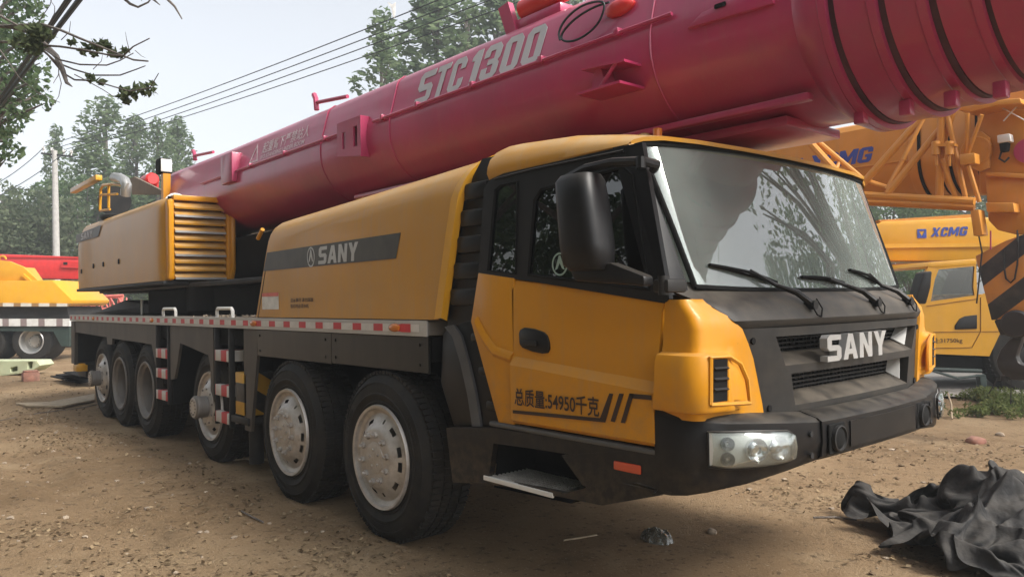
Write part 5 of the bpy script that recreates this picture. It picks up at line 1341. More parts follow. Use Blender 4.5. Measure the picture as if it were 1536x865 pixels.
c2.z = .62; local_wheel('wheel', c2 + FWV * .9, -FWV, .6, .45, kc, m_rim2)

# ---- hook block hung from the orange boom head
HB = 6.62
hb_ = thing('hook_block', tuple(pt(1510, 470, 'y', HB)), 'black hook block with slanted orange and black stripes hanging at the right edge', 'hook block')
partY([(1463, 384), (1506, 362), (1530, 353), (1560, 345), (1560, 472), (1522, 476), (1487, 480)], HB, .06, 'cheek_plate', m_haz2, hb_, bev=.008)
partY([(1467, 385), (1560, 350), (1560, 470), (1490, 478)], HB + .3, .06, 'cheek_plate', m_haz2, hb_, bev=.008)
c = pt(1535, 420, 'y', HB + .08); b = MB(); b.cyl(c, c + YV * .2, .33, 36); b.build('sheave', m_dark, hb_)
c = pt(1523, 486, 'y', HB - .06); b = MB(); b.cyl(c, c + YV * .5, .15, 28, .02); slabY(b, [(1490, 480), (1560, 474), (1560, 500), (1500, 503)], HB + .01, .34, bev=.02); b.build('crosshead', m_hook, hb_)
hk = [(1527, 500), (1512, 510), (1500, 524), (1494, 540), (1496, 552), (1504, 562), (1520, 570), (1540, 570), (1558, 560), (1566, 545), (1560, 538), (1550, 546), (1538, 549), (1528, 544), (1524, 534), (1528, 522), (1532, 512), (1534, 500)]
partY(hk, HB + .07, .13, 'hook', m_hook, hb_, bev=.03)
def tubeY(b, pts_, y, r): b.tube([pt(*q, 'y', y) for q in pts_], r, 6)
b = MB(); c = pt(1507, 563, 'y', HB + .12); b.cyl(c, c - ZV * .06, .04, 10); tubeY(b, [(1495, 568), (1520, 568)], HB + .12, .012); tubeY(b, [(1496, 568), (1483, 590)], HB + .12, .006); tubeY(b, [(1517, 568), (1516, 606)], HB + .12, .006); b.build('wire_frame', m_dark, hb_)
for pts_, m_ in (([(1468, 352), (1473, 378), (1465, 455)], m_dark), ([(1486, 346), (1486, 374)], m_red), ([(1526, 345), (1526, 362)], m_dark)):
    b = MB(); tubeY(b, pts_, HB - .03, .009); b.build('rope', m_, hb_)
b = MB(); tubeY(b, [(1527, 350), (1527, 372), (1526, 396), (1522, 418), (1516, 424), (1509, 418), (1506, 400), (1505, 375)], HB - .02, .010); b.build('chain', m_dark, hb_)

# ================================================================== UTILITY POLE AND LINES
dP = 38
base = ptd(86, 470, dP); base.z = 0; topp = ptd(82, 226, dP)
pole = thing('utility_pole', tuple(base), 'grey concrete utility pole with a steel crossarm carrying four wires', 'pole')
b = MB(); b.tube([base, base.lerp(topp, .5), topp], [.19, .16, .12], 16); b.build('mast', m_conc, pole)
b = MB(); b.tube([ptd(62, 230, dP), ptd(109, 235, dP)], .05, 6); tubepx(b, [(74, 231), (82, 244), (92, 233)], dP, .03, 6); b.build('crossarm', m_dark, pole)
for px, py in ((65, 229), (78, 231), (96, 233), (107, 234)):
    b = MB(); p = ptd(px, py, dP); b.cyl(p, p + ZV * .14, .03, 8); b.cyl(p + ZV * .14, p + ZV * .3, .07, 10, .02); b.build('insulator', m_white, pole)
lines = [((65, 220), (170, 188), (400, 90), (588, 0), 9.6), ((78, 224), (175, 195), (400, 105), (623, 0), 9.4), ((96, 225), (180, 201), (400, 117), (660, 0), 9.4), ((107, 226), (220, 197), (400, 131), (705, 0), 9.3)]
for i, (a_, b1, b2, c_, h_) in enumerate(lines):
    p0_ = ptd(*a_, dP); p1_ = pt(*c_, 'z', h_); p2_ = p0_ + (p1_ - p0_) * 1.9; N_ = 24
    P_ = [p0_.lerp(p2_, k / N_) - ZV * .5 * 4 * (k / N_) * (1 - k / N_) for k in range(N_ + 1)]
    # keep the sag but pass through the photographed span
    b = MB(); b.tube([p - ZV * 0 for p in P_], .016, 5)
    tag(b.build('power_line', m_cable), ['uppermost of the four thin wires running up from the pole', 'second thin wire from the top, with a torn scrap snagged on it', 'third thin wire from the top, just below the snagged scrap', 'lowest of the four thin wires, passing before the tall poplars'][i], 'power line', 'wires from the concrete pole')
for i, (a_, c_) in enumerate((((65, 222), (-60, 300)), ((100, 226), (-60, 318)))):
    p0_ = ptd(*a_, dP); p1_ = ptd(*c_, 30); b = MB(); b.tube([p0_.lerp(p1_, k / 12) - ZV * 1.2 * (k / 12) * (1 - k / 12) for k in range(13)], .018, 5)
    tag(b.build('service_wire', m_cable), ['upper thin wire falling to the left from the pole', 'lower thin wire falling to the left from the pole'][i], 'wire', 'wires leaving the pole to the left')
p = pt(588, 12, 'z', 9.25); b = MB(); b.shell([[p + RTV * a_ + ZV * c_ + FWV * d_ for a_, c_, d_ in r] for r in (((-.12, .16, 0), (0, .1, .04), (.1, .15, 0)), ((-.02, .0, .05), (.04, -.02, 0), (.09, .02, .05)), ((.02, -.2, 0), (.05, -.26, .03), (.08, -.18, 0)))], .006, ref=tuple(p + FWV))
tag(b.build('plastic_scrap', m_pale), 'torn grey plastic scrap snagged on an overhead wire', 'scrap')
for i in range(5):
    p0_ = pt(-40 - i * 3, 205 + i * 5, 'z', 5.2 + .05 * i); p1_ = pt(104 + i * 4.0 + (8 if i > 2 else 0), -8, 'z', 5.6 + .04 * i); p2_ = p1_ + (p1_ - p0_) * 1.2
    b = MB(); b.tube([p0_, p1_, p2_], (.014, .02, .014, .03, .02)[i], 6)
    tag(b.build('overhead_cable', m_cable), 'black cable of the tight bundle crossing the top left corner before the branches', 'cable', 'cable bundle at the top left')

# ================================================================== TREES
rng = np.random.default_rng(7)
def leaf_mesh(name, centers, radii, n, size, aspect=1.6, shellbias=.5, droop=.0, seed=0):
    g = np.random.default_rng(seed); centers = np.array(centers, float); radii = np.array(radii, float)
    w = radii.prod(1) ** (2 / 3); k = g.choice(len(centers), n, p=w / w.sum())
    d = g.normal(size=(n, 3)); d /= np.linalg.norm(d, axis=1, keepdims=True); r = g.random(n) ** (1 / 3); r = r * (1 - shellbias) + shellbias * (r ** .35)
    p = centers[k] + d * r[:, None] * radii[k]
    s = size * g.uniform(.6, 1.35, n)[:, None]
    a = g.normal(size=(n, 3)); a[:, 2] -= droop; a /= np.linalg.norm(a, axis=1, keepdims=True)
    b_ = np.cross(a, g.normal(size=(n, 3))); b_ /= np.linalg.norm(b_, axis=1, keepdims=True); c_ = np.cross(a, b_)
    # leaf: kite with a slight fold
    v = np.stack([p - a * s * .5, p + b_ * s * .5 / aspect + c_ * s * .06, p + a * s * .6, p - b_ * s * .5 / aspect + c_ * s * .06], 1).reshape(-1, 3)
    me = bpy.data.meshes.new(name); me.vertices.add(n * 4); me.vertices.foreach_set('co', v.ravel())
    me.loops.add(n * 4); me.loops.foreach_set('vertex_index', np.arange(n * 4)); me.polygons.add(n); me.polygons.foreach_set('loop_start', np.arange(n) * 4)
    me.update(); me.validate(); return me
def tree_parts(seed, h, spread, trunk_r, kind, n, leaf, m_):
    g = random.Random(seed); cs, rs = [], []; t = MB(); 
    if kind == 'poplar':
        t.tube([(0, 0, 0), (g.uniform(-.1, .1), 0, h * .5), (0, g.uniform(-.1, .1), h * .97)], [trunk_r, trunk_r * .6, .02], 8)
        for i in range(64):
            z = h * (.14 + .86 * (i / 63) ** .9); w = spread * (math.sin(math.pi * min(1, .22 + .78 * i / 63)) ** .8) * g.uniform(.5, 1.1); a_ = g.uniform(0, 6.28)
            c = (math.cos(a_) * w * .62, math.sin(a_) * w * .62, z); cs.append(c); q = g.uniform(.26, .48) * spread * (1.05 - .55 * i / 63); rs.append((q, q, q * g.uniform(1.2, 2.0)))
            if i % 2 == 0: t.tube([(0, 0, z - .9), (c[0] * .6, c[1] * .6, z - .25), c], [trunk_r * .25, trunk_r * .15, .01], 5)
    else:
        t.tube([(0, 0, 0), (g.uniform(-.2, .2), g.uniform(-.2, .2), h * .3), (g.uniform(-.3, .3), g.uniform(-.3, .3), h * .75)], [trunk_r, trunk_r * .75, trunk_r * .3], 10)
        for i in range(46):
            a_ = g.uniform(0, 6.28); e = g.uniform(-.35, 1.0); w = spread * math.sqrt(max(.05, 1 - e * e * .8)) * g.uniform(.35, 1.0)
            c = (math.cos(a_) * w, math.sin(a_) * w, h * .62 + e * h * .36); cs.append(c); q = g.uniform(.16, .34) * spread; rs.append((q, q, q * .8))
            if i % 2 == 0: t.tube([(0, 0, h * .28 + max(0, e) * h * .3), (c[0] * .5, c[1] * .5, c[2] - .12 * h), c], [trunk_r * .35, trunk_r * .2, .02], 5)
    return t, leaf_mesh('crown', cs, rs, n, leaf, seed=seed)
PROTO = {}
def tree(kind, x, y, s=1.0, rot=0.0, label='', group=None, zs=1.0):
    if kind not in PROTO:
        spec = {'poplar_a': (11, 13, 1.9, .2, 'poplar', 6800, .19, m_leafA), 'poplar_b': (12, 13, 1.6, .18, 'poplar', 7000, .2, m_leafA), 'poplar_c': (13, 13, 1.5, .16, 'poplar', 3600, .22, m_leafA),
                'round_a': (21, 9, 3.4, .25, 'round', 9000, .2, m_leafB), 'round_c': (23, 9, 2.8, .32, 'round', 800, .18, m_leafC),
                'round_b': (22, 8, 3.2, .22, 'round', 5200, .24, m_leafC)}[kind]
        PROTO[kind] = (*spec, None)
        t, lm = tree_parts(*spec)
        root = thing('poplar_tree' if 'poplar' in kind else 'broadleaf_tree', (x, y, 0), label, 'tree', group)
        tr = t.build('trunk', m_bark, None); local(tr, root); cr = link('crown', lm, spec[7]); local(cr, root)
        PROTO[kind] = root
    else:
        root = copy_tree(PROTO[kind]); tag(root, label, 'tree', group); root.location = (x, y, 0)
    root.rotation_euler = (0, 0, rot); root.scale = (s, s, s * zs)
    return root
def tree_px(kind, px, top, depth, label, group=None, rot=0.0, wid=1.0):
    p = ptd(px, top, depth); h0 = 13.0 if 'poplar' in kind else 9.2
    k = p.z / h0; o = tree(kind, p.x, p.y, k * wid, rot, label, group, 1 / wid); return o
G1 = 'poplars beyond the yard'
tree_px('poplar_a', 158, 150, 46, 'tallest of the green poplars, right of the utility pole', G1, 0.0, 1.75)
tree_px('poplar_b', 204, 183, 50, 'narrow poplar directly behind the exhaust pipe', G1, 1.0, 1.6)
tree_px('poplar_a', 236, 182, 48, 'bushy poplar left of the work lamp post', G1, 2.1, 1.25)
tree_px('poplar_b', 266, 186, 52, 'rightmost poplar of the left row, touching the crimson boom', G1, 3.3, 1.5)
tree_px('poplar_c', 84, 195, 54, 'thin poplar right behind the utility pole', G1, .4, 1.1)
tree_px('round_a', 130, 262, 44, 'low dense tree at the foot of the tall poplars', 'low trees beyond the yard', .3, 1.1)
tree_px('round_b', 40, 250, 40, 'sparse grey-green tree left of the utility pole', 'low trees beyond the yard', 1.2)
tree_px('round_b', -12, 290, 38, 'sparse shrubby tree at the left edge above the red boom', 'low trees beyond the yard', 2.4, 1.2)
tree_px('round_a', 8, 318, 60, 'distant dark tree low behind the sparse tree at left', 'low trees beyond the yard', 2.9, 1.2)
tree_px('round_a', 215, 300, 58, 'distant broad tree between the poplars and the crane house', 'low trees beyond the yard', 4.0, 1.3)
tree_px('poplar_c', 572, 28, 34, 'small open poplar left of the others above the boom', 'poplars above the boom', 1.0, 1.5)
tree_px('poplar_b', 655, -10, 36, 'leafy poplar in the middle above the boom lettering', 'poplars above the boom', 2.0, 2.0)
tree_px('poplar_c', 700, 10, 35, 'thin poplar between the leafy one and the red boom motor', 'poplars above the boom', 3.0, 1.5)
tree_px('poplar_b', 745, -20, 36, 'poplar behind the red motor on top of the boom', 'poplars above the boom', 4.2, 1.9)
tree_px('poplar_a', 850, -30, 37, 'poplar mostly hidden behind the crimson boom', 'poplars above the boom', .7, 1.6)
for i, (px, top, d_, lb) in enumerate(((1120, 150, 30, 'dark tree glimpsed between the cab roof and the orange boom'), (1335, 270, 34, 'tree showing between the two orange booms at right'), (1440, 285, 36, 'tree showing above the level yellow boom at right'), (1365, 395, 26, 'green tree glimpsed beside the far cab mirror'), (1560, 60, 40, 'tree beyond the orange boom head at the right edge'))):
    tree_px('round_a' if i % 2 else 'round_b', px, top, d_, lb, 'trees behind the right-hand cranes', i * 1.3, 1.2)
# big leafy tree at the top left
p = ptd(-40, 300, 15.5)
bt = thing('broadleaf_tree', (p.x, p.y, 0), 'large leafy tree filling the top left corner', 'tree')
t = MB(); t.tube([(p.x, p.y, 0), (p.x + .1, p.y, 3), tuple(ptd(-30, 120, 15.5)), tuple(ptd(-20, -60, 15.8))], [.3, .24, .17, .08], 10)
cs, rs = [], []
for px, py, q in ((5, 20, .75), (-30, 50, .9), (20, 60, .55), (-10, 100, .8), (25, 100, .4), (15, 130, .5), (-20, 160, .8), (35, 115, .35), (58, 118, .28), (25, 150, .42), (45, 140, .25), (10, 178, .38), (62, 140, .22), (30, 165, .25), (-15, 200, .5), (5, 215, .2), (22, 196, .18), (48, 5, .3), (30, -10, .5), (-60, 0, 1.1), (-70, 110, 1.1), (-60, 200, .9), (20, 225, .2), (8, 240, .18), (68, 155, .16), (40, 60, .3), (60, 95, .22)):
    c = ptd(px, py, 15.5 + random.Random(px * 31 + py).uniform(-.8, .8)); cs.append(tuple(c)); rs.append((q, q, q * .8))
    t.tube([ptd(-28, min(200, py + 70), 15.5), c.lerp(ptd(-28, py + 40, 15.5), .4), c], [.06, .035, .01], 5)
t.build('trunk', m_bark, bt); link('crown', leaf_mesh('crown', cs, rs, 5600, .12, seed=3), m_leafB, bt)
# near tree with bare branches reaching in from the left
p = ptd(-150, 500, 9.2); nt = thing('bare_tree', (p.x, p.y, 0), 'half bare tree whose long twiggy branches reach in from the upper left', 'tree')
t = MB(); D0 = 9.0
t.tube([(p.x, p.y, 0), (p.x, p.y, 2.2), tuple(ptd(-140, 110, D0)), tuple(ptd(-120, -120, D0))], [.22, .19, .14, .07], 10)
br = [([(-140, 80), (-40, 20), (0, 24), (40, 46)], .028), ([(-140, 100), (-40, 30), (30, 45), (55, 55)], .024), ([(-60, 60), (0, 40), (34, 38), (64, 37), (90, 45), (118, 57), (145, 68), (175, 80), (200, 90), (222, 92)], .020),
      ([(-80, 80), (0, 63), (30, 64), (60, 68), (90, 70), (125, 75), (160, 82), (185, 84), (200, 70), (224, 58)], .016), ([(40, 60), (70, 76), (90, 90), (120, 97), (160, 98), (180, 91), (200, 80)], .013),
      ([(60, 72), (85, 94), (110, 104), (140, 113), (180, 113), (205, 104), (218, 99)], .013), ([(70, 80), (95, 110), (112, 120), (140, 121), (170, 130), (195, 137), (225, 132), (238, 110)], .012),
      ([(112, 112), (135, 124), (155, 135), (170, 145), (185, 147)], .007), ([(60, 60), (85, 85), (95, 108), (100, 124), (108, 130)], [.03, .03, .03, .02, .006]),
      ([(75, 85), (88, 98), (88, 112), (80, 125)], .008), ([(88, 110), (92, 125), (88, 145), (78, 160)], .006), ([(0, 75), (30, 118), (55, 138), (90, 154)], .008), ([(195, 80), (190, 60), (188, 48)], .005), ([(203, 76), (212, 84), (218, 87)], .005),
      ([(140, 104), (152, 92), (154, 82)], .005), ([(92, 60), (104, 48), (106, 32)], .006), ([(225, 132), (232, 137), (237, 142)], .006), ([(55, 50), (60, 30), (75, 8), (80, -10)], .007), ([(66, 50), (82, 20), (82, 10), (72, -4)], .006)]
rj = random.Random(4)
for pts_, r in br:
    n_ = len(pts_); P_ = [ptd(x, y, D0 - .25 * i + rj.uniform(-.12, .12)) for i, (x, y) in enumerate(pts_)]
    t.tube(P_, r if isinstance(r, list) else [r * (1 - .65 * i / (n_ - 1)) for i in range(n_)], 6)
t.build('trunk', m_bark, nt)
cs, rs = [], []
for px, py, q in ((190, 140, .09), (186, 148, .07), (200, 134, .07), (215, 134, .06), (222, 138, .07), (228, 128, .05), (150, 68, .09), (160, 70, .06), (142, 72, .05), (132, 70, .05), (170, 82, .06), (178, 82, .05), (142, 80, .04), (125, 78, .04), (186, 76, .05), (110, 64, .05), (150, 122, .05), (136, 118, .05), (50, 52, .14), (58, 48, .12), (66, 56, .1), (36, 66, .12), (52, 72, .1)):
    cs.append(tuple(ptd(px, py, D0 - .8))); rs.append((q, q, q * .7))
link('crown', leaf_mesh('crown', cs, rs, 560, .085, seed=5), leaf_mat('dull_leaves', (.08, .11, .055), (.15, .18, .09), .5), nt)
# dead twig tip of another tree at the top edge
p = ptd(80, -900, 7.5); tw = thing('bare_tree', (-8.2, -6.6, 0), 'twig tips hanging into the top edge, right of the bare branches', 'tree')
t = MB(); q0 = ptd(150, -160, 8); t.tube([(-8.2, -6.6, 0), (-8.1, -6.5, 4.0), (-7.0, -5.2, 7.2), tuple(q0)], [.24, .2, .13, .05], 10)
for pts_, r in (([(150, -160), (180, -60), (184, -4), (195, 6), (207, 11), (222, 4), (230, -6)], .022), ([(200, -100), (232, -40), (250, -2), (262, 10), (268, 20), (273, 29)], .02), ([(215, -40), (226, -4), (240, 8)], [.02, .016, .004]), ([(195, 6), (188, 2), (184, -2)], .008)):
    n_ = len(pts_); t.tube([ptd(x, y, 8) for x, y in pts_], r if isinstance(r, list) else [r * (1 - .7 * i / (n_ - 1)) for i in range(n_)], 6)
t.build('trunk', m_bark, tw)
cs = [tuple(ptd(x, y, 8)) for x, y in ((225, -40), (190, -60), (160, -140), (240, -80))]; rs = [(.3, .3, .25)] * 4
link('crown', leaf_mesh('crown', cs, rs, 700, .1, seed=8), m_leafB, tw)
# trees around the yard that only the glass shows (off frame), the nearer ones also added to darken the truck side and foreground
G2 = 'trees behind the photographer'
for i, (x, y, s_) in enumerate(((-22, -17, 1.5), (-12, -19, 1.6), (-3, -20, 1.6), (6, -19, 1.5), (16, -16, 1.5))):
    o = tree('round_a', x, y, s_, i * 1.7, 'unseen leafy tree outside the frame, for glass reflections and shade on the truck', G2); o.location.z = -4.2
for i, (kind, x, y, s_, r_) in enumerate((('round_a', -8, -10.5, 1.2, 1), ('round_a', -2.5, -10, 1.15, 2), ('round_a', 3.0, -12, 1.2, 3), ('round_a', 9.0, -11, 1.1, 4), ('round_a', -14, -11, 1.2, 5), ('round_a', 1.0, -7.4, 1.15, .8), ('round_c', 5.2, 12.0, 1.1, .5), ('round_b', 3.8, 18.0, 1.0, .2), ('round_a', 9.5, 15, .9, .8))):
    tree(kind, x, y, s_, r_, 'unseen leafy tree outside the frame, for glass reflections and shade on the truck', G2)

# ================================================================== GROUND CLUTTER
g = np.random.default_rng(11)
def scatter(n, size, seed, regions, flat=True):
    g = np.random.default_rng(seed); out = []
    tot = sum(r[4] for r in regions)
    for x0, x1, y0, y1, w in regions:
        m_ = int(n * w / tot); x = g.uniform(x0, x1, m_); y = g.uniform(y0, y1, m_); d = vnoise(x * 1.3, y * 1.3, 9) + .5 * vnoise(x * 4, y * 4, 10); k = g.random(m_) < np.clip((d - .55) * 2.4, .06, 1) ** 1.5; out.append(np.stack([x[k], y[k]], 1))
    p = np.concatenate(out); z = ground_h(p[:, 0], p[:, 1]); n = len(p)
    s = size * g.uniform(.4, 1.5, n)[:, None]; a_ = g.uniform(0, 6.28, n); tilt = g.uniform(-.5, .5, (n, 2))
    a = np.stack([np.cos(a_), np.sin(a_), tilt[:, 0]], 1); b_ = np.stack([-np.sin(a_), np.cos(a_), tilt[:, 1]], 1)
    c = np.concatenate([p, z[:, None] + .008 + .4 * size * np.abs(tilt).sum(1)[:, None] * .5], 1)
    v = np.stack([c - a * s * .5, c + b_ * s * .3, c + a * s * .5 + np.array([0, 0, .004]), c - b_ * s * .3], 1).reshape(-1, 3)
    me = bpy.data.meshes.new('dry_leaves'); me.vertices.add(n * 4); me.vertices.foreach_set('co', v.ravel()); me.loops.add(n * 4); me.loops.foreach_set('vertex_index', np.arange(n * 4)); me.polygons.add(n); me.polygons.foreach_set('loop_start', np.arange(n) * 4); me.update(); me.validate(); return me
REG = [(-10, 4, -2.6, -.05, 5), (-18, -9, -3, 4, 2.5), (0, 4, 2.6, 7, 2), (2.2, 4, -1, 2.6, 1)]
tag(link('dry_leaves', scatter(24000, .034, 1, REG), m_litter), kind='stuff')
def pebbles(n, seed, rmin, rmax, regs):
    g = random.Random(seed); t = bmesh.new(); tot = sum(r[4] for r in regs)
    base = bmesh.new(); bmesh.ops.create_icosphere(base, subdivisions=1, radius=1); V = np.array([v.co[:] for v in base.verts]); Fc = [[v.index for v in f.verts] for f in base.faces]; base.free()
    vs_, fs_ = [], []
    gg = np.random.default_rng(seed)
    for x0, x1, y0, y1, w in regs:
        for _ in range(int(n * w / tot)):
            x, y = g.uniform(x0, x1), g.uniform(y0, y1); r = rmin + (rmax - rmin) * g.random() ** 3; z = float(ground_h(x, y)); o = len(vs_)
            q = V * (1 + gg.uniform(-.28, .28, (len(V), 1))) * np.array([r * g.uniform(.8, 1.4), r * g.uniform(.8, 1.3), r * g.uniform(.45, .8)]) + np.array([x, y, z + r * .2])
            vs_ += q.tolist(); fs_ += [[i + o for i in f] for f in Fc]
    me = bpy.data.meshes.new('pebbles'); me.from_pydata(vs_, [], fs_); return me
tag(link('pebbles', pebbles(800, 3, .004, .028, REG), m_stone), kind='stuff')
tag(link('soil_crumbs', pebbles(3000, 4, .004, .026, REG), mat('dark_soil', (.17, .115, .065), .95, var=.35)), kind='stuff')
# weeds at the right
def weed_mesh():
    g = np.random.default_rng(5); cs, rs = [], []
    for px, py, n_, q in ((1500, 606, 9, .16), (1470, 622, 7, .1), (1440, 598, 4, .08), (1520, 622, 8, .12), (1490, 600, 6, .16), (1545, 618, 6, .14), (1430, 612, 3, .05), (1455, 615, 4, .07), (1478, 590, 3, .1), (1395, 608, 0, .06)):
        c = pt(px, py, 'z', 0)
        for _ in range(n_): a_, r_ = g.uniform(0, 6.28), g.uniform(0, .45); cs.append((c.x + r_ * math.cos(a_), c.y + r_ * math.sin(a_), q * .5)); rs.append((q * 1.2, q * 1.2, q * .7))
    return leaf_mesh('weeds', cs, rs, 3600, .07, 2.6, .2, -.5, 6)
tag(link('weeds', weed_mesh(), m_weed), kind='stuff')
# dry stick, stones and bricks at the right
for i, (px, py, sx, sy, sz, m_, lb, nm) in enumerate(((1464, 665, .10, .08, .06, m_brick, 'pinkish stone on the bare earth beyond the black netting', 'stone'), (1530, 716, .11, .06, .035, mat('yellow_brick', (.42, .34, .22), .9, var=.2, scale=15), 'pale yellow brick lying at the right edge', 'brick'), (1068, 795, .035, .03, .025, m_stone, 'small stone left of the black netting, on open earth', 'stone'), (1500, 652, .05, .04, .03, m_stone, 'little tan stone behind the pinkish stone', 'stone'), (300, 800, .02, .02, .012, m_stone, 'tiny stone on the leaf-strewn earth at lower left', 'stone'))):
    p = pt(px, py, 'z', 0); p.z = float(ground_h(p.x, p.y)); b = MB(); rr = random.Random(i + 3)
    if nm == 'brick': b.box(p.x - sx, p.x + sx, p.y - sy, p.y + sy, p.z - .02, p.z + sz * 1.5, .012)
    else: b.ico((p.x, p.y, p.z + sz * .4), 1, 2, (sx, sy, sz), .14, rr)
    tag(b.build(nm, m_), lb, nm)
p0_, p1_ = pt(1422, 590, 'z', .25), pt(1428, 628, 'z', 0); b = MB(); b.tube([p0_, p0_.lerp(p1_, .5) + Vector((.01, .02, .02)), p1_], [.012, .014, .012], 6); tag(b.build('dry_stick', m_wood), 'dry upright stick in the weeds beside the bumper corner', 'stick')
# planks by the rear wheels, rubber sheets under the tail
for i, (pix, lb) in enumerate((([(22, 606), (75, 604), (120, 596), (142, 592), (142, 601), (110, 607), (92, 611), (40, 610)], 'pale flat board lying on the earth by the rearmost wheel'),)):
    P_ = [pt(*q, 'z', .02) for q in pix]; b = MB(); b.poly(P_, (0, 0, .025)); tag(b.build('plank', m_wood), lb, 'board')
b = MB(); rr = random.Random(2)
for k in range(5):
    c = pt(112 + k * 3, 568 - k * 2, 'z', .05 + .05 * k); a_ = rr.uniform(-.4, .4); b.box(-.55, .55, -.22, .22, -.012, .012, .006, 1, Matrix.Translation(c) @ Matrix.Rotation(a_, 4, 'Z') @ Matrix.Rotation(rr.uniform(-.12, .12), 4, 'Y'))
tag(b.build('rubber_sheets', m_void), 'stack of ragged black rubber sheets under the tail of the big crane', 'rubber sheets')
b = MB(); p = pt(345, 683, 'z', .02); 
for k in range(4): b.box(-.3, .3, -.12, .12, -.01, .012, .006, 1, Matrix.Translation(p + Vector((.12 * k - .2, .05 * k, .012 * k))) @ Matrix.Rotation(.3 * k - .2, 4, 'Z') @ Matrix.Rotation(.07 * k, 4, 'Y'))
tag(b.build('board_scraps', m_wood), 'splintered board scraps under the third wheel from the front', 'board scraps')
# twigs
for i, (pts_, lb) in enumerate((([(0, 628), (60, 622), (120, 612), (190, 596)], 'long dark twig running to the rear wheels at lower left'), ([(70, 632), (72, 618), (86, 606), (110, 602)], 'thin pale curved twig near the board at left'), ([(362, 765), (378, 772), (395, 782)], 'short twig near the second front wheel'), ([(845, 808), (870, 805), (895, 800)], 'short pale twig in the shade under the cab'), ([(1220, 775), (1252, 773), (1285, 777)], 'thin dark twig touching the black netting'))):
    b = MB(); b.tube([Vector((p.x, p.y, float(ground_h(p.x, p.y)) + .012)) for p in [pt(*q, 'z', 0) for q in pts_]], .007, 5); tag(b.build('twig', m_bark if i % 2 == 0 else m_wood), lb, 'twig')
# crumpled clear plastic bag
def crumple(name, cx, cy, rx, ry, h, n, seed, amp, f1):
    u = np.linspace(-1, 1, n); U, V = np.meshgrid(u, u); 
    ang = np.arctan2(V, U); r = np.maximum(np.abs(U), np.abs(V)); X = r * np.cos(ang); Y = r * np.sin(ang)
    base = np.clip(1 - r ** 2.4, 0, 1) ** .6
    return X, Y, r, base
X, Y, r, base = crumple('bag', 0, 0, 1, 1, 1, 26, 1, 1, 1)
p = pt(985, 806, 'z', 0); Zb = base * (.05 + .05 * vnoise(X * 4 + 9, Y * 4, 3) + .03 * np.abs(vnoise(X * 9, Y * 9, 5) - .5)); Xb = X * .11 * (1 + .2 * vnoise(X * 3, Y * 3, 7)); Yb = Y * .09
me = bpy.data.meshes.new('plastic_bag'); n_ = X.shape[0]; id_ = np.arange(n_ * n_).reshape(n_, n_)
me.from_pydata(np.stack([p.x + Xb, p.y + Yb, Zb + float(ground_h(p.x, p.y))], -1).reshape(-1, 3).tolist(), [], np.stack([id_[:-1, :-1], id_[:-1, 1:], id_[1:, 1:], id_[1:, :-1]], -1).reshape(-1, 4).tolist())
m_bag = glass_mat('clear_plastic', (.8, .82, .82), 2.0, .22)
finish(me, 20); tag(link('plastic_bag', me, m_bag), 'small crumpled clear plastic bag on the earth under the cab front', 'plastic bag')
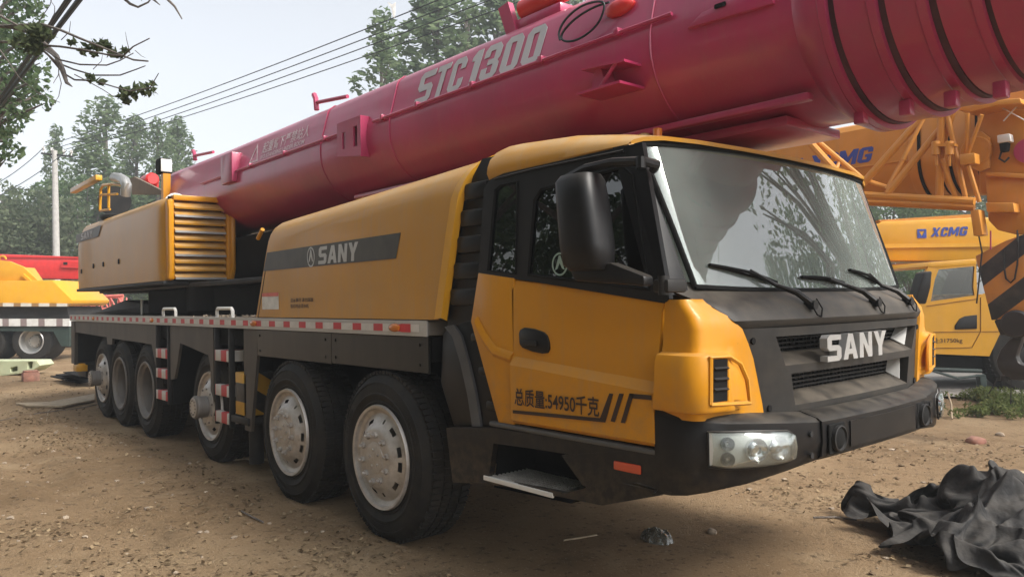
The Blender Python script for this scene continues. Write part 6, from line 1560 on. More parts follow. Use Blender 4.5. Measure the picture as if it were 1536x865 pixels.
# heap of black shade netting: a big sheet that was dropped and settled in folds
# (its settled points in 3 mm steps, row by row: x, y, z of the first point, then the step to each next one)
NET_ROWS = [
    [-297,-300,9,9,-13,9,9,-11,12,10,-3,-4,16,-2,-7,16,-4,-5,13,-3,-4,12,0,1,0,10,-3,4,12,8,-6,14,0,-6,2,-7,3,7,2,5,5,0,12,0,-3,-5,4,10,-10,3,21,4,-18,18,14,-5,-2,-9,13,-10,3,-3,-14,-6,-15,16,-8,-12,13,2,-10,5,12,-3,3,12,4,-8,12,-6,-5,3,-2,-14,6,4,-11,13,3,-4,15,13,7,21,8,-2,14,9,-7,12,-2,0,20,-5,1,23,-6,0,8,-3,-11,1,-10,13,1,18,27,0,18,23,2,13,5,6,4,-5,0,3,-9,3,-1,-10,5,6,-2,9,-4,8,12,0,2,11,-7,-1,19,-2,-3,18,7,11,6,19,-2,5,7,5,7,-6,10,0,-5,5,1,-15,-10,13,-5,-11,23,-6,-20,27,-7,-12,8,3,10,-5,15,10,-21,16,12,-16,17,6,-3,11,3,1,-3,11,1,-6,7,-2,-2,-7],
    [-306,-297,25,11,-9,6,12,-7,8,13,-3,1,15,-4,-4,16,-3,-6,11,0,-9,9,-2,3,4,6,-6,-8,10,-4,-4,13,6,2,9,-2,-2,0,-8,10,9,0,13,6,-1,4,0,11,-17,1,15,3,-12,24,12,-6,4,0,6,-12,1,-3,-13,-2,-14,1,-2,-16,8,2,-10,7,2,-11,-1,11,-3,-2,7,10,-7,11,4,-1,9,4,-6,7,9,-10,19,6,-3,17,7,3,14,5,4,10,2,-6,18,-7,-7,24,-4,-1,15,-3,4,5,-11,-3,2,8,25,-6,14,18,1,10,6,8,3,2,1,3,-6,6,5,-2,4,3,-8,7,6,0,11,-1,2,13,4,9,21,-4,1,23,-1,-1,11,12,0,0,11,-2,5,4,13,0,-3,11,3,-17,0,10,-6,-12,18,-2,-21,21,-6,-17,14,-3,4,-10,13,10,-14,17,12,-13,15,8,1,4,10,0,-4,4,2,-5,3,0,-5,3],
    [-307,-290,27,10,-4,9,11,-7,4,12,-6,-4,10,3,0,14,-4,1,10,2,-4,8,0,-4,4,5,-6,-12,6,-7,0,9,-3,1,8,6,4,4,-8,11,7,0,13,6,4,10,4,7,-9,-6,13,-5,-5,17,7,-1,8,0,-6,-8,9,0,-5,8,-5,-1,-1,-17,2,0,-20,1,-6,-13,-7,2,-8,-8,9,7,0,14,14,3,18,11,3,15,9,-6,13,4,-5,13,5,-4,11,3,1,10,-2,5,18,-7,-5,22,-4,-12,15,-1,-3,8,-10,1,5,-1,10,1,4,14,6,1,9,2,9,1,5,5,2,5,6,0,7,6,0,3,5,-5,9,8,4,14,3,9,20,6,1,24,-2,-2,15,4,3,-3,8,-4,-4,11,5,0,3,13,5,-11,4,9,-8,-10,18,-6,-12,16,-5,-17,14,-5,-3,-2,7,12,-9,14,8,-6,11,8,5,3,8,2,-10,-2,2,-8,-5,8,-1,6],
    [-304,-272,16,4,-6,15,13,-14,0,9,-14,-14,10,5,1,9,6,6,8,4,9,6,2,-2,4,7,-5,-12,2,-9,2,7,-9,3,3,6,8,2,5,13,2,1,10,12,3,12,5,4,5,-8,9,-7,-2,6,0,-3,7,6,-4,3,6,-1,8,13,3,-1,2,-12,6,0,-25,-9,-14,-19,-19,-7,-11,-13,13,4,1,20,19,8,22,20,0,21,11,-1,11,1,2,9,2,-5,9,2,-6,9,-4,0,16,-12,10,20,-6,-9,17,2,-9,10,-5,-3,8,-6,-3,6,0,8,6,-5,0,7,4,8,3,9,6,7,3,3,10,5,5,3,10,-1,6,5,5,11,9,3,20,2,1,19,8,-1,13,-1,1,3,8,1,-9,9,-1,-6,11,8,6,-4,8,10,-7,-1,15,-9,-10,16,-8,-10,10,-3,-12,7,0,9,-2,9,6,1,10,5,9,-1,7,10,-8,-1,5,-6,-14,9,-6,3],
    [-309,-256,12,6,-7,16,19,-18,2,5,-13,-14,8,0,-8,10,7,4,0,8,13,5,5,5,8,4,-2,-5,2,-9,-3,7,-8,9,4,-2,9,-3,8,10,0,10,9,3,8,7,10,1,12,0,6,-1,-4,4,-7,-4,8,12,-2,0,9,0,11,11,-2,11,9,-1,-10,-3,-23,-6,-16,-19,-19,-5,-16,-11,10,8,-7,18,22,10,26,21,0,19,6,9,12,4,-4,9,1,-5,5,-4,0,10,-5,0,14,-9,-5,18,-18,7,16,-7,-10,12,1,-3,7,4,-5,8,4,-6,10,-4,1,9,1,1,6,8,8,6,7,8,9,-5,-4,11,4,4,5,9,5,11,2,4,16,8,-1,13,4,0,10,3,-3,6,-1,6,-4,14,2,-5,15,8,-4,8,13,10,-7,2,12,-9,-8,14,-7,-11,13,-7,-8,9,-2,-6,7,0,5,5,9,1,12,-2,5,17,-2,1,7,-1,-13,6,-6,-5],
    [-313,-245,14,12,-6,11,15,-13,-3,11,-12,1,4,1,1,3,9,-4,5,7,6,0,-1,11,7,0,-3,1,0,-9,6,-1,-3,5,5,2,11,6,2,9,4,6,2,-2,14,6,1,8,9,8,2,6,-3,7,0,-5,7,11,-2,0,13,1,1,9,-3,4,9,-4,-4,-3,-14,-14,-15,-16,-13,-1,-12,-7,2,11,-11,22,19,4,22,14,10,20,7,2,12,1,0,7,-1,-9,6,-3,-5,6,-3,7,14,-9,-7,17,-11,6,15,-10,4,12,-1,-2,9,2,-5,8,2,0,9,4,0,5,5,-4,10,4,-2,12,3,-2,7,-3,9,12,3,-4,11,4,-1,11,2,3,10,-5,0,14,-4,2,8,6,-6,5,4,5,1,13,10,-2,16,10,-5,15,10,1,-1,10,11,-8,-5,11,-7,-9,11,-4,-10,12,-4,-9,14,-1,-9,17,1,2,13,4,1,12,0,3,11,-3,1,0,0,-9],
    [-317,-234,20,17,-6,3,12,-8,0,8,1,3,0,-3,11,5,2,0,4,7,-6,2,0,9,9,-5,-1,6,-4,-6,7,-2,0,10,3,3,5,5,9,6,11,4,6,3,8,0,0,14,12,4,0,10,-2,4,10,-4,3,6,-7,0,7,-1,-4,10,-2,-1,7,-4,-7,-1,-10,-11,-13,-9,-11,0,-7,-8,7,7,1,20,14,2,21,11,-1,18,6,2,11,0,-5,2,-7,-12,10,-4,-2,8,0,7,11,-6,4,12,-1,0,15,-4,4,11,-1,3,6,5,-4,7,5,0,10,2,4,11,-2,3,11,-5,1,12,1,-7,13,-2,0,12,-1,3,12,4,-7,14,-1,-6,9,-7,0,9,-12,0,7,1,-2,5,9,5,1,17,8,0,18,10,-2,15,12,-4,7,12,7,-7,4,10,-5,-6,11,-6,-9,15,-4,-13,21,1,-14,23,3,-9,19,-5,-4,6,5,10,6,0,6,4,-6,-4],
    [-319,-223,21,18,-5,3,7,-9,5,2,-7,7,0,9,3,8,0,7,2,4,-7,8,1,0,10,-2,-1,8,-6,-3,8,-5,8,6,8,-2,7,5,12,4,6,11,11,7,1,8,-3,0,10,8,6,12,-1,1,9,-2,4,8,-8,-2,-1,-8,-8,7,-4,-2,11,0,0,-3,-8,-10,-3,-7,-10,-2,-2,-13,13,4,7,13,11,2,17,10,-3,18,8,1,4,-9,-13,11,-8,-5,11,-2,-6,10,-4,4,4,2,14,13,-1,9,10,6,-6,10,-2,2,5,-2,9,8,5,6,7,-6,-3,9,6,2,16,-10,5,17,-7,-7,15,4,-7,13,1,-4,9,2,-13,11,-5,-7,10,-14,-1,11,-11,0,3,6,0,9,7,7,4,18,9,3,15,15,-3,15,13,-2,13,13,0,0,8,9,-4,-4,11,-5,-9,18,-5,-17,27,-2,-13,30,1,-12,20,-2,-9,8,-1,7,-4,8,8,3,-6,4],
    [-325,-217,29,19,-1,-1,6,-10,6,-3,-13,8,7,5,6,7,10,-3,9,6,-3,3,1,-12,9,-1,1,10,-5,-2,5,-5,9,1,-1,11,9,8,3,10,10,10,11,3,-1,14,-3,-3,11,-1,3,8,8,3,9,2,2,2,-9,-3,-2,-6,-1,7,-4,-7,10,2,2,3,-9,-8,2,-8,-5,3,0,-11,11,1,-1,9,14,4,19,0,-8,15,8,-1,9,-7,-2,7,-6,-8,11,-4,6,8,2,-2,9,1,10,9,0,12,12,-3,2,10,5,-5,3,-3,8,2,-4,11,13,-3,4,12,6,-3,17,-5,-4,17,-10,-1,14,1,-5,10,4,-11,13,2,-6,13,-3,-10,7,-15,-9,9,-16,-5,7,1,5,2,14,2,2,20,10,8,16,17,4,14,18,-7,15,10,-2,2,15,6,-3,3,11,-3,-9,20,-7,-16,24,-4,-21,27,3,-21,21,-2,2,10,1,-3,7,4,5,-6,3,5],
    [-338,-204,29,21,-3,1,12,-11,8,-4,-15,11,10,2,1,9,12,-7,9,14,-15,10,11,-4,6,-3,-5,8,-4,0,3,-5,10,-8,-7,8,5,-4,16,22,9,6,22,4,8,12,2,-5,3,-4,-5,4,2,-5,7,9,1,0,-9,-6,-3,-8,0,7,-2,-3,12,2,1,8,-7,-4,7,-6,-3,8,-1,-4,7,1,-9,10,11,6,14,3,-4,18,-2,-7,11,-6,0,4,-8,6,9,0,5,7,5,4,10,3,2,13,-4,7,12,0,7,10,1,-1,10,-1,0,2,-3,12,7,-7,10,18,1,-2,17,-3,-10,16,0,-11,13,0,-4,4,1,-7,9,2,-4,12,-3,-3,14,-13,-10,11,-18,-13,7,-10,9,2,12,4,1,27,3,2,25,16,5,15,20,1,11,16,-7,9,14,1,-2,9,11,-9,0,20,-7,-16,26,-7,-21,20,4,-28,17,4,-10,13,1,4,9,3,-5,3,5,5],
    [-352,-191,34,23,-3,-2,20,-14,9,-1,-16,14,10,-2,2,8,20,-17,14,19,-22,11,14,-10,4,4,4,9,-6,-1,1,-6,9,-8,-8,8,-6,-16,18,24,1,12,29,9,6,13,2,-3,0,-4,-8,-4,-3,-9,1,10,-3,3,-5,-7,-1,-8,-2,10,-4,-2,13,-1,1,12,-4,0,10,-1,0,8,-2,-5,9,4,0,10,5,-4,14,7,2,14,-3,-9,17,-10,1,4,-8,14,1,-6,15,10,5,2,9,5,0,15,-1,0,14,4,9,12,-4,5,11,-1,-2,11,-2,4,7,-2,14,16,-3,-8,17,0,-16,6,-8,-12,7,-1,-7,4,8,2,7,4,-8,12,1,-4,19,-13,-2,16,-21,-12,11,-13,3,1,3,12,-2,25,7,6,32,9,1,19,15,-2,12,16,-2,9,18,-1,1,17,7,-10,4,22,-10,-14,27,-4,-21,24,1,-26,4,9,-24,14,0,-1,6,1,-5,6,-4,-6],
    [-360,-184,44,24,-5,-3,20,-11,5,5,-17,18,10,0,-2,8,19,-23,13,22,-22,10,17,-11,10,7,2,5,-6,6,0,-9,6,-7,-9,1,-10,-17,19,19,-6,21,34,10,-2,9,-7,-3,-1,7,-8,-8,-6,-11,-2,7,-4,6,-4,-6,6,-3,-5,11,-2,-1,14,-2,1,14,-3,0,12,-3,-2,9,4,5,10,1,-2,10,5,0,13,6,-8,17,-2,4,18,-10,1,6,-9,14,-4,-4,16,7,-5,9,14,5,-6,15,8,-4,19,2,3,9,-1,10,9,-4,5,11,-3,6,13,-4,-6,17,3,-2,6,-8,-18,0,-9,-14,7,-3,-8,7,10,6,11,7,3,11,6,-4,16,-8,-11,21,-22,-7,9,-16,3,8,-1,7,2,21,13,1,23,12,3,20,14,1,14,7,-1,11,16,0,4,17,8,-4,10,20,-9,-11,25,-2,-22,23,1,-25,3,8,-25,9,1,-9,8,-1,-1,9,-7,-7],
    [-356,-175,53,19,-3,-4,17,-13,8,9,-12,7,10,1,-5,0,8,-24,13,17,-20,9,18,-6,5,3,7,7,-8,2,0,-5,5,1,-4,6,-6,-15,17,9,-5,14,24,4,-4,11,-3,-8,-1,1,-5,-5,1,-6,1,-1,-7,9,1,-7,13,5,1,14,-2,6,15,-2,5,12,-4,-2,11,-2,-7,10,2,-8,6,2,11,14,7,-2,15,7,-3,18,1,-2,18,-9,4,14,-12,10,0,-5,13,3,0,12,13,0,-1,11,8,-10,12,0,4,14,1,6,12,-2,4,12,-6,-1,11,-6,-4,9,-7,-10,7,-5,-11,-1,-4,-8,5,0,-8,10,4,2,10,10,7,12,1,8,16,-3,-9,19,-10,-11,14,-14,-1,5,1,7,8,9,5,5,13,10,5,10,9,6,8,6,2,6,15,4,5,12,9,9,2,17,8,-5,20,1,-15,16,2,-20,5,4,-21,6,-1,-10,11,-7,3,4,-11,2],
    [-348,-162,63,13,-6,1,14,-10,2,9,-7,-5,5,-2,-7,-1,0,-16,9,6,-13,6,13,-8,7,-1,7,3,-7,4,1,-4,7,0,-7,6,2,-3,12,7,2,7,14,0,-7,7,-1,-8,3,6,-2,1,2,-6,1,-6,-7,14,1,-6,19,4,11,19,-1,10,16,0,10,7,-8,-5,12,2,-13,4,3,-18,13,6,8,15,9,5,17,8,1,17,5,-5,14,-11,12,19,-8,5,12,-7,6,5,-2,8,8,0,7,6,1,-9,5,0,-10,14,3,9,12,-12,-9,2,-22,-6,7,-13,-5,12,0,-4,10,9,-3,7,7,0,5,0,2,6,0,0,8,8,-2,13,5,4,16,0,-2,16,-3,-4,14,-4,-3,11,-2,0,9,-1,6,12,1,0,14,5,1,10,7,5,9,8,6,8,9,6,10,9,1,9,13,-1,13,7,-2,12,-1,-11,5,1,-16,4,-3,-9,6,-8,7,3,-12,5],
    [-342,-153,74,10,-4,-3,8,-4,-6,8,-6,-5,3,-6,-9,3,-5,-9,7,-4,-8,9,5,-8,0,-1,8,0,-9,5,2,2,8,-1,-6,6,7,0,1,4,8,2,7,5,-2,5,1,-8,4,4,-1,5,0,-6,5,-5,-8,18,0,-8,26,2,10,19,-1,23,11,-5,16,11,-3,-7,4,1,-22,6,6,-22,14,4,11,17,16,2,18,11,-1,20,4,3,12,-11,14,18,-8,8,17,-4,3,9,-5,2,7,0,-1,5,-2,-3,-7,-4,-9,19,2,-4,3,-27,-14,-4,-30,-6,8,-14,-7,15,6,-1,12,19,5,10,12,10,9,3,6,6,-1,1,7,1,-2,12,6,1,15,5,1,15,2,1,12,2,0,13,-1,-5,16,-6,-3,16,1,-2,15,9,-13,15,5,-4,14,10,1,10,9,4,13,8,-1,5,9,4,9,6,5,12,-1,2,4,-2,-13,0,-3,-6,5,-9,8,2,-11,7],
    [-334,-146,76,-4,-2,-7,8,-2,-7,2,-8,-7,1,-11,-6,7,-7,-9,7,-2,-7,5,-3,-9,5,7,6,3,-6,11,0,-5,7,2,2,11,9,3,-2,1,3,-10,2,8,0,3,-2,-7,3,5,-1,5,1,-2,6,-3,-5,24,-3,-4,31,0,7,27,0,15,5,0,24,10,-3,-5,6,-1,-20,1,6,-23,16,4,14,21,9,6,16,15,-2,18,6,1,18,-11,4,16,-8,6,16,0,7,9,-4,-2,1,-4,-4,7,1,-3,-4,-6,-6,14,-6,-9,0,-31,-14,-4,-29,-7,7,-15,-7,14,8,1,12,14,14,14,12,12,7,5,7,9,6,3,9,4,-1,12,1,7,14,9,2,11,9,-1,11,1,-3,16,-2,-7,21,-7,-5,22,-6,-1,16,11,-11,9,12,-8,11,10,-8,13,9,-2,14,6,1,12,4,1,10,5,4,7,5,5,9,-4,-3,-1,-4,-9,1,-13,1,1,-12,6],
    [-332,-137,72,-9,-3,-4,-4,-9,-7,-2,-8,-10,2,-10,-9,4,-8,-9,4,-3,-6,4,-4,-7,8,8,-2,10,4,13,8,-3,13,4,2,9,7,4,-4,-4,-1,-13,1,6,-6,5,3,-3,3,4,-1,6,3,3,9,-6,-4,20,-6,10,29,-2,6,30,3,8,16,1,15,7,0,4,3,-2,-16,3,8,-16,15,3,12,18,9,7,16,8,3,18,1,4,18,-9,-2,19,-2,-5,16,1,2,10,-3,-3,-2,-6,-3,3,-2,-7,5,-6,-3,4,-17,-9,2,-24,-8,1,-21,-11,10,-10,-5,12,2,3,8,8,8,8,7,15,10,8,11,14,6,10,15,6,8,12,12,5,12,9,6,11,0,2,8,-8,-2,11,-2,-12,19,6,-14,27,-4,-4,18,1,-2,12,11,-7,11,11,-4,10,11,1,12,9,0,13,6,-6,13,5,-9,12,5,-8,10,1,3,4,-8,-4,1,-13,2,-4,-8,6],
    [-334,-127,73,-11,-7,-5,-13,-14,-6,-9,-16,-9,-1,-9,-11,1,-3,-12,3,3,-10,1,-3,-10,12,6,1,17,6,15,15,2,17,7,5,3,7,2,-7,-2,1,-12,-4,-2,-13,7,7,-2,7,6,1,10,3,6,10,-7,6,12,-12,16,30,0,6,31,5,3,16,1,12,9,4,0,1,0,-9,6,6,-8,14,2,12,16,6,8,17,5,5,16,-1,7,19,-3,-7,18,-3,-13,16,0,-3,10,-2,-6,-2,-11,-1,3,-8,-6,5,-12,-7,5,-15,-6,5,-12,-9,6,-12,-9,12,-11,0,5,-3,5,10,5,-1,9,2,9,10,9,14,17,10,20,17,8,21,12,6,13,9,8,5,6,1,2,8,-4,-3,12,-1,-12,11,5,-21,20,1,-8,26,-5,4,15,4,0,10,11,2,10,12,5,12,8,1,17,4,-16,17,12,-21,12,15,-18,11,0,-4,7,-8,4,4,-14,2,-8,-6,5],
    [-339,-118,75,-10,-7,-8,-17,-16,-5,-13,-18,-7,-4,-8,-10,0,-3,-12,0,2,-12,3,6,-9,13,4,1,21,5,22,22,7,21,15,-1,5,-4,4,-12,-6,-2,-14,0,4,-12,7,5,-5,8,-4,7,13,4,5,19,-3,7,12,-15,-4,28,3,9,26,8,7,11,4,13,6,1,-4,6,2,2,10,6,-6,15,1,1,12,3,9,12,5,11,17,0,6,19,-4,-9,17,-4,-15,17,1,-5,10,-3,-6,-3,-12,-3,1,-14,-5,5,-15,-6,9,-9,-10,9,-6,-7,12,-6,-2,12,-9,0,2,-10,8,7,-1,-1,10,4,0,18,8,10,19,13,24,16,10,26,8,8,19,-3,-2,10,9,5,3,8,3,-5,9,-4,-13,13,-2,-18,18,8,-18,18,0,2,15,3,4,9,9,9,10,15,3,13,7,0,27,-6,-7,27,3,-27,15,16,-24,3,12,-3,11,-6,0,7,-13,2,-1,-12,4],
    [-341,-109,73,-9,-6,-6,-11,-10,-8,-10,-11,-8,4,-9,-2,3,-6,-1,0,-4,-7,4,-2,-5,6,12,0,19,13,5,19,4,13,14,-1,5,5,-3,-5,-9,2,-6,-8,7,-8,9,-4,-3,9,-7,6,12,-8,6,18,-9,0,19,5,-5,24,6,-3,16,6,11,8,7,13,8,3,-6,9,4,4,12,4,0,12,0,-1,12,-1,-1,12,-1,3,13,2,9,16,-7,-6,15,-1,-14,15,1,-7,11,-1,-3,5,-8,-6,6,-11,-4,3,-14,-2,8,-7,-6,11,-4,-2,13,-4,2,11,-8,2,8,-8,3,5,-7,7,10,-2,5,11,6,9,16,7,17,14,9,17,6,6,11,1,4,9,1,6,4,8,0,-7,8,-5,-10,13,0,-13,19,8,-9,18,7,-8,16,4,-3,9,7,3,10,12,3,15,3,-2,27,1,5,32,-5,-9,20,4,-21,0,10,-7,8,-1,-2,10,-2,-1,1,-7,0],
    [-348,-106,68,6,0,-5,-5,0,-7,-4,0,-8,6,-5,-1,2,-6,8,2,-6,2,4,-6,-1,7,0,4,8,8,-3,11,5,-3,11,-1,-2,10,-3,2,4,1,-6,-4,9,-2,6,2,-7,11,-8,3,11,-8,8,13,-11,6,17,-6,-2,16,9,-1,11,11,0,6,1,6,9,1,-4,14,2,-4,13,8,-3,8,-1,6,10,3,7,12,-3,4,15,-3,-1,13,-4,2,14,-2,-6,12,0,-8,13,1,-4,11,-3,-4,8,-7,-3,5,-10,0,6,-6,-1,10,-2,3,10,-3,5,11,-5,3,9,-7,4,8,-5,6,9,-6,10,8,-6,10,12,-3,3,9,2,1,4,7,2,-2,5,7,4,8,3,7,1,0,9,-1,-8,12,2,-8,15,7,-2,14,8,-3,15,9,-5,13,9,-7,16,7,-2,17,4,0,22,3,1,25,1,1,23,-2,-3,14,-1,-4,10,0,-4,8,1,-8,7,-4,-6],
    [-351,-103,61,7,6,3,8,10,-6,1,10,-11,8,-2,0,4,-3,1,-3,-4,12,4,-6,6,7,-8,9,5,-9,-2,6,-6,-12,6,5,-4,12,4,-2,14,-2,1,6,8,-2,3,9,-2,12,-5,-2,9,-8,3,9,-9,4,12,-6,3,13,2,4,12,6,-1,1,0,-10,10,-6,-11,20,-6,-5,17,4,-3,6,0,9,5,7,10,11,9,10,12,-5,7,10,-5,-5,12,-3,-4,13,-2,0,10,-4,-3,12,-1,-3,14,-2,-1,12,3,-2,6,-6,5,1,-2,11,9,0,7,9,-5,5,8,0,2,7,-5,9,10,-5,9,7,-10,5,10,-11,-10,5,-7,-17,6,3,-8,0,7,9,8,5,8,6,7,9,12,-4,-1,10,0,-6,13,5,0,10,11,4,12,12,-3,17,9,-7,18,1,-7,18,0,-3,17,3,2,15,6,3,15,8,-1,19,4,-5,18,-3,-8,12,-4,-11,7,-3,-9],
    [-355,-96,57,9,7,-1,8,12,3,11,12,-1,8,4,-6,4,-2,-6,3,-2,8,4,-5,8,9,-11,6,1,-16,12,7,-15,-8,10,-2,-8,10,11,3,13,9,0,14,1,-6,3,10,2,9,4,-4,7,-4,-2,5,-7,0,7,-4,4,8,-4,-2,9,-2,2,12,-5,-7,13,-9,-16,17,-5,-15,17,-6,3,6,1,10,4,3,13,10,17,6,10,1,8,9,-3,6,6,-4,-6,9,-2,-7,12,-2,-2,12,-3,5,15,-2,5,17,3,3,11,2,5,-5,-2,12,2,-4,10,8,-2,6,11,2,1,6,-3,8,7,-6,8,12,-8,0,8,-14,-15,1,-11,-21,3,0,-14,13,3,3,8,6,11,8,4,9,11,2,7,9,-8,4,16,-1,3,14,10,3,9,14,2,9,8,-7,19,2,-6,19,8,-3,8,11,-9,8,6,1,12,4,-5,20,4,-11,23,1,-8,19,-2,-7,12,-5,-3],
    [-349,-83,64,1,3,-10,7,8,-3,7,8,-1,10,8,0,10,4,-2,11,0,2,12,2,6,6,-8,9,4,-17,9,6,-19,1,11,-4,0,13,3,0,11,4,-2,9,5,-3,6,0,0,5,5,6,10,0,4,2,6,-3,5,-1,-8,3,-4,-8,6,-8,-10,13,-12,-8,21,-8,-9,17,-5,-9,15,-6,-2,3,-8,9,8,-1,12,7,12,2,8,7,0,7,4,8,7,-1,10,7,-4,2,10,-2,-5,16,2,-5,19,0,1,16,4,10,8,0,12,3,-6,4,-1,-5,5,1,2,9,5,4,5,8,-3,9,11,-4,5,12,-8,-3,9,-13,-11,6,-13,-11,5,-1,-7,4,6,-6,12,0,1,10,1,2,9,1,7,8,0,9,10,2,10,14,4,8,15,11,2,12,13,-11,14,5,-8,16,11,-2,10,9,-6,4,3,-9,14,6,3,20,4,-15,26,1,-12,21,0,-7,14,-3,1],
    [-338,-68,64,-8,0,-5,-1,1,-10,6,4,-2,8,4,-6,17,9,1,19,13,9,17,6,8,9,-8,6,1,-18,-6,3,-18,-4,12,-1,5,11,1,5,7,1,6,7,0,5,7,-4,3,7,1,12,7,-2,10,5,8,-3,6,0,-15,6,0,-18,10,-7,-19,15,-14,-13,17,-11,1,11,-6,-2,9,-5,2,10,-7,3,9,-6,-1,10,1,-1,8,7,0,4,11,4,7,4,17,5,0,13,10,-5,1,18,2,-3,20,6,-5,20,1,4,5,-2,10,6,-5,1,0,-9,-1,6,0,8,-3,10,6,3,3,10,10,-6,4,9,-9,-3,7,-10,-5,8,-7,-3,7,-7,5,7,1,-4,10,0,-6,11,2,-1,7,3,-3,9,4,8,8,5,11,11,7,10,14,6,-5,17,8,-10,16,8,-12,15,14,-3,10,9,3,4,1,-8,10,2,1,24,3,-13,28,5,-14,25,-2,-8,12,4,-1],
    [-332,-55,58,-10,-1,-2,-10,2,-4,-1,-3,-10,8,6,0,25,5,-7,31,14,9,17,13,15,10,-8,-1,-7,-16,-10,7,-16,-5,9,0,9,8,-2,9,12,-5,4,8,-2,7,8,1,11,11,-5,10,6,-3,15,-3,13,2,7,-1,-19,10,0,-27,14,-6,-23,16,-16,-8,9,-12,9,10,-3,-3,9,-5,4,7,-4,-8,11,-6,-5,10,-3,-6,10,-1,-2,13,5,10,7,9,20,0,7,12,9,3,7,16,-2,1,20,2,-1,18,7,-3,7,-4,10,8,-7,-5,0,-7,-11,8,-6,2,1,8,12,1,8,12,7,-2,9,6,-10,-5,7,-9,0,2,-4,7,5,-7,7,12,-4,-4,9,-2,-10,7,-1,3,12,6,0,9,9,-3,13,5,5,10,6,12,16,5,-1,14,10,-11,15,10,-10,11,14,-11,11,6,3,6,1,1,6,-1,-8,22,-2,-15,30,2,-14,28,-1,-11,16,5,2],
    [-340,-43,52,2,-2,-7,-10,3,-4,-6,-2,-7,11,-1,-4,24,10,1,27,13,10,22,8,7,10,-11,-1,-1,-12,-8,5,-10,-6,10,-6,6,7,2,12,10,-5,13,12,-7,4,7,-3,8,1,2,10,10,-5,7,5,4,6,10,4,-12,8,0,-21,10,-1,-21,14,-10,-7,10,-10,4,9,-4,2,10,-3,-3,9,-5,0,9,-4,-2,9,0,-8,10,-2,-4,14,0,4,7,1,13,5,4,11,8,-4,5,12,10,5,15,4,10,15,6,-1,10,-2,3,6,-6,-3,0,-5,-13,10,-5,-2,7,3,10,5,6,12,5,3,11,6,-10,-2,4,-8,2,3,-7,7,5,-8,1,2,-11,-7,9,-2,-7,8,4,5,9,5,6,15,7,4,13,10,1,15,7,5,16,3,2,16,2,-2,12,8,-7,8,14,-7,8,9,-3,11,0,-3,6,3,-8,19,1,-16,27,4,-16,22,-5,-17,16,3,-1],
    [-352,-33,39,5,2,2,3,2,-7,1,-3,-7,11,-3,-8,18,9,5,19,4,5,18,0,4,8,-6,1,13,-1,-5,10,-3,-7,9,-1,6,8,-7,14,8,-7,17,8,-8,16,10,-5,-5,5,-2,3,7,6,-2,5,7,2,9,-2,-4,7,-2,-5,8,-2,-7,11,-6,-4,12,-8,-3,10,-5,0,11,-3,5,9,-4,4,13,-2,0,11,-1,-4,9,1,-6,9,-1,-5,7,-3,-4,6,-8,-2,9,1,5,13,2,9,12,14,15,11,9,15,9,2,-3,8,-4,-1,0,-2,-9,8,-2,-5,3,1,12,6,5,10,12,-1,5,8,-9,0,6,-14,1,1,-10,-5,-4,-10,-5,4,-10,-1,12,-6,-3,13,1,4,7,9,7,13,14,7,13,8,10,15,5,11,14,2,5,14,6,1,11,2,5,8,3,-2,8,8,-14,11,5,-13,8,12,-15,10,2,-23,25,0,-17,21,0,-14,14,1,3],
    [-368,-33,33,5,4,-2,12,8,-2,18,0,-6,12,-2,-14,11,-3,3,13,-1,6,17,-3,2,12,1,-4,13,7,-1,16,6,0,10,3,9,7,-10,14,8,-13,19,8,-10,19,8,-5,-2,6,4,-13,8,7,-13,8,7,-3,7,-1,5,5,-10,4,9,-2,12,10,-5,-3,9,-5,-5,10,-6,-1,12,-2,-2,14,1,2,11,3,3,9,-1,-6,8,-2,2,8,-6,2,11,-5,-12,-1,2,-13,8,-1,-1,17,-10,10,21,9,18,-1,18,16,8,3,6,10,-2,1,8,-1,-4,3,1,-10,8,0,9,4,2,14,7,-2,12,8,-12,1,9,-17,-12,2,-15,-20,-2,-12,2,2,-4,8,10,-5,0,10,1,-4,16,6,2,16,8,9,14,13,13,12,8,14,3,6,9,13,8,14,13,8,13,4,-6,6,11,-6,-19,13,3,-30,11,11,-25,8,10,-21,14,5,-14,19,-2,-10,9,4,-6],
    [-385,-30,30,10,5,0,17,5,-11,23,2,-7,19,0,4,10,-2,-9,10,-5,1,14,-3,1,12,11,3,14,9,1,17,6,-1,18,-5,6,4,-3,20,10,-13,18,7,-10,19,12,-5,-5,9,10,-16,-5,14,-12,0,3,-11,13,-9,1,14,-15,14,12,0,19,10,-6,7,9,1,-9,9,-4,-5,11,-5,3,9,5,-8,13,2,-2,11,-2,4,5,-2,-8,9,-11,12,4,-7,-3,-3,12,-15,12,1,-8,18,-18,-2,28,3,19,-4,17,15,6,4,7,9,0,3,5,2,3,8,-2,0,7,3,-4,6,1,14,9,-3,13,8,-13,5,12,-23,-12,5,-19,-24,1,-10,6,-6,5,10,6,-2,4,12,-1,-1,13,8,-3,19,9,6,18,7,9,14,2,10,2,10,15,5,14,16,9,10,21,10,-7,6,9,-14,-21,10,-12,-31,10,9,-28,11,11,-11,7,14,-10,13,2,-10,8,2,-7],
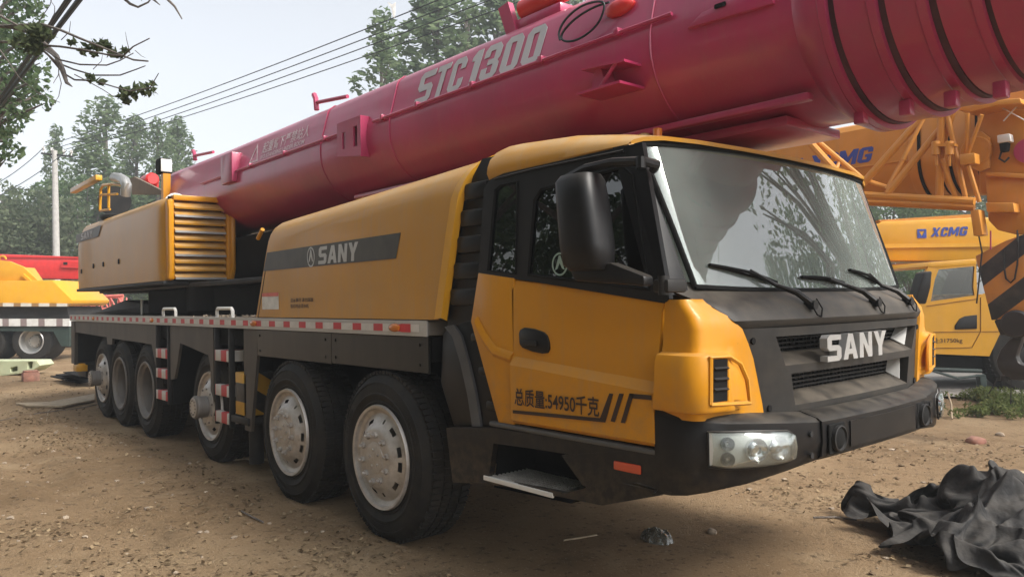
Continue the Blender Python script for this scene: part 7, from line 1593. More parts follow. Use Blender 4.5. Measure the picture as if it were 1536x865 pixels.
    [-396,-18,26,10,2,6,21,4,-7,25,1,-10,21,-1,-6,14,-4,4,12,-3,1,9,-3,4,17,1,4,16,8,1,16,11,2,20,4,0,10,-9,13,7,-4,18,12,-6,14,13,-4,-4,-1,11,-13,-1,9,-12,0,-3,-7,4,-11,6,21,-12,4,16,-3,17,7,-1,15,8,-6,3,11,-2,-3,11,3,-3,12,-2,-1,10,-1,-1,10,6,-3,6,-7,-6,9,-3,-9,11,-13,3,-4,0,-4,4,0,-11,19,2,-8,25,-2,5,2,5,17,2,7,3,6,1,3,7,4,-1,3,6,4,5,1,8,11,-6,8,11,-6,12,0,-12,4,14,-18,-12,15,-16,-16,6,-10,8,-4,8,12,0,3,11,9,0,6,14,4,1,13,7,3,15,5,7,14,6,1,10,1,7,7,8,14,7,7,12,11,1,6,10,-14,-12,9,-14,-22,7,-3,-22,4,10,-5,4,9,-7,6,6,-5,7,6,-8],
    [-406,-5,21,11,-1,9,23,1,0,28,-2,-9,24,-1,-7,17,-2,-3,14,-5,-3,9,-2,10,13,1,12,17,1,3,18,11,2,20,6,2,16,-4,3,10,-4,12,12,1,10,14,-1,-2,2,0,-13,-3,-1,-9,-5,-4,3,3,-8,11,20,-4,0,18,-4,7,11,-2,14,7,-3,16,7,-6,7,11,-2,2,13,1,-2,9,4,-3,5,5,-5,9,-6,-4,11,-2,-17,14,-1,-14,9,-5,-4,0,5,-9,13,-5,-2,13,0,-5,5,-2,7,4,3,4,10,-1,-2,6,7,-2,3,8,2,0,4,16,6,-4,22,16,-13,9,5,-11,6,4,-13,-19,17,-12,-6,13,-9,3,-2,9,13,4,9,12,7,5,11,8,2,9,11,3,8,12,4,4,12,2,1,12,-1,-1,9,-5,0,12,-3,4,12,3,-1,11,-7,1,9,-9,-9,6,-3,-11,5,-4,-3,5,0,-5,4,-3,-4,5,6,-3],
    [-415,7,19,14,-2,7,24,-1,6,28,-2,-13,26,-5,2,17,-8,-1,16,-1,-4,16,2,0,12,-1,9,14,5,9,15,9,11,21,-2,3,20,-1,0,14,3,3,15,1,3,9,-8,-9,6,-4,-4,-2,-7,1,-3,1,10,1,-1,11,16,-3,-1,18,-1,-1,7,-4,15,15,-5,14,6,-3,16,9,-4,10,13,0,-2,7,9,-7,0,4,-10,8,-3,-4,16,-3,-10,16,-3,-17,13,3,-11,6,0,-6,6,-3,-4,3,-4,-3,8,2,-8,7,-3,-2,9,-1,-4,11,-1,-5,6,4,7,-6,10,17,4,2,29,15,-14,19,11,-13,-2,0,-10,-21,10,-12,-8,15,-1,8,8,-3,11,11,8,12,8,4,14,6,8,5,4,5,8,5,8,3,10,4,6,12,-6,3,16,-10,-5,12,-9,-11,12,-7,-2,9,2,5,9,3,2,5,-5,-5,0,-8,6,8,-5,3,3,-8,3,6,-5,-4],
    [-415,17,15,11,-1,10,27,-2,6,29,-2,-10,26,-7,-5,15,-7,6,15,-6,2,15,1,1,15,4,-1,17,4,4,16,8,9,22,2,10,17,-2,4,14,-1,-3,13,-1,-5,11,-4,-4,5,-5,-5,7,-4,7,-5,-1,9,0,3,9,11,-4,-1,12,-2,9,16,-2,9,10,-5,17,13,-8,9,5,1,10,8,0,-6,7,10,2,8,1,-7,1,-1,-13,16,-6,-8,13,-5,-21,13,7,-11,10,0,-3,7,-3,6,7,-9,0,5,1,-7,7,3,-9,7,1,-8,11,-2,-7,11,-3,3,-6,9,18,3,-4,26,14,-8,19,12,-11,0,4,-9,-14,7,-10,-13,14,-10,5,11,-3,14,11,1,14,9,7,10,6,4,9,5,7,5,5,9,3,4,10,1,9,-6,4,21,-5,-2,19,-9,-6,7,-10,-11,10,-1,5,5,9,5,7,-3,5,2,-9,-1,-2,-1,12,6,-8,7,5,-10,0],
    [-408,12,9,10,9,9,26,5,11,31,-2,-7,24,-8,2,17,-3,-4,13,-2,4,15,0,1,7,-3,11,18,3,-4,25,3,2,23,0,4,14,3,6,10,0,-1,9,0,-6,6,-3,-6,6,-5,-4,8,0,8,1,-2,11,3,2,7,8,-2,1,10,0,7,14,-3,8,15,-7,11,11,-6,9,7,-4,0,6,1,0,7,4,-2,6,4,-2,8,-7,-7,11,-11,-15,18,6,-11,12,13,-6,6,-1,-7,10,-11,2,8,-9,13,8,-1,1,3,6,-9,5,4,-10,10,-2,-6,11,-2,-3,5,-4,12,-1,-1,17,1,-12,13,11,-9,3,11,-1,-1,11,-7,-11,13,-7,3,12,-7,8,11,-9,9,12,-2,9,9,2,7,6,7,10,5,9,8,5,10,2,7,11,0,20,-1,-1,20,-11,-8,9,-10,-8,7,-7,1,6,5,3,6,3,4,3,-10,-2,3,1,9,0,-1,8,3,-2,9],
    [-399,2,16,11,16,2,26,17,6,33,1,2,22,-6,6,15,-1,-4,12,4,-2,5,-2,9,8,-6,10,22,-2,-13,29,0,-1,24,0,7,12,5,0,5,2,-2,-2,-2,-9,5,0,-6,10,-2,-3,10,-2,10,9,-2,9,3,1,8,9,-5,-4,7,-7,2,14,-7,5,16,-7,7,11,-3,5,5,7,2,5,-1,2,6,-4,1,7,0,1,7,-8,-4,16,-4,-15,18,17,-5,14,16,5,4,-6,-5,7,-18,3,14,-8,12,10,-4,10,2,5,-9,0,6,-10,10,-1,-9,12,-6,-2,10,-5,-3,1,3,10,2,-6,6,2,-5,11,2,-7,6,16,-10,-1,16,-11,1,14,-2,1,13,-15,-1,18,-8,1,10,0,8,0,8,14,7,7,10,9,7,6,9,13,1,15,13,-4,22,-11,-8,13,-12,-3,2,-9,-6,6,1,1,8,3,3,0,-10,-5,7,0,6,6,-1,6,3,8,7],
    [-385,5,8,15,10,9,25,24,3,30,8,9,18,-6,-2,8,5,10,13,4,-2,3,-1,10,10,-7,6,22,-5,-20,29,-2,-1,22,3,10,7,3,-8,7,6,-2,-5,1,-9,-2,-5,-7,12,0,5,15,-2,8,16,-4,6,9,-3,7,7,-9,4,4,-10,-9,12,-6,3,16,-4,7,12,-5,-2,10,-3,3,0,8,4,5,-2,4,8,-3,2,10,-2,1,12,-6,-4,14,16,-3,13,13,5,15,0,-5,2,-20,-4,9,-12,18,9,-2,11,8,5,-10,4,5,-10,9,-1,-8,10,-3,-13,17,-6,-3,7,-2,6,-2,8,6,-11,-2,11,-1,-16,13,23,-14,-1,8,-16,11,16,-4,-2,20,-5,-11,19,-8,-8,12,-3,3,-4,4,15,7,12,15,-4,6,12,11,11,-3,24,10,-11,28,-5,-3,16,-11,-1,-1,-10,-8,4,-4,-4,10,5,4,2,-9,-7,6,4,7,7,1,3,12,-2,5],
    [-368,33,8,19,0,1,25,8,6,23,13,8,13,0,3,2,5,10,9,3,7,11,-1,3,11,-8,-5,14,-4,-16,28,-1,3,20,-2,0,6,7,3,5,6,-4,2,6,-6,-3,-3,-10,12,-6,0,17,-9,3,15,-9,6,9,-7,8,10,-3,7,8,-4,-2,10,-6,10,14,-5,7,11,-1,4,8,1,-6,9,-3,1,0,-1,10,2,-1,8,10,-5,3,14,-10,-5,15,3,-6,14,9,-1,8,3,-5,12,-8,0,8,-4,9,4,1,13,12,4,-4,14,3,-13,16,4,-12,14,-4,-7,13,-1,-6,10,-5,7,-6,4,6,-16,0,8,-15,-15,16,16,-24,5,22,-13,1,7,-11,7,18,-7,-9,17,2,-13,12,1,-1,-1,2,11,0,4,13,3,12,5,14,7,-5,26,2,-10,28,6,-3,17,-9,-1,-2,-9,-8,6,0,2,7,-2,-3,6,-4,-6,5,3,8,4,4,7,12,-5,2],
    [-336,59,16,11,-1,-2,15,-1,3,17,3,0,9,2,5,11,1,6,8,7,4,9,-1,2,7,-4,-8,15,-2,-7,23,-2,1,15,-2,-3,3,8,4,5,7,-3,5,2,-1,5,-1,-1,8,-8,-3,16,-9,3,14,-12,3,11,-9,7,11,-4,8,14,-3,6,14,0,10,8,-3,14,12,0,4,8,-2,3,7,3,-2,-1,-4,10,3,-2,7,9,-4,1,14,-10,-6,14,-11,-5,14,-4,-6,11,1,-1,7,6,-1,6,3,0,7,0,-3,17,8,3,28,7,-9,25,7,-14,18,2,-6,11,-4,-7,5,-5,1,-6,0,10,-22,-3,10,-29,-15,16,10,-27,9,20,-20,5,11,-10,5,14,-9,-1,14,-6,-8,5,7,-3,5,8,-4,8,0,0,11,5,2,11,10,-6,22,6,-10,25,3,-4,18,1,1,5,-8,-6,6,1,3,7,0,4,5,-2,-10,6,-1,5,3,2,10,9,-1,6],
    [-320,86,27,8,-9,0,9,-5,-4,13,-3,4,16,1,-3,9,1,-5,15,6,1,7,5,7,6,-5,-6,11,1,-6,16,-1,-1,13,0,-5,4,8,5,9,0,-6,9,-3,0,4,-4,7,0,-5,7,13,-12,3,18,-8,2,14,-9,-2,10,-5,12,11,1,17,15,1,10,14,0,8,6,-6,9,5,-5,12,8,6,1,4,0,6,5,-2,5,6,0,-7,11,-7,-4,13,-8,-1,14,-2,-4,11,-4,3,7,-2,-8,8,-2,-7,6,4,-12,25,6,-9,38,13,-8,33,14,-9,14,5,-14,12,0,-2,3,-8,1,-5,-6,12,-24,-8,12,-39,-17,21,3,-33,6,19,-23,12,9,-8,10,14,-7,0,12,-7,-2,8,5,-3,7,7,-11,10,4,-12,9,1,-12,17,4,-6,20,6,-7,18,8,-4,15,0,-3,12,0,-2,11,4,4,7,4,11,8,-3,-6,9,-5,2,-3,4,7,-2,-1,7],
    [-319,100,38,14,-13,-2,10,-9,-15,11,-2,-1,12,5,8,14,1,-3,11,5,-9,10,0,-2,7,4,10,9,0,-7,12,2,-6,12,2,-2,12,3,4,9,-5,4,8,-1,-7,5,-6,9,-2,-11,9,2,-16,5,16,-11,-1,20,-2,-1,18,-4,5,8,4,13,11,7,16,11,-4,14,11,-9,7,-1,-1,6,6,4,7,9,4,3,8,1,5,10,-6,-1,9,-7,-7,8,-2,-4,12,-2,3,11,-4,0,4,-3,-10,8,-7,-12,20,0,-3,24,8,-12,35,17,-13,34,17,-17,20,6,-5,7,4,-9,6,-9,6,-6,-10,11,-22,-12,17,-41,-21,23,0,-31,4,23,-27,2,8,-8,13,9,-4,11,12,-6,0,0,6,-10,7,4,-13,19,9,-12,14,1,-12,10,2,-14,15,1,-10,18,7,-6,14,7,-1,11,5,6,12,5,7,15,5,6,15,-5,-1,10,-6,2,0,-4,8,-9,0,1],
    [-314,106,33,13,-9,-5,10,-11,-11,14,-5,-1,13,5,3,11,5,5,11,5,-1,8,3,-10,5,0,8,3,6,5,7,3,0,10,0,-1,15,-3,0,19,-3,-2,16,-4,-6,5,-10,-5,-2,-11,5,-3,-12,16,8,-6,6,16,-8,0,20,-3,0,18,-3,5,11,3,10,12,1,15,10,-5,11,0,3,9,8,-4,2,9,2,-3,7,4,-2,7,-6,-4,10,3,4,11,0,3,8,-5,0,10,-3,1,6,-6,-9,13,-4,-14,19,0,-2,27,5,0,30,10,-8,23,17,-15,13,12,-11,14,0,0,7,-6,3,-7,-9,4,-23,-12,11,-33,-17,23,-4,-30,16,22,-23,0,15,-14,5,11,-7,7,9,-4,9,5,1,-9,0,6,-21,16,6,-22,15,6,-10,14,2,-3,9,0,-3,9,6,1,10,7,4,13,1,5,16,-1,5,18,0,4,19,2,0,11,3,-2,7,1,1,-1,-8,3],
    [-311,112,14,18,-5,4,11,-7,-2,11,-4,3,13,0,1,9,2,-4,7,7,7,9,6,-6,2,3,7,-8,7,9,4,10,5,7,3,-5,21,-10,-9,31,-12,-2,25,-15,1,9,-9,-6,-1,-8,-7,-4,-11,8,-1,0,17,5,-3,9,13,-11,3,22,0,-5,17,-3,5,16,-2,10,11,-1,15,5,3,10,8,-1,3,4,-9,-13,10,-4,-8,14,-3,-1,10,1,8,7,8,7,7,7,8,9,-7,-2,10,-3,-9,19,-5,-9,18,0,-11,19,3,0,15,10,1,13,12,-4,16,3,-2,16,-3,-4,10,5,0,1,-7,5,-18,-11,8,-27,-9,14,-9,-19,20,16,-19,5,18,-18,-2,14,-16,1,8,-6,13,9,-3,-4,-1,9,-25,17,8,-29,12,3,-22,13,2,4,6,-3,14,-2,-3,17,7,6,8,14,0,1,19,-2,0,21,1,0,18,5,-1,11,8,-7,8,7,-3,7,0,4],
    [-311,127,24,17,-1,-12,16,-6,4,13,-7,6,13,-3,-1,8,0,-9,3,4,3,3,8,7,7,6,4,-14,12,6,-9,11,8,12,1,1,25,-13,-12,41,-20,-1,31,-21,-11,12,-12,3,1,-9,-3,-6,-1,-1,-11,2,4,-6,-3,18,10,-6,16,24,-3,-8,19,-3,0,20,-3,9,18,-1,10,3,0,15,10,1,-3,8,-11,-16,15,-12,-11,14,-8,-1,10,1,11,7,7,11,3,13,9,8,3,5,8,-4,-18,22,-6,-4,20,-3,-1,9,7,-8,10,8,2,7,-2,6,13,-1,5,16,7,-6,11,8,-6,8,-2,5,-12,-12,4,-13,-13,10,-13,-15,8,10,2,11,17,-18,-1,13,-24,0,10,-11,19,9,-2,-3,2,9,-30,13,7,-37,12,9,-23,13,-2,8,7,-9,26,-11,-4,27,5,-2,15,18,1,-3,19,0,-3,18,2,-1,16,5,-4,12,8,-13,7,5,0,12,2,4],
    [-315,146,30,22,-2,-7,17,-8,-1,14,-8,-2,12,-4,-2,9,-1,-8,6,3,1,6,4,7,-9,8,6,-4,14,6,-9,12,5,9,-1,3,28,-18,-13,43,-23,-3,34,-21,-7,7,-17,-5,5,-9,4,-6,-3,8,-8,7,5,-15,8,4,3,-2,21,22,-4,-2,21,-4,-2,20,-3,6,12,-11,13,8,4,6,11,3,-1,14,-10,-11,17,-14,-4,13,-4,-6,2,-2,11,11,9,7,9,11,7,7,-1,8,10,-6,-7,14,-1,-12,17,0,-2,11,1,1,5,4,-2,8,-3,8,10,4,1,13,5,-3,10,7,-5,9,1,5,-7,-11,6,-8,-12,7,-4,-11,5,10,-6,-5,15,-5,5,6,-21,0,11,-10,11,10,-3,-5,5,2,-27,7,6,-31,15,10,-17,14,-4,6,4,-10,25,4,-2,29,9,-1,13,17,1,2,11,-2,-11,11,-1,-7,12,3,-2,10,2,-5,10,10,-4,8,6,8],
    [-314,165,49,20,-2,-13,18,-12,-12,17,-10,-10,10,-7,1,7,2,-3,8,2,0,6,5,6,-8,6,4,-7,10,2,-1,9,4,8,-1,4,30,-20,-5,40,-21,-5,32,-24,-1,13,-19,-5,4,-12,-1,-3,-3,8,-5,9,6,-17,14,5,-11,8,14,21,-4,8,19,-3,-12,15,-12,16,11,-13,18,12,5,4,10,7,-7,17,-5,-2,13,-10,-5,12,-4,-5,11,-1,3,12,3,4,7,4,13,5,0,8,10,-1,-7,5,-1,-11,12,2,-4,15,0,0,14,1,-1,10,-3,-2,10,0,4,4,7,1,4,0,8,6,1,11,2,-10,5,0,-10,1,8,-8,-3,8,-1,-10,13,-4,-4,8,-10,-9,7,-8,-6,6,-6,-6,7,-3,-11,7,-1,-11,11,-5,-4,15,-2,1,16,-1,13,13,-2,12,13,-4,6,11,6,-2,10,4,-5,1,-6,-9,7,-2,-1,7,-2,4,2,5,10,6,11,8],
    [-313,183,68,20,-4,-17,16,-14,-26,21,-13,-16,3,-8,11,8,3,-3,6,0,-5,5,5,3,-1,8,5,-9,10,1,6,1,3,10,-7,-2,25,-20,-6,34,-23,-2,34,-15,2,14,-18,-4,11,-13,5,4,-5,10,-5,9,5,-18,15,-2,-20,15,14,14,-1,16,20,-3,-11,15,-17,19,12,-11,22,17,-1,7,4,11,-7,17,-2,-3,9,-1,-10,10,-4,-8,16,1,-5,16,-2,3,4,-3,11,3,1,9,5,2,4,2,2,-10,6,2,-6,20,-3,2,25,-2,-1,17,-2,-16,12,-3,-3,0,7,14,-2,5,22,10,-1,13,8,-9,-1,7,-9,-5,1,-7,-8,7,-4,-5,12,-5,-12,18,2,-19,11,6,-19,2,-5,-8,0,-17,5,3,-17,9,2,-17,3,17,-3,-3,16,13,1,20,0,-9,17,-3,-5,11,2,-1,9,7,-1,0,-6,-7,6,-7,2,3,0,16,-4,0,18,-2,3,15],
    [-316,199,74,12,-12,-20,23,-9,-28,25,-14,-17,-3,-9,12,8,0,1,5,0,-10,9,2,-4,1,8,8,-3,14,7,8,-4,5,11,-10,-5,28,-16,-9,30,-24,-5,30,-20,-4,17,-10,12,13,-13,6,10,-5,9,-7,6,5,-18,15,-8,-27,19,11,5,4,22,24,-3,-6,22,-16,17,11,-12,25,14,-3,11,8,8,-9,9,-1,-10,12,1,-8,4,0,-15,16,1,-5,17,-2,5,7,-3,10,-6,0,9,2,0,9,8,4,-3,4,7,-8,20,-2,-3,27,-6,-3,22,-3,-21,13,-1,-4,-2,5,19,5,9,23,18,0,9,6,-9,-4,0,-10,-7,1,-9,-6,1,-12,-7,21,-2,-9,21,6,-28,17,7,-22,4,-7,-8,-14,-20,7,3,-26,18,2,-15,15,8,-3,-3,18,12,-16,20,6,-17,15,4,-1,11,-2,-5,8,3,1,6,-3,-3,9,-6,3,6,-6,18,-6,1,21,-7,1,16],
    [-305,200,72,6,-4,-22,17,-8,-26,24,-12,-14,-2,-8,10,4,-3,5,6,1,-8,6,-1,-7,10,5,3,4,10,10,0,-5,12,16,-13,-1,28,-19,-10,34,-17,-10,31,-17,-3,18,-14,2,10,-5,10,11,-3,8,-7,6,5,-24,14,-9,-28,20,10,10,8,28,27,-6,2,12,-17,19,14,-11,15,11,-1,8,12,2,-3,8,2,-13,6,-1,-14,13,-3,-6,12,0,-3,13,7,-1,8,1,9,0,-1,10,-7,1,6,3,0,8,11,3,-2,16,5,-7,27,-3,-8,23,-5,-15,8,-1,-12,4,5,14,7,6,14,10,-5,1,4,-3,-5,-1,-9,-3,5,-10,-3,11,-9,1,17,-9,-10,19,1,-23,21,6,-14,6,-10,-6,-10,-20,0,-1,-22,4,5,-13,7,10,0,-5,14,9,-5,9,4,-13,10,3,-4,12,4,2,15,0,0,13,0,-1,9,-6,7,10,-6,13,-2,-3,17,-5,-4,13],
    [-299,208,50,13,-6,-9,11,-5,-17,14,-7,-13,5,-9,7,-3,-2,7,7,-1,-2,7,-1,-10,13,-6,-4,9,4,14,3,2,15,12,-13,-4,29,-21,-5,35,-16,-12,33,-15,1,15,-12,-4,12,-8,0,7,3,8,-11,7,5,-25,19,-1,-23,22,14,21,5,28,16,-13,16,10,-15,17,13,-10,12,10,0,-6,8,2,-7,8,-3,-10,11,-1,-12,10,-1,-6,14,4,1,16,8,8,14,9,1,4,-3,7,-10,-1,10,-7,-1,11,9,-2,2,18,3,-6,24,2,-14,21,-1,-13,3,-3,-13,8,4,2,6,2,0,6,5,-3,1,-7,-5,9,-8,1,10,-9,7,7,-11,9,15,-13,-11,17,-9,-10,16,-2,-8,7,-8,-8,-1,-13,-7,7,-13,-5,7,-8,-6,7,-4,-9,6,3,4,5,3,-1,6,6,-6,12,1,4,18,0,2,20,2,-1,14,-5,-4,7,-5,15,6,-9,12,-3,-11,10],
    [-296,212,30,14,0,0,10,-6,-7,11,-4,-5,10,-8,-6,-2,0,10,2,-3,7,9,-2,-7,13,-9,-11,12,-9,6,6,6,16,10,-12,2,26,-19,-12,35,-16,-9,30,-16,-3,16,-8,-3,9,-2,4,6,5,3,-11,7,7,-26,18,-1,-15,23,23,24,0,33,5,-16,22,12,-13,13,14,-6,5,3,-3,-10,6,-2,-12,11,0,-10,14,0,-6,14,-1,-4,15,4,9,20,17,5,15,12,7,8,-2,-5,-6,-9,7,-13,-2,14,5,-6,12,19,1,-7,19,4,-18,15,3,-18,8,-1,-8,2,2,-9,4,1,-10,7,5,-12,8,-3,1,6,-8,14,11,-12,12,10,-11,8,14,-16,-3,11,-16,-5,11,-10,-4,9,-9,-7,11,-9,-16,11,-4,-20,-5,2,-13,11,-6,-1,4,-1,10,8,-3,8,9,3,-7,7,9,-5,18,1,3,23,0,-1,18,-5,-7,7,-9,6,1,-11,9,2,-12,10],
    [-297,219,16,11,5,4,11,-3,-2,12,-2,4,12,-9,-7,7,-4,1,2,-2,7,9,-4,7,12,-12,-10,11,-14,-6,5,2,10,9,-8,4,25,-16,-2,30,-13,-12,26,-13,-7,13,-6,4,8,-2,-1,6,5,2,-3,9,10,-24,14,2,-11,18,19,16,0,36,7,-9,20,10,-10,8,10,-3,7,11,-2,-2,8,-3,-9,10,1,-10,16,-1,-4,14,-5,2,17,8,4,18,17,1,14,11,-8,11,1,3,0,-15,4,-11,-15,11,-1,-3,6,14,8,1,21,3,-13,11,4,-19,9,-1,-5,3,1,-10,1,3,-12,6,0,-9,12,-1,-5,8,-14,11,12,-12,13,10,-8,11,6,-15,-8,14,-13,1,12,-11,-2,12,-9,-5,13,-11,-15,5,-3,-18,4,1,-14,7,-5,-6,8,-4,7,4,3,12,13,2,0,3,8,-8,17,3,0,17,-2,-4,16,-6,-2,14,-12,2,5,-10,6,0,-14,6],
    [-308,240,11,15,2,-2,15,1,1,11,-2,4,13,-7,5,10,-6,-3,10,-4,5,9,-5,4,9,-16,-5,12,-19,-6,8,-9,3,6,-1,12,18,-12,-3,19,-12,-5,17,-4,-9,11,-2,1,12,-4,-2,11,-2,-1,6,5,5,-18,11,7,-8,13,16,13,5,29,9,-3,14,6,-7,3,9,6,3,14,4,3,13,1,7,14,-1,3,17,-2,0,14,-2,-1,14,5,-6,13,4,-13,8,2,-9,11,-5,-1,11,-6,10,2,-13,9,-1,-14,3,9,5,0,10,14,-8,10,3,-13,7,0,-7,10,1,4,9,-4,-3,1,-7,2,7,-5,-1,8,-7,3,10,-8,2,9,-6,-2,5,-13,-6,16,-12,-1,14,-9,-9,11,-9,-6,11,-10,-9,9,-10,-9,5,-8,-3,7,5,-1,7,6,-5,9,5,8,9,1,3,6,6,-11,13,-4,-5,12,-4,-1,9,-10,3,11,-12,3,9,-9,7,4,-7,6],
    [-313,265,9,16,2,0,12,1,5,12,-3,-2,16,-8,1,13,-5,4,11,-7,-2,11,-6,-3,8,-16,-2,10,-22,3,11,-19,4,9,-6,3,7,-4,10,11,-9,6,11,-1,0,11,1,-4,12,0,-13,14,-8,-8,15,0,-1,-9,6,10,-7,10,13,7,8,21,11,-3,6,11,3,-6,15,10,-6,15,4,-5,13,1,5,12,-5,7,16,-1,6,7,-7,5,11,-5,-4,10,-3,-8,8,-2,-8,10,-1,1,13,-4,4,10,-7,7,8,-7,3,9,1,3,3,11,-3,6,6,-6,10,-1,-2,15,4,8,21,-4,11,7,-5,14,0,-12,3,3,-11,-7,2,-4,-8,7,-5,-5,4,-7,-10,17,-11,-7,9,-14,-17,10,-9,-8,14,-5,-5,8,-6,2,8,2,7,11,-1,4,7,3,-2,10,5,-3,12,0,3,7,4,-13,8,-9,-4,6,-5,-7,10,-10,1,8,-14,10,-1,-15,10,4,-4,11],
    [-314,287,9,15,3,3,10,-1,10,11,-2,-3,19,-8,-5,17,-6,-5,14,-7,-1,11,-7,0,8,-16,0,10,-24,3,9,-23,8,6,-13,5,10,-4,4,2,-1,15,6,-1,14,12,-1,2,14,-4,-16,11,1,-24,15,-8,-8,4,5,7,-3,7,15,5,3,10,9,9,3,17,5,-16,22,16,-8,19,8,-2,3,-9,-8,9,-14,3,6,-14,7,10,-3,6,11,1,1,7,6,6,9,5,4,11,1,0,13,-4,3,14,-7,4,5,-11,-6,7,-2,7,10,-3,-2,7,6,-3,9,5,3,19,2,12,25,3,23,18,-14,12,-6,-11,-7,-11,-5,-4,6,-8,-5,6,0,-9,0,-6,-12,24,-14,-10,4,-13,-22,7,-9,-12,17,-4,4,3,1,18,6,-4,15,16,1,-2,14,3,-5,13,5,-5,10,-1,-1,12,-2,-11,6,-13,-1,1,-1,-8,1,-13,1,14,-14,8,-9,-14,12,-4,-10,12],
    [-309,307,11,10,-1,9,9,0,8,11,-3,-4,18,-10,-3,16,-12,-1,14,-10,-1,12,-8,-1,10,-13,-1,5,-24,2,9,-22,8,9,-14,6,12,-2,-3,10,-5,8,2,1,10,5,5,9,13,-7,-1,11,-3,-13,11,-2,-12,1,6,-5,8,3,6,5,4,9,8,4,-5,21,13,-8,23,11,-16,20,8,-3,7,-9,8,7,-12,2,5,-12,0,10,-3,-2,9,5,2,9,4,-1,6,0,3,10,-4,-4,11,-1,4,13,-5,8,13,-8,6,4,-8,2,6,5,7,12,2,-5,13,-2,1,18,4,15,22,0,16,16,-10,10,-10,-7,-4,-9,-7,-5,6,-6,2,-2,-3,-9,9,0,-14,25,-14,-11,12,-16,-20,6,-7,-11,12,-4,7,5,-5,16,4,0,11,14,4,0,15,2,-5,15,4,-1,13,-2,-2,10,-9,-5,7,-11,0,3,-3,-8,1,-11,-3,0,-16,11,-13,-15,13,-9,-12,3],
    [-298,326,12,8,-2,7,-1,-3,13,11,-9,2,12,-18,-3,14,-19,-4,15,-15,-3,12,-12,-1,13,-10,1,16,-14,3,8,-14,11,9,-13,7,6,0,-10,9,-3,-2,12,-5,2,2,2,7,3,2,9,6,2,4,10,-4,-6,4,-2,-7,6,5,2,8,3,-3,14,4,-5,22,10,-6,18,13,-10,17,8,-2,14,-10,7,7,-15,4,6,-14,0,10,5,-4,11,7,-6,11,7,-5,8,3,3,6,-3,1,9,-7,-7,14,-8,4,14,-12,8,11,-5,7,5,6,15,12,-2,5,16,4,-5,13,-4,4,13,2,8,12,-1,1,-7,-9,-2,-2,-11,3,5,-5,9,7,-7,-3,4,5,-16,20,-10,-17,16,-14,-17,10,-11,-1,11,-7,2,2,-9,12,7,-9,7,12,6,-2,15,6,-2,14,6,0,12,3,2,10,-9,0,8,-13,3,5,-11,-2,-7,-13,-1,-16,-13,5,-13,-15,6,-1,-4,14],
    [-290,343,7,9,-5,9,-1,-9,17,2,-15,12,13,-18,-5,10,-25,-3,17,-21,0,18,-9,0,13,-6,-3,16,-8,6,12,-8,10,11,-13,5,-3,1,-15,8,1,-13,7,-5,-9,10,-3,6,-5,0,14,-6,0,10,6,3,-3,9,-1,-5,10,1,3,13,3,1,15,1,-11,24,7,1,14,12,-4,12,-1,-1,14,-10,5,12,-6,5,12,-13,1,16,5,-2,8,11,-8,12,9,-5,4,8,-9,9,-2,5,9,-7,-3,12,-14,0,17,-10,1,16,-8,8,9,3,16,10,-2,15,14,3,-4,8,1,-8,8,-2,-7,12,3,-8,3,-8,5,-1,-11,9,2,-10,14,9,-6,11,5,5,-18,18,-7,-21,19,-12,-15,10,-11,0,5,-11,6,4,-13,5,7,-11,-2,16,2,2,14,4,-2,14,4,0,12,4,1,4,-2,10,2,-12,7,4,-17,6,-14,-13,0,-19,-7,1,-10,-8,8,-3,-6,-1],
    [-289,352,12,4,-10,7,12,-7,15,0,-17,18,10,-19,-2,8,-27,-1,19,-16,-9,20,-6,-2,14,-7,2,14,-7,2,14,-8,10,11,-11,7,-1,-3,-13,-2,5,-21,4,-3,-15,12,-4,5,1,-2,12,-14,-5,9,1,4,8,12,3,3,12,-2,-5,13,-1,-6,21,6,0,19,4,-4,15,10,7,13,-3,-1,8,-14,4,18,-4,4,17,-6,5,5,8,-10,13,12,-2,6,4,-13,6,5,1,9,2,6,10,-8,-2,14,-11,-2,16,-13,1,21,-4,1,17,-1,9,9,0,20,12,-6,2,8,5,-10,9,4,-11,7,4,-11,8,-8,-3,-3,-10,18,-2,-12,18,8,-5,9,15,1,-19,18,-3,-22,21,-12,-11,9,-12,0,3,-13,2,4,-12,4,3,-11,-8,10,3,5,15,8,1,14,1,-2,15,1,2,7,-4,7,0,-13,16,-6,-16,13,-14,-15,5,-20,-6,1,-14,-4,-7,-3,-6,6],
    [-293,345,23,8,-6,8,10,-4,14,7,-14,14,1,-23,2,12,-27,-5,26,-9,-14,19,-8,-10,11,-7,-2,10,-6,5,12,-7,5,11,-7,5,1,-1,-6,6,-1,-13,-2,1,-13,11,-2,1,3,-3,10,-5,-1,9,5,-4,4,10,1,-5,12,5,5,14,4,1,15,3,-11,15,2,5,8,-2,12,7,-10,2,17,-3,4,14,-5,4,14,0,2,15,5,-2,1,10,-15,9,5,-18,11,6,-3,10,2,6,11,-4,6,12,-11,5,14,-14,3,20,-5,-3,18,-1,7,16,-2,13,12,-4,9,11,-3,-4,8,4,-10,6,0,-8,8,-2,-6,0,-11,8,0,-9,10,10,0,8,19,-4,-11,18,-3,-21,17,-8,-13,8,-13,-3,3,-12,2,5,-13,4,5,-9,-6,12,-7,0,12,6,2,13,10,3,10,4,10,-3,-8,11,-2,-11,12,-11,-16,10,-11,-15,-6,-15,-5,3,-14,-4,1,-9,-4,-2],
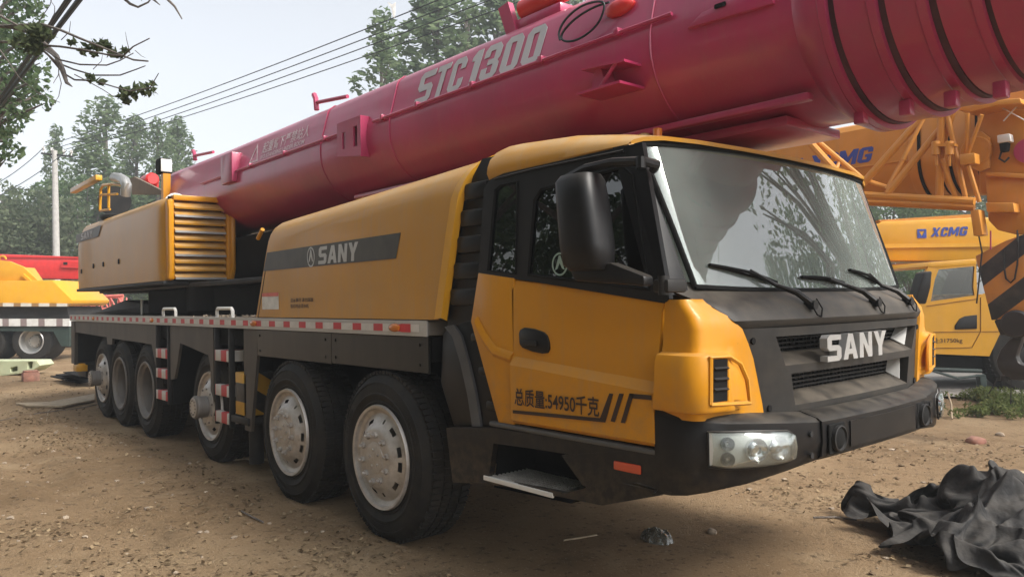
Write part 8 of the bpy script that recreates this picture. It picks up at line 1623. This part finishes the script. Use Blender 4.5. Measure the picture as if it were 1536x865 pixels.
    [-293,344,33,10,-2,10,11,-7,12,5,-13,10,4,-24,5,16,-25,-12,29,-12,-9,20,-10,-9,6,0,-9,0,-7,-5,2,-12,-1,10,-5,1,8,5,1,8,1,-2,3,4,-7,9,0,2,8,-4,2,7,-1,2,7,4,7,11,-2,-3,12,6,-4,15,7,4,10,1,3,5,-5,3,-3,-14,10,5,-17,4,15,-8,5,15,1,6,16,9,3,13,10,3,4,7,-19,14,8,-18,14,4,-15,12,-3,1,9,-6,5,11,-6,8,13,-11,6,20,-2,1,21,-5,11,21,-5,4,12,-2,9,6,-2,8,8,-3,-2,6,-5,-7,6,2,-6,4,-9,-1,4,-5,-4,11,-3,-3,22,0,-5,21,-4,-8,13,-11,-10,7,-8,-7,6,-9,-4,7,-11,3,9,-9,1,12,-7,-5,13,-6,4,8,-1,9,4,3,13,-4,3,12,-14,-2,9,-12,-13,0,-10,-14,-3,-9,-9,0,-9,-3,1,-12,2,2],
    [-281,350,38,3,-3,13,4,-8,12,11,-12,9,7,-26,-2,14,-26,-13,30,-12,-17,23,-9,3,3,-8,-5,-4,-1,-14,-6,-8,-8,8,-9,-5,10,7,6,8,5,5,11,6,3,7,5,-6,8,-5,-3,16,2,1,15,2,3,8,1,11,11,7,-1,13,8,-1,9,-5,5,-5,-12,8,-10,-25,1,3,-20,8,12,-6,8,16,7,7,15,9,6,10,15,-2,17,9,-13,20,2,-18,13,5,-17,11,0,-5,13,-4,0,8,-10,2,13,-9,4,17,5,14,25,-8,10,23,-5,7,13,-6,-2,5,0,10,4,0,7,9,-6,-1,6,-7,-4,5,-4,-8,9,-4,-6,13,-1,-9,17,0,-13,19,-8,-9,13,-10,3,10,-9,0,7,-7,-7,11,-5,-5,11,-9,-2,11,-7,1,11,-9,7,6,-8,10,2,-9,11,-11,2,12,-14,3,11,-15,0,2,-10,-4,-8,-8,-8,-4,-8,-8,-5,-6,-10,-1],
    [-269,349,34,5,-5,15,-2,-3,17,-2,-17,13,16,-24,-3,16,-20,-22,27,-12,-14,22,-7,1,9,-9,-3,-4,-5,-9,-3,-7,-8,-4,0,-11,9,0,-1,10,5,4,7,12,7,4,0,-8,13,1,-1,16,-1,10,14,3,5,14,2,5,9,-4,6,6,6,2,10,2,5,-9,-16,-4,-7,-26,5,-1,-24,12,16,0,10,15,10,2,13,9,0,10,13,-3,18,10,-13,23,6,-14,19,2,-11,11,-4,-3,11,-5,1,14,-5,2,16,-1,-5,22,-6,6,22,-3,11,19,-5,4,9,-1,6,5,-1,7,8,-2,2,2,-7,-1,9,-5,1,10,-5,-1,11,-5,-6,13,-3,-6,18,-4,-12,16,-4,-13,10,-13,-8,7,-9,1,10,-3,6,10,-7,0,15,-6,-4,11,-3,1,5,-10,10,3,-9,11,4,-9,11,-8,-7,10,-15,-3,9,-12,-2,0,-12,-1,-5,-12,0,1,-12,-4,-4,-11,-7,-6],
    [-249,343,29,0,0,15,-9,0,22,-1,-16,17,14,-26,-5,12,-17,-21,17,-10,-21,18,-9,-5,13,-2,1,5,-7,-4,3,-9,1,2,-4,-7,-3,8,-5,4,5,-5,6,7,1,7,6,2,9,-2,-3,12,-4,9,12,-2,12,13,-3,8,10,-6,3,8,3,3,9,0,5,-3,-14,-1,1,-19,3,1,-13,9,11,-1,8,16,8,-7,14,9,-8,14,7,-4,16,5,-10,17,9,-15,17,7,-9,14,-1,0,18,-2,3,25,-2,3,23,-3,3,19,-4,4,14,-4,3,11,-7,1,2,3,10,8,-4,3,7,-6,0,7,-6,0,6,-7,-2,9,-2,1,8,-3,-3,11,-5,-8,20,-4,-8,21,-8,-4,13,-13,-3,6,-7,-7,7,-6,-3,8,-2,6,11,-5,1,10,-7,7,-2,-8,13,-7,-3,12,2,-7,10,-3,-8,9,-4,-4,6,-4,-6,4,-8,-10,-6,-16,-11,-7,-23,-3,6,-18,1,0],
    [-233,345,22,-2,-4,16,-18,10,31,4,-21,16,11,-28,-7,12,-13,-11,4,0,-19,13,-6,-9,12,-10,-1,15,-5,-4,12,-6,2,9,-8,0,-6,4,-10,-6,6,-7,1,6,-10,8,6,1,10,0,5,4,-8,9,7,-4,13,10,-7,11,17,-5,6,11,-7,1,9,1,6,6,-9,1,2,-15,5,7,-3,-4,12,2,6,12,7,-15,14,7,-14,16,7,-6,12,7,-4,14,4,-11,12,6,-7,14,-1,-1,28,-1,1,38,2,0,31,2,3,13,-4,4,4,-5,3,3,-9,0,6,0,7,5,-7,2,5,-7,-1,10,-4,2,7,-8,1,4,-5,-1,9,0,2,5,-6,-10,20,-10,-7,26,-6,-3,14,-12,1,8,-4,2,8,-6,-4,9,-4,0,5,-2,15,0,-18,2,-9,-9,12,-11,6,22,3,2,11,8,-7,3,2,-6,7,0,-12,5,-9,-16,-10,-20,-19,-15,-36,-7,-1,-20,-8,9],
    [-238,348,14,8,-7,19,-17,8,35,-6,-18,24,22,-20,-12,9,-10,-2,-4,2,-14,9,-4,-7,7,-16,-4,22,-3,-9,21,-2,-4,10,-8,3,-2,-1,-12,-8,6,-9,-10,3,-7,6,5,-7,14,1,2,4,-5,12,10,-7,8,7,-6,16,11,-12,10,15,-11,8,8,-11,0,9,-3,10,10,1,-1,12,0,-2,9,4,-11,17,7,-8,10,9,-16,10,2,-15,12,3,-3,8,11,1,11,5,-4,14,0,0,33,1,-6,44,5,0,32,5,10,11,-4,-6,7,-9,-1,4,-12,-1,4,-10,-2,6,-2,3,3,-7,-1,9,-8,2,9,-7,4,0,-9,1,8,3,4,11,-4,1,15,-9,-14,24,-13,-1,18,-9,0,6,-8,1,7,0,7,8,-4,-2,8,-6,7,1,-16,10,-22,-17,13,-14,12,25,6,-4,14,14,2,6,9,-7,2,-10,-9,2,-7,-15,-14,-22,-30,-5,-39,-16,-8,-25,-4,-1],
]
NP_ = np.cumsum(np.array(NET_ROWS).reshape(len(NET_ROWS), -1, 3), 1).reshape(-1, 3) * 0.003
NET_ROT, NET_S = rad(60), (.86, .86, .98)
c = pt(1540, 812, 'z', .0); ca, sa = math.cos(NET_ROT), math.sin(NET_ROT)
NX, NY, NZ = NP_[:, 0] * NET_S[0], NP_[:, 1] * NET_S[1], NP_[:, 2] * NET_S[2]
NZ = NZ + .20 * np.exp(-((NX + .05) ** 2 + NY ** 2) / .32)
VV = np.stack([c.x + NX * ca - NY * sa, c.y + NX * sa + NY * ca, NZ - .012], -1)
nn = len(NET_ROWS); id_ = np.arange(nn * nn).reshape(nn, nn)
me = bpy.data.meshes.new('netting'); me.from_pydata(VV.tolist(), [], np.stack([id_[:-1, :-1], id_[:-1, 1:], id_[1:, 1:], id_[1:, :-1]], -1).reshape(-1, 4).tolist())
finish(me, 0); me.polygons.foreach_set('use_smooth', [True] * len(me.polygons))
net = tag(link('shade_net', me, m_net), 'crumpled heap of black shade netting on the earth at lower right', 'netting')
sm = net.modifiers.new('smooth', 'SUBSURF'); sm.levels = 2; sm.render_levels = 2
